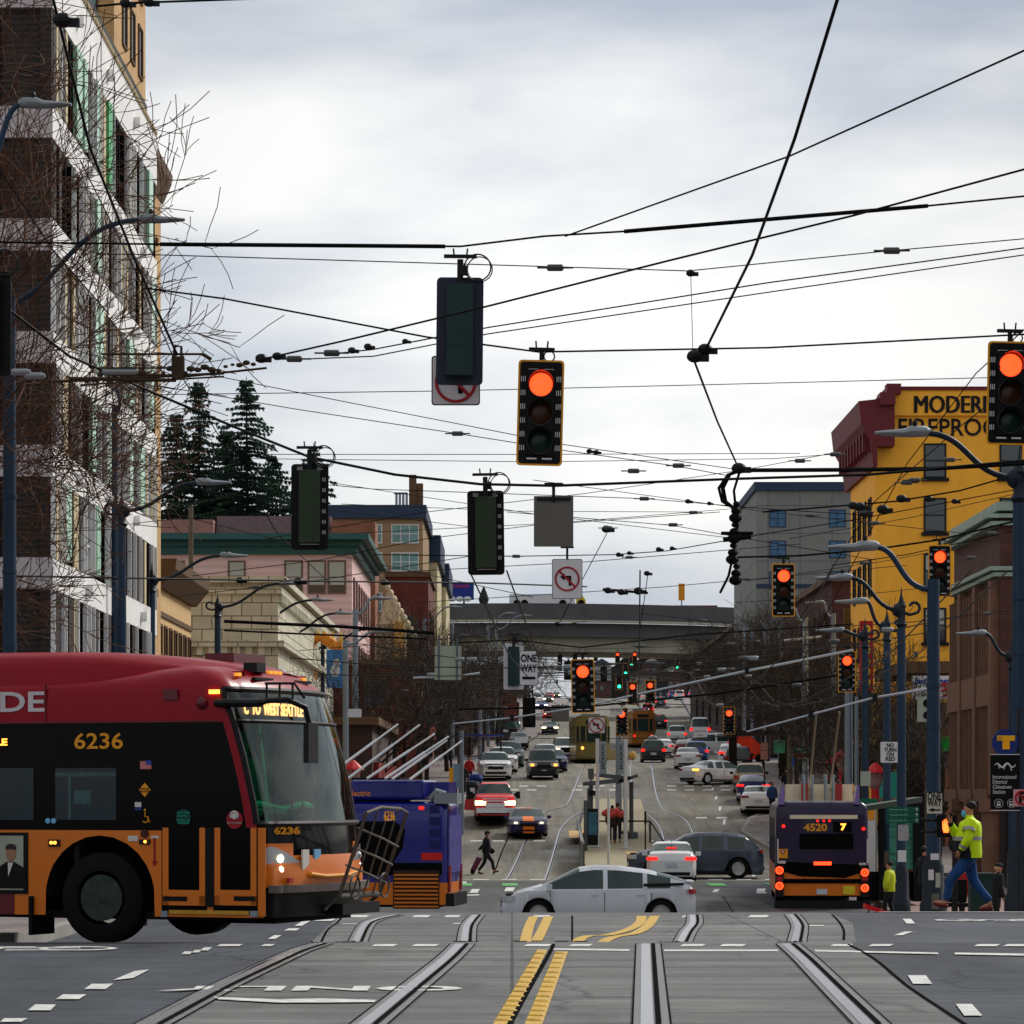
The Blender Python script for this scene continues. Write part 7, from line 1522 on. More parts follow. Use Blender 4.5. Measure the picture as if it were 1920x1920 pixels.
Ys=148.; k=Ys/F; t=thing('tram_shelter','grey platform shelter with two tilted flat roof beams on slim posts','shelter',gat(1140,Ys,.32)); o0=gat(1140,Ys,.32); m_sh=mat('shelter_grey',S(84,90,94),.5,.2,noise=.1)
def L_(px,py,Y=Ys): return at(px,py,Y)-o0
for px,py,dy in ((1105,1478,0),(1186,1466,1.5),(1112,1470,4),(1180,1458,5)): b=B(); p=L_(px,py); q=Vector((p.x,dy,0)); b.tube([q,Vector((p.x,dy,p.z))],.1,8); b.lathe([(.34,0),(.3,.35),(.14,.4)],q,4); b.obj('post',m_sh,t)
b=B(); b.prism([L_(1095,1474),L_(1175,1466),L_(1175,1458),L_(1095,1466)],(0,3,0)); b.prism([L_(1160,1470)+Vector((0,0,0)),L_(1196,1457),L_(1196,1451),L_(1160,1463)],(0,4,0)); b.obj('roof',m_sh,t); b=B(); b.prism([L_(1120,1455),L_(1182,1462),L_(1182,1456),L_(1120,1449)],(0,5,0)); b.obj('rear_roof',m_sh,t)
b=B(); b.box(L_(1110,1487),(.3,.3,.25)); b.obj('speaker',m_dark,t)
t=thing('info_panel','dark standing information panel with a blue map on the platform','info panel',gat(1108,140,.32)); b=B(); b.box((0,0,1.0),(.62,.14,1.6)); b.obj('frame',m_dark,t); b=B(); b.box((.08,-.08,1.15),(.38,.02,1.0)); b.obj('map',mat('map_print',S(60,110,130),.5,noise=.6,scale=6),t)
t=thing('platform_post','slim grey pillar left of the information panel','post',gat(1098,139,.32)); b=B(); b.box((0,0,1.1),(.16,.2,2.2)); b.obj('pillar',m_sh,t)
for px,pt,Y,bx,lab in ((1120,1384,142,(1124,1137),'white platform mast with a vertical lettered banner, left one'),(1173,1384,141,(1160,1169),'white platform mast with a vertical lettered banner, right one')):
    z0=g(Y)+.32; t=thing('banner_mast',lab,'mast',(X_(px,Y),Y,z0)); H=Z_(pt,Y)-z0; b=B(); b.tube([(0,0,0),(0,0,H)],.085,10); b.lathe([(.3,0),(.3,.05)],(0,0,0),12); b.obj('mast',m_signw,t,40); b=B(); x0,x1=X_(bx[0],Y)-X_(px,Y),X_(bx[1],Y)-X_(px,Y); zz=Z_(1390,Y)-z0; b.mm(x0,x1,-.12,-.09,zz-1.45,zz); b.obj('banner',mat('banner_grey',S(136,148,158),.6),t)
    text('JACKSON',.2,'lettering',m_dark,t,facing(((x0+x1)/2,-.125,zz-.7),(0,-1,0),(-1 if 1 else 1,0,0)),.004,.004,width=1.1)
t=thing('white_post','thin bare white post standing in front of the platform shelter','post',gat(1141,126,.32)); b=B(); b.tube([(0,0,0),(0,0,Z_(1481,126)-g(126)-.32)],.05,8); b.obj('post',m_signw,t)
t=thing('black_post','thin black post on the right of the platform','post',gat(1210,128,.32)); b=B(); b.tube([(0,0,0),(0,0,1.9)],.03,8); b.box((0,0,1.8),(.08,.05,.5)); b.obj('post',m_rubber,t)
for px,pt,Y in ((1083,1440,152),): t=thing('small_signal_box','grey equipment box on a post at the platform end','box',gat(1108,168,.3)); b=B(); b.box((0,0,1.8),(.3,.3,.55)); b.tube([(0,0,0),(0,0,1.6)],.05); b.obj('box',m_sh,t)
# orange barricades and cones by the streetcar
m_cone=mat('cone_orange',S(230,70,40),.6,noise=.1); 
for i,(px,Y) in enumerate(((1061,262),(1066,270),(1071,280),(1075,290),(1078,300),(1240,275))):
    t=thing('traffic_cone','orange cone in a line left of the olive streetcar','traffic cone',gat(px,Y),0,'orange cones'); 
    if i==5: t['label']='lone orange cone right of the ochre streetcar'
    b=B(); b.lathe([(.28,0),(.28,.05),(.17,.06),(.06,1.0),(0,1.02)],(0,0,0),12); b.obj('cone',m_cone,t,40); b=B(); b.lathe([(.135,.4),(.105,.6)],(0,0,0),12,cap=False); b.obj('band',m_signw,t)
t=thing('orange_barrel','orange tarpaulin covered works trailer by the right kerb','trailer',gat(1398,232,.1)); b=B(); b.prism([(-1.5,0,.3),(1.6,0,.3),(1.3,0,1.1),(.3,0,2.0),(-.9,0,1.9),(-1.6,0,1.0)],(0,2.4,0)); b.obj('tarpaulin',mat('orange_tarp',S(226,60,30),.6,noise=.3,scale=1.5),t); b=B(); 
for s in (-1,1): b.disc((s,-.05,.32),.32,.2)
b.obj('wheel',m_rubber,t)
t=thing('yellow_barrier','pale yellow concrete block and sack beside the upper crossing','barrier',gat(1157,250)); b=B(); b.prism([(-1,0,0),(1,0,0),(.8,0,.8),(-.8,0,.8)],(0,.6,0)); b.obj('block',mat('pale_block',S(170,150,110),.8,noise=.2),t); b=B(); b.ball((1.2,0,.35),.32,10,(.9,.8,1.1)); b.obj('sack',mat('yellow_sack',S(210,160,80),.7,noise=.2),t)
# ================= right pavement furniture =================
Yk=92; o0=gat(1690,Yk,.13); t=thing('bus_shelter','bus shelter with green patterned glass behind the dark poles','bus shelter',o0); 
for px in (1600,1652,1726): b=B(); p=X_(px,Yk)-o0.x; b.box((p,0,1.35),(.16,.16,2.7)); b.obj('post',m_black,t)
b=B(); b.prism([(X_(1560,Yk)-o0.x,-.2,2.45),(X_(1728,Yk)-o0.x,-.2,2.85),(X_(1728,Yk)-o0.x,-.2,3.0),(X_(1560,Yk)-o0.x,-.2,2.6)],(0,2.2,0)); b.obj('roof',mat('shelter_roof',S(70,80,72),.5,noise=.1),t)
m_wave=mat('green_wave_glass',S(60,130,110),.3,noise=.75,scale=2.2,stretch=(.6,1,4)); b=B(); b.mm(X_(1668,Yk)-o0.x,X_(1716,Yk)-o0.x,.05,.08,.9,2.3); b.obj('patterned_glass',m_wave,t); b=B(); b.mm(X_(1606,Yk)-o0.x,X_(1726,Yk)-o0.x,.3,.36,0,.85); b.mm(X_(1712,Yk)-o0.x,X_(1726,Yk)-o0.x,-.1,1.8,0,2.75); b.obj('lower_panel',m_black,t)
t,w,h=sign('hoarding','plain turquoise hoarding behind the ornamental poles',1644,1684,1448,1496,118,mat('turquoise',S(52,160,142),.6,noise=.06),'hoarding',r=.01)
t=thing('ticket_kiosk','white and yellow ticket kiosk with a green canopy behind the purple bus','kiosk',gat(1619,104,.13)); b=B(); b.box((0,0,1.4),(.7,.6,2.6)); b.obj('cabinet',m_signw,t); b=B(); b.box((.08,-.31,2.45),(.5,.02,.4)); b.obj('yellow_panel',m_gold,t); b=B(); b.box((-.05,-.33,2.5),(.14,.02,.18)); b.obj('bus_symbol',m_black,t); b=B(); b.box((0,-.05,2.85),(.85,.7,.16)); b.obj('canopy',m_sgrn,t)
def lantern(label,px,py,Y):
    t=thing('lantern_lamp',label,'lantern',gat(px,Y,.14),0,'red lantern lamps'); H=Z_(py,Y)-g(Y)-.14; b=B(); b.tube([(0,0,0),(0,0,H-.9)],.07); b.obj('post',m_pale,t); b=B(); b.lathe([(.12,H-.95),(.22,H-.8),(.3,H-.35)],(0,0,0),8); b.obj('glass',mat('lantern_glass',S(150,110,110),.4,noise=.2),t); b=B(); b.lathe([(.42,H-.36),(.36,H-.28),(.16,H-.1),(.04,H)],(0,0,0),8); b.lathe([(.14,H-1.4),(.14,H-.95)],(0,0,0),8)
    for k_ in range(8): q=2*PI*k_/8; b.tube([(.13*math.cos(q),.13*math.sin(q),H-.95),(.31*math.cos(q),.31*math.sin(q),H-.36)],.015,4)
    b.obj('roof',mat('lantern_red',S(190,26,32),.5,noise=.1),t)
lantern('red pagoda lantern lamp between the ornamental poles',1641,1430,114); lantern('red pagoda lantern lamp left of the broad grey pole',1579,1405,140); lantern('red lantern lamp seen between the white trolley poles',662,1425,120); lantern('small red lantern lamp further up the right pavement',1559,1420,160)
t=thing('street_name_sign','green street name sign above a brown one on a grey post at the right','sign',gat(1512,158,.15)); k=158/F; H=Z_(1410,158)-g(158); b=B(); b.tube([(0,0,0),(0,0,H+.2)],.06); b.obj('post',m_galv,t); b=B(); b.box((-.05,-.08,H),(1.15,.03,.26)); b.obj('green_blade',m_sgrn,t); b=B(); b.box((-.05,-.08,H-.32),(1.1,.03,.2)); b.obj('brown_blade',mat('brown_sign',S(100,50,34),.5),t); text('6th Ave S',.16,'lettering',m_signw,t,facing((-.05,-.1,H),(0,-1,0)),.004,0,width=.8)
for px0,px1,p0,p1,Y,c,lab in ((1426,1440,1392,1424,170,S(150,110,100),'pink poster in a dark frame by the right bus stop'),(1451,1472,1388,1412,168,S(60,140,110),'green poster sign by the right bus stop'),(1480,1489,1420,1436,160,S(60,100,190),'small blue and white bus stop flag'),(850,862,1432,1490-12,150,S(120,150,170),'tall pale poster stand on the left pavement'),(842,850,1440,1480,149,S(230,160,30),'narrow yellow panel beside the tall poster stand')):
    t,w,h=sign('poster_panel',lab,px0,px1,p0,p1,Y,mat('poster_%d'%px0,c,.6,noise=.45,scale=7),'poster',r=.02); b=B(); b.tube([(0,.05,-h/2-1.4),(0,.05,h/2)],.04); b.obj('post',m_dark,t)
t=thing('bus_stop_canopy','long dark canopy of the right hand bus stop beyond the parked cars','shelter',gat(1440,200,.15)); b=B(); b.mm(-2.6,2.9,-.6,1.6,2.55,2.85); b.obj('roof',m_dark,t); 
for x in (-2.2,-.3,1.0,2.6): b=B(); b.box((x,0,1.3),(.5 if x in(-2.2,1.0) else .14,.3,2.6)); b.obj('post',m_black,t)
t=thing('blue_canopy','blue awning frame of the left hand bus stop','shelter',gat(900,200,.15)); b=B(); b.mm(-1.5,1.5,-.4,1.4,2.5,2.62); b.obj('roof',mat('awning_blue',S(20,60,150),.5),t)
for x in (-1.3,1.3): b=B(); b.box((x,0,1.25),(.1,.1,2.5)); b.obj('post',m_dark,t)
for px,Y,c,lab in ((892,178,S(20,40,120),'deep blue bin on the left pavement near the white SUVs'),(886,172,S(18,22,34),'black litter bin with a white notice on the left kerb'),(1560,112,S(30,34,40),'dark litter bin behind the purple bus')): t=thing('litter_bin',lab,'bin',gat(px,Y,.15)); b=B(); b.lathe([(.32,0),(.38,1.0),(.42,1.05),(.34,1.25),(.0,1.3)],(0,0,0),12); b.obj('body',mat('bin_%d'%px,c,.5),t,40); b=B(); b.box((0,-.38,.75),(.25,.03,.35)); b.obj('notice',m_signw if px==886 else m_dark,t)
# red folded bicycle trailer / tarp, litter, bench
t=thing('red_sled','red folded cart lying on the pavement right of the purple bus','cart',gat(1655,76,.14)); b=B(); b.prism([(-.42,0,.30),(-.4,0,.42),(.35,0,.16),(.4,0,.10)],(0,.5,0)); b.obj('bed',mat('red_plastic',S(214,20,28),.4),t); b=B(); b.tube([(-.4,.1,.0),(-.3,.1,.3)],.02); b.tube([(.3,.1,.12),(-.1,.1,.0)],.02); b.obj('frame',m_dark,t)
t=thing('bench','dark bench with pale slatted ends behind the walking man','bench',gat(1815,70,.14)); b=B(); b.box((0,0,.45),(1.1,.4,.08)); b.obj('seat',m_black,t); b=B(); b.box((-.35,.2,.75),(.7,.06,.5),0); b.obj('backrest',m_black,t)
for x in (-.5,.5,.2): b=B(); b.box((x,0,.22),(.06,.35,.44)); b.obj('leg',m_pale,t)
t=thing('utility_cabinet','dark green utility cabinet right of the bench','cabinet',gat(1838,66,.14)); b=B(); b.box((0,0,.5),(.45,.4,1.0)); b.box((0,0,1.02),(.5,.45,.05)); b.obj('box',m_steal,t)
t=thing('restaurant_sign','tall red vertical restaurant sign with yellow discs on the yellow building','sign',at(1625,1220,150)); b=B(); b.mm(-.3,.3,0,.5,-1.9,1.4); b.obj('panel',mat('sign_red_panel',S(170,20,24),.5,noise=.1),t); b=B()
for i in range(6): b.ring((0,-.02,1.0-i*.5),.14,.05,'Y',10,4)
b.obj('characters',mat('sign_yellow',S(230,200,40),.5),t)
# dragon-like yellow sculpture
t=thing('pole_sculpture','yellow scaly curved creature sculpture wrapped round a lamp pole','sculpture',at(600,1240,172)); b=B(); o0=at(600,1240,172)
P=[at(x,y,172)-o0 for x,y in ((590,1275),(582,1250),(577,1225),(582,1203),(597,1196),(613,1199),(624,1208),(634,1216),(646,1212))]; P=[Vector((p.x,-.2,p.z)) for p in P]; Q=[]
for i in range(len(P)-1): Q+= [P[i].lerp(P[i+1],k/3) for k in range(3)]
b.tube(Q,[.16+.18*math.sin(PI*min(1,i/14)) if i<14 else max(.12,.34-.01*(i-14)) for i in range(len(Q))],9); b.obj('body',mat('ochre_scales',S(226,140,36),.6,noise=.35,scale=8),t,60); b=B()
for i in range(2,len(Q),2): b.lathe([(.12,.2),(0,.5)],Q[i],4); 
for dx in (-.4,.0,.45): b.lathe([(.14,0),(.02,.6)],P[6]+Vector((dx,0,.1)),5)
b.obj('spines',mat('dragon_gold',S(220,180,50),.6),t)
t,w,h=sign('banner','blue banner with a pale abstract picture under the yellow sculpture',612,644,1218,1290,168,mat('banner_blue',S(66,120,180),.6,noise=.25,scale=1.5),'banner',r=.02); b=B(); b.ball((0,-.02,-.1),.3,10,(.9,.1,1.1)); b.ball((.1,-.02,.35),.2,10,(1,.1,1)); b.obj('picture',mat('pale_print',S(190,196,200),.7,noise=.5,scale=4),t)
# ================= trucks and hoardings on and behind the elevated road =================
Zt=lambda py:Z_(py,445)
def ontop(px): return X_(px,452)
t=thing('billboard','blue advertising billboard with red lettering above the elevated road','billboard',at(850,1110,452)); b=B(); b.mm(-2.9,2.9,0,.3,-1.1,1.3); b.obj('panel',mat('billboard_blue',S(30,48,130),.6,noise=.1),t); text('WINTER SALE ON NOW',.5,'lettering',mat('billboard_red',S(210,30,60),.5),t,facing((-.2,-.03,.8),(0,-1,0)),.02,.01,width=4.8); b=B(); 
for x in (-2.2,-1.2,-.2,.9,2.0): b.ball((x,-.1,-1.0+(.5 if x<-2 else 0)),.55,8,(1,.3,.7))
b.obj('white_heap',m_signw,t); b=B(); b.tube([(-1,.2,-1),(-1,.2,-3)],.15); b.tube([(1.5,.2,-1),(1.5,.2,-3)],.15); b.obj('post',m_dark,t)
def truck(label,px0,px1,py0,py1,m1,m2,nose=1):
    Y=446; x0,x1=X_(px0,Y),X_(px1,Y); z0,z1=Z_(py1,Y),Z_(py0,Y); t=thing('lorry',label,'truck',((x0+x1)/2,Y,z0)); w=x1-x0; h=z1-z0; b=B(); b.mm(-w/2,w/2*.72,0,2.4,h*.2,h); b.obj('trailer',m1,t); b=B(); b.prism([(w*.38,0.1,h*.1),(w*.5,0.1,h*.1),(w*.5,.1,h*.5),(w*.46,.1,h*.9),(w*.38,.1,h*.9)],(0,2.1,0)); b.obj('cab',m2,t); 
    for x in (-.4,-.3,.2,.44): b=B(); b.disc((x*w,-.02,.1*h+.2),.5,.3); b.obj('wheel',m_rubber,t)
    return t
truck('white pipe carrying truck with a yellow cab on the elevated road',955,1098,1114,1136,m_signw,mat('truck_yellow',S(220,190,40),.5)); tt=truck('purple delivery truck with a white cab on the elevated road',1345,1252,1135,1156,mat('truck_purple',S(110,34,72),.5,noise=.1),m_signw); tt.name='lorry.001'
truck('red truck behind the trees at the right end of the elevated road',1395,1450,1145,1160,mat('truck_red',S(170,26,30),.5),m_signw)
t=thing('road_sign','tall orange works sign standing on the elevated road','sign',at(1278,1110,440)); b=B(); b.box((0,0,0),(.85,.1,2.3)); b.obj('panel',mat('works_orange',S(214,140,30),.6),t); b=B(); b.tube([(0,.1,-1),(0,.1,-3.5)],.1); b.obj('post',m_galv,t)
t=thing('conical_shrub','dark clipped conifer shrub beside the blue billboard','shrub',at(907,1120,455)); b=B(); b.lathe([(.5,-1),(.75,-.3),(.5,.5),(.1,1.5)],(0,0,0),8); b.obj('foliage',mat('dark_foliage',(.02,.03,.02),.9,noise=.5,scale=3),t)
# ================= trees =================
m_bark=mat('bark',S(56,42,32),.9,noise=.35,scale=4); m_twig=mat('twigs',S(82,52,34),.9,noise=.35,scale=1.5); m_barkd=mat('dark_bark',S(44,38,32),.9,noise=.4,scale=3); m_twigd=mat('dark_twigs',S(52,44,36),.9,noise=.4,scale=1)
def bare(seed,H,spread,depth,r0,tr0=.3,kids=(4,6),up=.45,tm=m_bark,bm=m_twig,name='bare_tree',lean=(0,0),rmin=.004):
    rr=random.Random(seed); tb,cb=B(),B()
    def grow(p,d,L,r,lv):
        n=4 if lv<2 else 3; pts=[p]; rs=[r]; dd=d.copy(); q=p.copy()
        for i in range(n):
            dd=(dd+Vector((rr.uniform(-1,1),rr.uniform(-1,1),rr.uniform(-.5,.9)*up))*.27).normalized(); q=q+dd*L/n; pts.append(q.copy()); rs.append(max(rmin,r*(1-.55*(i+1)/n)))
        (tb if lv==0 else cb).tube(pts,rs,(8,6,4,3,3,3)[lv],False)
        if lv>=depth: return
        k=rr.randint(*kids)+(2 if lv==0 else 0)
        for j in range(k):
            t=rr.uniform(.35 if lv else .45,1); f=t*n; i=min(n-1,int(f)); bp=pts[i].lerp(pts[i+1],f-i); br=rs[i]+(rs[i+1]-rs[i])*(f-i)
            ax=dd.orthogonal().normalized(); ax.rotate(Matrix.Rotation(rr.uniform(0,2*PI),3,dd)); nd=(dd*rr.uniform(.55,1.0)+ax*rr.uniform(.6,1.1)*spread+Vector((0,0,up*.35))).normalized()
            grow(bp,nd,L*rr.uniform(.5,.78),br*rr.uniform(.45,.7),lv+1)
    grow(Vector((0,0,0)),Vector((lean[0],lean[1],1)).normalized(),H*.55,r0,0)
    t=thing(name,'x','tree'); tb.obj('trunk',tm,t,60); cb.obj('crown',bm,t); return t
BT=[bare(s,9.5,1.0,4,.17,tm=m_barkd,bm=m_twigd,kids=(5,6),rmin=.011) for s in (11,12,13)]; usedt=[0,0,0]
def put(i,label,px,Y,sc=1,rz=0,group='bare street trees'):
    i%=3; loc=gat(px,Y,.1)
    if not usedt[i]: usedt[i]=1; t=BT[i]; t.location=loc; t.rotation_euler=(0,0,rz); t['label']=label; t.scale=(sc,)*3
    else: t=copy_tree(BT[i],None,loc,rz,label,None,sc)
    t['group']=group
LT=[(704,150,1.0,'bare tree at the left kerb right behind the blue trolleybus'),(752,163,1.05,'bare tree in front of the cream ornamental gable'),(782,176,1.1,'bare tree in front of the plain red brick building'),(800,192,1.05,'bare tree left of the pale square sign back'),(838,208,1.1,'bare tree behind the pale square sign back'),(862,226,1.05,'bare tree by the left bus stop canopy'),(880,246,1.1,'bare tree left of the teal signal'),(905,268,1.1,'bare tree behind the teal signal'),(935,300,1.2,'bare tree at the foot of the left pale pole pair'),(960,345,1.2,'bare tree left of the sky gap under the elevated road'),(985,400,1.2,'distant bare tree on the left of the hill road'),(1000,460,1.2,'most distant bare tree on the left of the hill road')]
RT_=[(1585,132,.95,'bare tree left of the ticket kiosk'),(1545,152,1.1,'mossy bare tree right of the galvanised cross arm pole'),(1520,170,1.15,'bare tree under the red signal right of centre'),(1495,184,1.1,'bare tree behind the street name sign'),(1480,200,1.15,'bare tree over the dark bus stop canopy'),(1462,216,1.1,'bare tree behind the canopy posts'),(1440,236,1.1,'bare tree by the orange tarpaulin trailer'),(1425,256,1.15,'bare tree on the far side of the upper crossing'),(1408,280,1.2,'bare tree left of the slim pale poles'),(1390,310,1.25,'bare tree before the right end of the elevated road'),(1370,350,1.3,'bare tree under the right part of the elevated road'),(1350,400,1.3,'bare tree beyond the elevated road on the right'),(1330,450,1.3,'bare tree halfway up the far right slope'),(1312,520,1.4,'bare tree high on the far right slope'),(1618,142,1.,'bare tree in front of the maroon brick building'),(1700,128,.85,'bare tree in front of the yellow wall'),(1760,130,.8,'bare tree between the yellow building and the brown brick one'),(1455,300,1.4,'bare tree against the grey apartment block'),(1480,262,1.4,'second bare tree against the grey apartment block'),(1550,210,1.3,'bare tree against the maroon brick building')]
for k,(px,Y,s,l) in enumerate(LT+RT_): put(k,l,px,Y,s*(.89 if k not in (18,19) else .85),k*1.7)
big=bare(77,17.5,1.0,5,.20,kids=(4,6),up=.5,tm=m_bark,bm=m_twig,lean=(.03,0),rmin=.010); big.location=gat(-300,66,.1); big.scale=(.95,.95,1); big['label']='big bare tree whose twigs fan over the white banded building from the left edge'; big['category']='tree'
big2=bare(31,13,1.0,5,.14,kids=(4,5),up=.4,tm=m_bark,bm=m_twig,lean=(.03,0),rmin=.010); big2.location=gat(-120,72,.1); big2['label']='second bare tree low at the left edge, its tangle of twigs around the blue pole'
# conifers
m_needle=mat('conifer_needles',(.026,.056,.034),.85,noise=.5,scale=.6)
def conifer(seed,H,R,z0):
    rr=random.Random(seed); t=thing('conifer','x','tree'); b=B(); b.tube([(0,0,0),(0.1,0,H*.5),(0,0,H)],[.45,.25,.03],7,False); b.obj('trunk',m_barkd,t,60); b=B(); z=z0
    while z<H-.3:
        f=1-(z-z0)/(H-z0); L=R*(f**.8)*rr.uniform(.75,1.15)+.25; nb=rr.randint(5,8)
        for k in range(nb):
            a=rr.uniform(0,2*PI); Lb=L*rr.uniform(.5,1.2); d=Vector((math.cos(a),math.sin(a),0)); sd=Vector((-d.y,d.x,0)); n=max(3,int(Lb/.35)); pts=[]
            for i in range(n+1): u=i/n; pts.append(Vector((0,0,z))+d*Lb*u+Vector((0,0,Lb*(.12*u-.42*u*u+.18*u**4)+ (.15 if f<.2 else 0)*u)))
            for i in range(n):
                p=pts[i]; w=.42*(1-.55*i/n)*(.4+.6*min(1,f*2.5))
                for s in (-1,1):
                    for q in range(2):
                        tip=p+sd*s*w*rr.uniform(.7,1.5)+d*rr.uniform(.05,.4)+Vector((0,0,-rr.uniform(.05,.4))); b.add([p,p+d*.16+Vector((0,0,.05)),tip,p-d*.06+Vector((0,0,-.12))],[(0,1,2,3)])
                b.add([p+Vector((0,0,.1)),pts[i+1],p-Vector((0,0,.16))],[(0,1,2)])
        z+=rr.uniform(.28,.5)*(1 if f>.15 else .8)
    b.obj('crown',m_needle,t); return t
CV=[(462,706,5.2,'tallest conifer with open tiers behind the black signal back',3),(372,712,4.2,'narrow conifer left of the tallest one',4),(330,770,4.6,'broad conifer at the edge of the banded building',5),(425,800,5.,'lower conifer filling in between the two tall ones',6),(510,850,4.6,'short conifer right of the tallest one',7),(588,830,4.2,'conifer whose tip shows above the black signal back',8),(400,870,5.5,'lowest dark conifer in the middle of the clump',9),(560,905,4.6,'low conifer over the mansard roof',10)]
for px,py,R,l,s in CV:
    Y=284+s; z0=g(Y); H=Z_(py,Y)-z0; t=conifer(s,H,R*1.45,H*.40); t.location=(X_(px,Y),Y,z0); t['label']=l; t['group']='conifers on the hill'
# ================= people =================
m_skin=mat('skin',S(176,120,92),.6,noise=.08,scale=12); m_hair=mat('dark_hair',(.012,.009,.007),.7,noise=.3,scale=30); m_hiv=mat('hi_vis_yellow',S(208,236,0),.6,noise=.22,scale=6,bump=1.,bscale=7); m_jean=mat('blue_denim',S(26,66,116),.8,noise=.45,scale=6,bump=1.,bscale=8,stretch=(1,1,.5)); m_cblk=mat('black_cloth',(.010,.011,.014),.85,noise=.25,scale=8,bump=.3); m_cdk=mat('dark_navy_cloth',S(26,30,42),.85,noise=.25,scale=8)
m_cred=mat('red_cloth',S(150,20,24),.8,noise=.15); m_shoe=mat('brown_shoe',S(110,44,30),.6,noise=.2,scale=12); m_sole=mat('pale_sole',S(200,180,150),.7); m_refl=mat('reflective_tape',S(150,150,150),.4,.3,noise=.1); m_mask=mat('blue_mask',S(90,170,205),.7,noise=.1); m_grey_h=mat('grey_hair',S(120,116,110),.7,noise=.3,scale=30)
def V(*a): return Vector(a)
def person(label,loc,rz,h=1.75,top=m_cblk,legs=m_cblk,hair=m_hair,step=.0,arms=None,fat=1.,lean=0.,shoe=m_shoe,hat=None,long_coat=False,group=None,detail=False,skin=m_skin):
    """standing figure facing +x; step = stride length; arms = [(elbow,hand),(elbow,hand)] for left (+y) and right (-y)"""
    k=h/1.75; t=thing('person',label,'person',loc,rz,group); s=lambda v:v*k
    ln=V(lean,0,0); pel=V(0,0,.95); wa=V(.02*fat,0,1.1)+ln*.3; ch=V(0.01,0,1.32)+ln*.7; nk=V(0.01,0,1.50)+ln; hd=V(.04,0,1.60)+ln*1.15; ht=V(.03,0,1.70)+ln*1.2
    sh=[V(0,.18*fat**.5,1.43)+ln*.9,V(0,-.18*fat**.5,1.43)+ln*.9]
    arms=arms or [(V(-.04,.26,1.16),V(.04,.25,.92)),(V(-.02,-.26,1.16),V(.06,-.25,.92))]
    hip=[V(0,.095,.92),V(0,-.095,.92)]; f=step/2; kn=[V(f*.75+.04,.10,.50+abs(step)*.02),V(-f*.35+.06,-.10,.50)]; an=[V(f*1.05,.10,.10+ (0 if step<.3 else .03)),V(-f*1.0-.0,-.10,.12 if step else .09)]; toe=[V(f*1.05+.19,.11,.05+(.09 if step>.5 else 0)),V(-f+.17,-.11,.03)]
    P=[(pel,.10),(wa,.10*fat),(ch,.12*fat),(nk,.055),(hd,(.078,.088)),(ht,(.062,.075))]; E=[(0,1),(1,2),(2,3),(3,4),(4,5)]
    def ad(p,r,fr): P.append((p,r)); E.append((fr,len(P)-1)); return len(P)-1
    for i in (0,1):
        a=ad(sh[i],.055,2); e_=ad(arms[i][0],.042,a); w_=ad(arms[i][1],.030,e_)
        hdv=(arms[i][1]-arms[i][0]).normalized(); pm=ad(arms[i][1]+hdv*.07,(.036,.02),w_)
        if detail:
            side=hdv.cross(V(0,1,0)).normalized(); curl=V(0,-1 if i==0 else 1,0)*.5
            for q in range(4): off=side*(.03-.02*q); f1=ad(arms[i][1]+hdv*(.11-.008*abs(q-1))+off,.009,pm); f2=ad(arms[i][1]+hdv*(.135-.01*abs(q-1))+off+curl*.05,.008,f1); ad(arms[i][1]+hdv*(.13-.012*abs(q-1))+off+curl*.09,.007,f2)
            th=ad(arms[i][1]+hdv*.05+side*.045,.011,w_); ad(arms[i][1]+hdv*.085+side*.06+curl*.03,.009,th)
        l=ad(hip[i],.075,0); kk=ad(kn[i],.05,l); aa=ad(an[i],.036,kk); ad(toe[i],(.035,.03),aa)
    skinmesh([(p*k,(r*k if not isinstance(r,tuple) else (r[0]*k,r[1]*k))) for p,r in P],E,'body',skin,t,2)
    # clothes
    F_=fat; hem=V(0,0,.86 if not long_coat else .6)
    jb=B(); n=20; secs=[(hem.z+.0,.145*F_,.175*F_,.0),(.93,.150*F_,.178*F_,.0),(1.02,.160*F_,.183*F_,.02),(1.12,.158*F_,.183*F_,.02),(1.25,.145*F_,.190*F_,.01),(1.36,.135*F_,.200*F_**.9,.0),(1.43,.115*F_,.185*F_**.9,.0),(1.475,.085,.125,.0),(1.51,.068,.072,.01),(1.54,.062,.066,.015)]
    rq=random.Random(len(D.objects)); base=0
    for (z,rx,ry,dx) in secs:
        c=V(dx*F_,0,z)+ln*max(0,(z-.9)/.6)
        for q in range(n): a_=2*PI*q/n; w_=1+rq.uniform(-.022,.022); jb.v.append(tuple((c+V(rx*w_*math.cos(a_),ry*w_*math.sin(a_),0))*k))
    for i in range(len(secs)-1):
        for q in range(n): a0=i*n+q; a1=i*n+(q+1)%n; jb.f.append((a0,a1,a1+n,a0+n))
    jb.f.append(tuple(range(n-1,-1,-1))); jb.mi=[0]*len(jb.f)
    for i in (0,1):
        s0=sh[i]+V(0,-.03 if i==0 else .03,-.02); el,hn=arms[i]; we=el.lerp(hn,.86)
        pts=[s0,s0.lerp(el,.35),s0.lerp(el,.75),el,el.lerp(we,.3),el.lerp(we,.7),we]; rs=[.085*F_**.4,.088*F_**.4,.075,.074,.072,.064,.055]
        jb.tube([p*k for p in pts],[r_*k for r_ in rs],12); jb.ball(s0*k,.088*k*F_**.4,10)
    jb.obj('jacket',top,t,70)
    Q=[(V(0,0,.95),(.135*F_**.6,.165*F_**.6)),(V(0,0,1.0),(.14*F_**.6,.165*F_**.6))]; E3=[(0,1)]
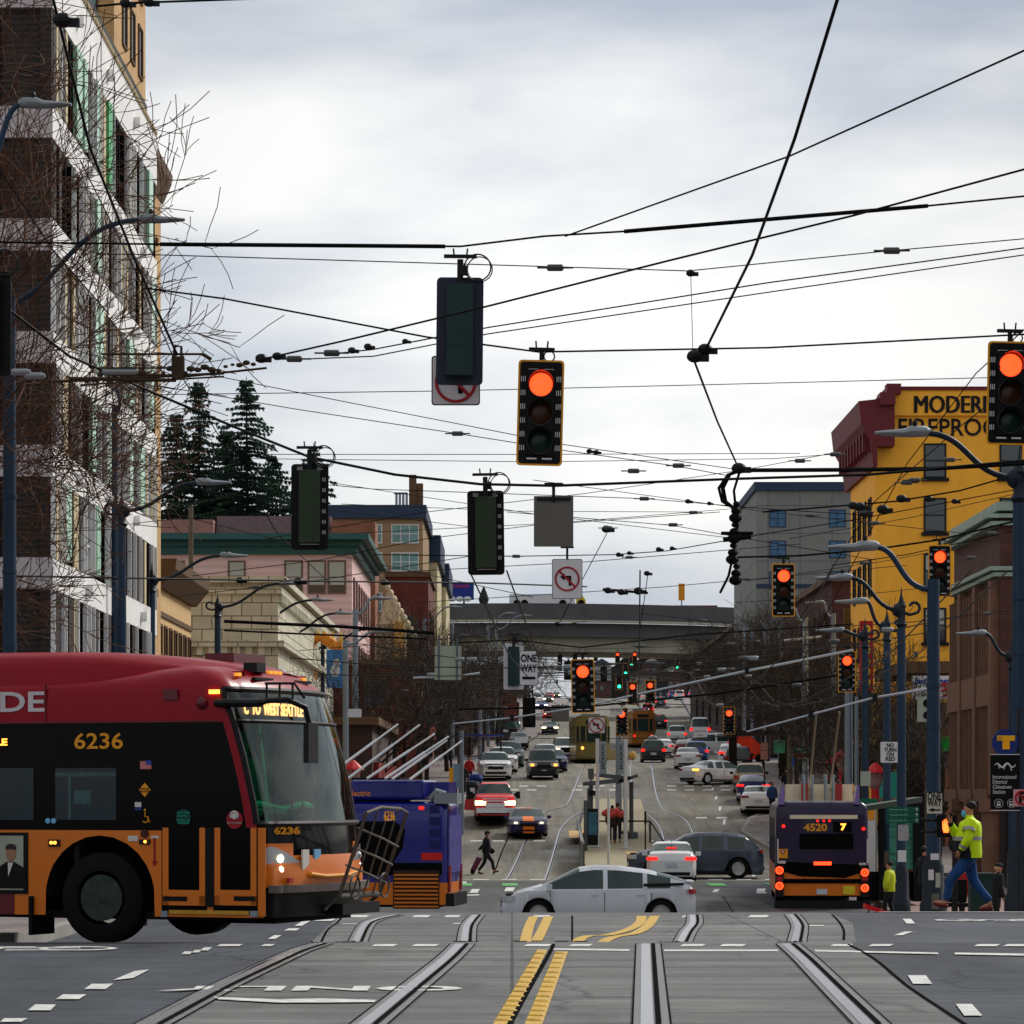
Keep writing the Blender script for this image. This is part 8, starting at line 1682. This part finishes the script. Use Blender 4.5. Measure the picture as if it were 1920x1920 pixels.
    for i in (0,1): n=len(Q); Q+=[(hip[i]-V(0,0,.08),.100*F_**.5),(kn[i],.078*F_**.4),(kn[i].lerp(an[i],.5),.07),(an[i]+V(0,0,.03),.066)]; E3+=[(0,n),(n,n+1),(n+1,n+2),(n+2,n+3)]
    skinmesh([(p*k,(r*k if not isinstance(r,tuple) else (r[0]*k,r[1]*k))) for p,r in Q],E3,'trousers',legs,t,2)
    for i in (0,1):
        d=(toe[i]-an[i]); skinmesh([((an[i]-V(.04,0,.05))*k,.042*k),((an[i]+d*.5-V(0,0,.035))*k,(.048*k,.04*k)),((toe[i]+V(.03,0,-.0))*k,(.042*k,.03*k))],[(0,1),(1,2)],'shoe',shoe,t,2)
    b=B(); c=(hd+V(-.018,0,.055))*k
    if hat is not None: b.ball(c+V(0,0,.03),.105*k,12,(1.05,.95,.72)); b.mm(c.x+.05,c.x+.15*k,-.06,.06,c.z+.015,c.z+.03); b.obj('hat',hat,t,60); b=B(); b.ball(c-V(.03,0,.02),.095*k,10,(.9,.95,.8)); b.obj('hair',hair,t,60)
    else: b.ball(c+V(-.034,0,.04),.090*k,12,(.98,.94,.86)); b.obj('hair',hair,t,60)
    b=B(); b.lathe([(.0,.03),(.012,.0),(.0,-.02)],(hd+V(.088,0,.012))*k,6); b.obj('nose',skin,t); b=B()
    for s_ in (-1,1): b.ball((hd+V(.074,s_*.032,.045))*k,.010,6)
    b.obj('eyes',m_black,t); b=B(); 
    for s_ in (-1,1): b.ball((hd+V(-.005,s_*.085,.02))*k,.028,8,(.7,.35,1.2))
    b.obj('ears',skin,t,60)
    return t
# walking man in hi-vis jacket (faces left)
o=at(1817,1713.5,52.8); hv=person('man in a yellow hi-vis jacket, blue mask and jeans striding left at the kerb',(o.x,52.8,g(52.8)+.03),PI-.12,1.80,m_hiv,m_jean,m_hair,.70,[(V(.02,.30,1.17),V(.14,.24,.97)),(V(.20,-.24,1.20),V(.30,-.10,1.42))],1.38,-.02,m_shoe,detail=True)
k=1.80/1.75
b=B(); b.ball(V(.075,0,1.565)*k,.07,12,(.75,.95,.85)); b.obj('face_mask',m_mask,hv,60)
b=B()
for z,rx,ry in ((1.17,.222,.245),): b.lathe([(1,-.03),(1,.03)],(0,0,0),28,cap=False); b.v=[(x*.168*1.38*k+.03,y*.192*1.38*k,z*k+zz) for x,y,zz in b.v]
b.obj('reflective_band',m_refl,hv,60)
b=B(); b.tube([V(.01,.262,1.33)*k,V(.015,.285,1.28)*k],.104,14,False); b.tube([V(.085,.272,1.07)*k,V(.105,.26,1.03)*k],.074,14,False); b.obj('sleeve_band',m_refl,hv,60)
b=B(); n=14
for z,rx,ry,dx in ((.855,.152,.182,0),(.93,.157,.185,0),(1.02,.167,.190,.02),(1.13,.166,.190,.02)):
    for q in range(n+1): a_=-1.45+3.15*q/n; b.v.append(((dx*1.38+rx*1.38*math.cos(a_))*k,ry*1.38*math.sin(a_)*k,z*k))
for i in range(3):
    for q in range(n): a0=i*(n+1)+q; b.f.append((a0,a0+1,a0+n+2,a0+n+1))
b.mi=[0]*len(b.f); b.obj('lower_front_panel',m_cblk,hv,70)
b=B(); b.tube([V(.125,.255,.99)*k,V(.14,.25,.96)*k],.052,12); b.tube([V(.28,-.12,1.37)*k,V(.3,-.1,1.42)*k],.05,12); b.obj('black_cuff',m_cblk,hv,60)
# pedestrian with cart on the crossing
o=hit(910,1650,90); pd=person('person in black walking over the far crossing pulling a shopping trolley',(X_(911,124),124,g(124)+.02),0,1.68,m_cblk,m_cblk,m_hair,.6,[(V(.02,.24,1.14),V(.14,.22,.95)),(V(-.1,-.26,1.15),V(-.3,-.24,.98))],1.1,.03,m_black,hat=m_cblk)
b=B(); b.ball((.22,.2,.9),.13,8,(1,.6,.9)); b.obj('shoulder_bag',m_black,pd)
t=thing('shopping_trolley','maroon wheeled shopping bag pulled behind the person on the crossing','trolley',(X_(890,124),124,g(124)+.02)); b=B(); b.tube([(.45,0,.98),(.0,0,.1)],.015); b.obj('handle',m_galv,t); b=B(); b.prism([(-.18,-.14,.14),(.04,-.14,.12),(.3,-.14,.62),(.08,-.14,.68)],(0,.28,0)); b.obj('bag',mat('maroon_bag',S(96,44,66),.8,noise=.3,scale=12),t); b=B(); b.disc((-.08,-.14,.09),.09,.03); b.disc((-.08,.14,.09),.09,.03); b.obj('wheel',m_rubber,t)
# waiting passengers on the platform
pa=person('left waiting passenger in brown on the platform, seen from behind',(X_(1148,145),145,g(145)+.34),T_,1.72,mat('brown_cloth',S(50,40,30),.85,noise=.2),m_cdk); pb=person('right waiting passenger in dark clothes on the platform, seen from behind',(X_(1158,146),146,g(146)+.34),T_,1.78,m_cblk,m_cdk,fat=1.05)
t=thing('backpack','coral red bundle carried at shoulder height by the waiting passengers','bag',(X_(1151,144),144,g(144)+1.75)); b=B()
for i in range(7): b.ball(((i-3)*.13,0,.08*math.sin(i*2)),.17,8,(1,.8,.9))
b.obj('bundle',mat('coral_cloth',S(190,70,66),.7,noise=.3,scale=5),t,60)
# people on the right pavement
person('man in a blue jacket standing by the right bus stop',(X_(1448,165),165,g(165)+.16),-1.2,1.75,mat('blue_cloth',S(40,70,120),.8),m_cdk)
person('person in a dark top and blue jeans near the parked white saloon',(X_(1466,150),150,g(150)+.16),-1.9,1.75,m_cblk,m_jean)
person('grey haired person in a red jacket seen from behind left of the bench',(X_(1797,74),74,g(74)+.0),T_,1.55,m_cred,m_cblk,m_grey_h,fat=1.15)
person('hunched person in a long black coat and cap',(X_(1862,72),72,g(72)+.0),.3,1.52,m_cblk,m_cblk,mat('blond_hair',S(190,160,110),.7),0,[(V(.1,.24,1.1),V(.2,.2,.85)),(V(.1,-.24,1.1),V(.2,-.2,.85))],1.3,.12,m_black,hat=m_cblk,long_coat=True)
person('person in a black and yellow vest bending behind the dark ornamental pole',(X_(1668,80),80,g(80)+.05),2.6,1.45,mat('lime_vest',S(190,200,30),.7),m_cblk,step=.2,fat=1.1)
person('dark figure leaning beyond the sticker covered pole',(X_(1733,78),78,g(78)+.1),.5,1.8,m_cblk,m_cblk,step=.3)
for px,Y,rz,m,l in ((880,188,A,m_cred,'person in a red jacket on the left pavement behind the parked row'),(868,180,A,m_cblk,'dark dressed person near the tall poster stand'),(845,205,0,m_cdk,'small figure by the left shops'),(1475,176,T_,m_cdk,'person walking away under the right trees'),(1500,190,A,m_cblk,'person in black beside the street name sign')): person(l,(X_(px,Y),Y,g(Y)+.16),rz,1.72,m,m_cdk)
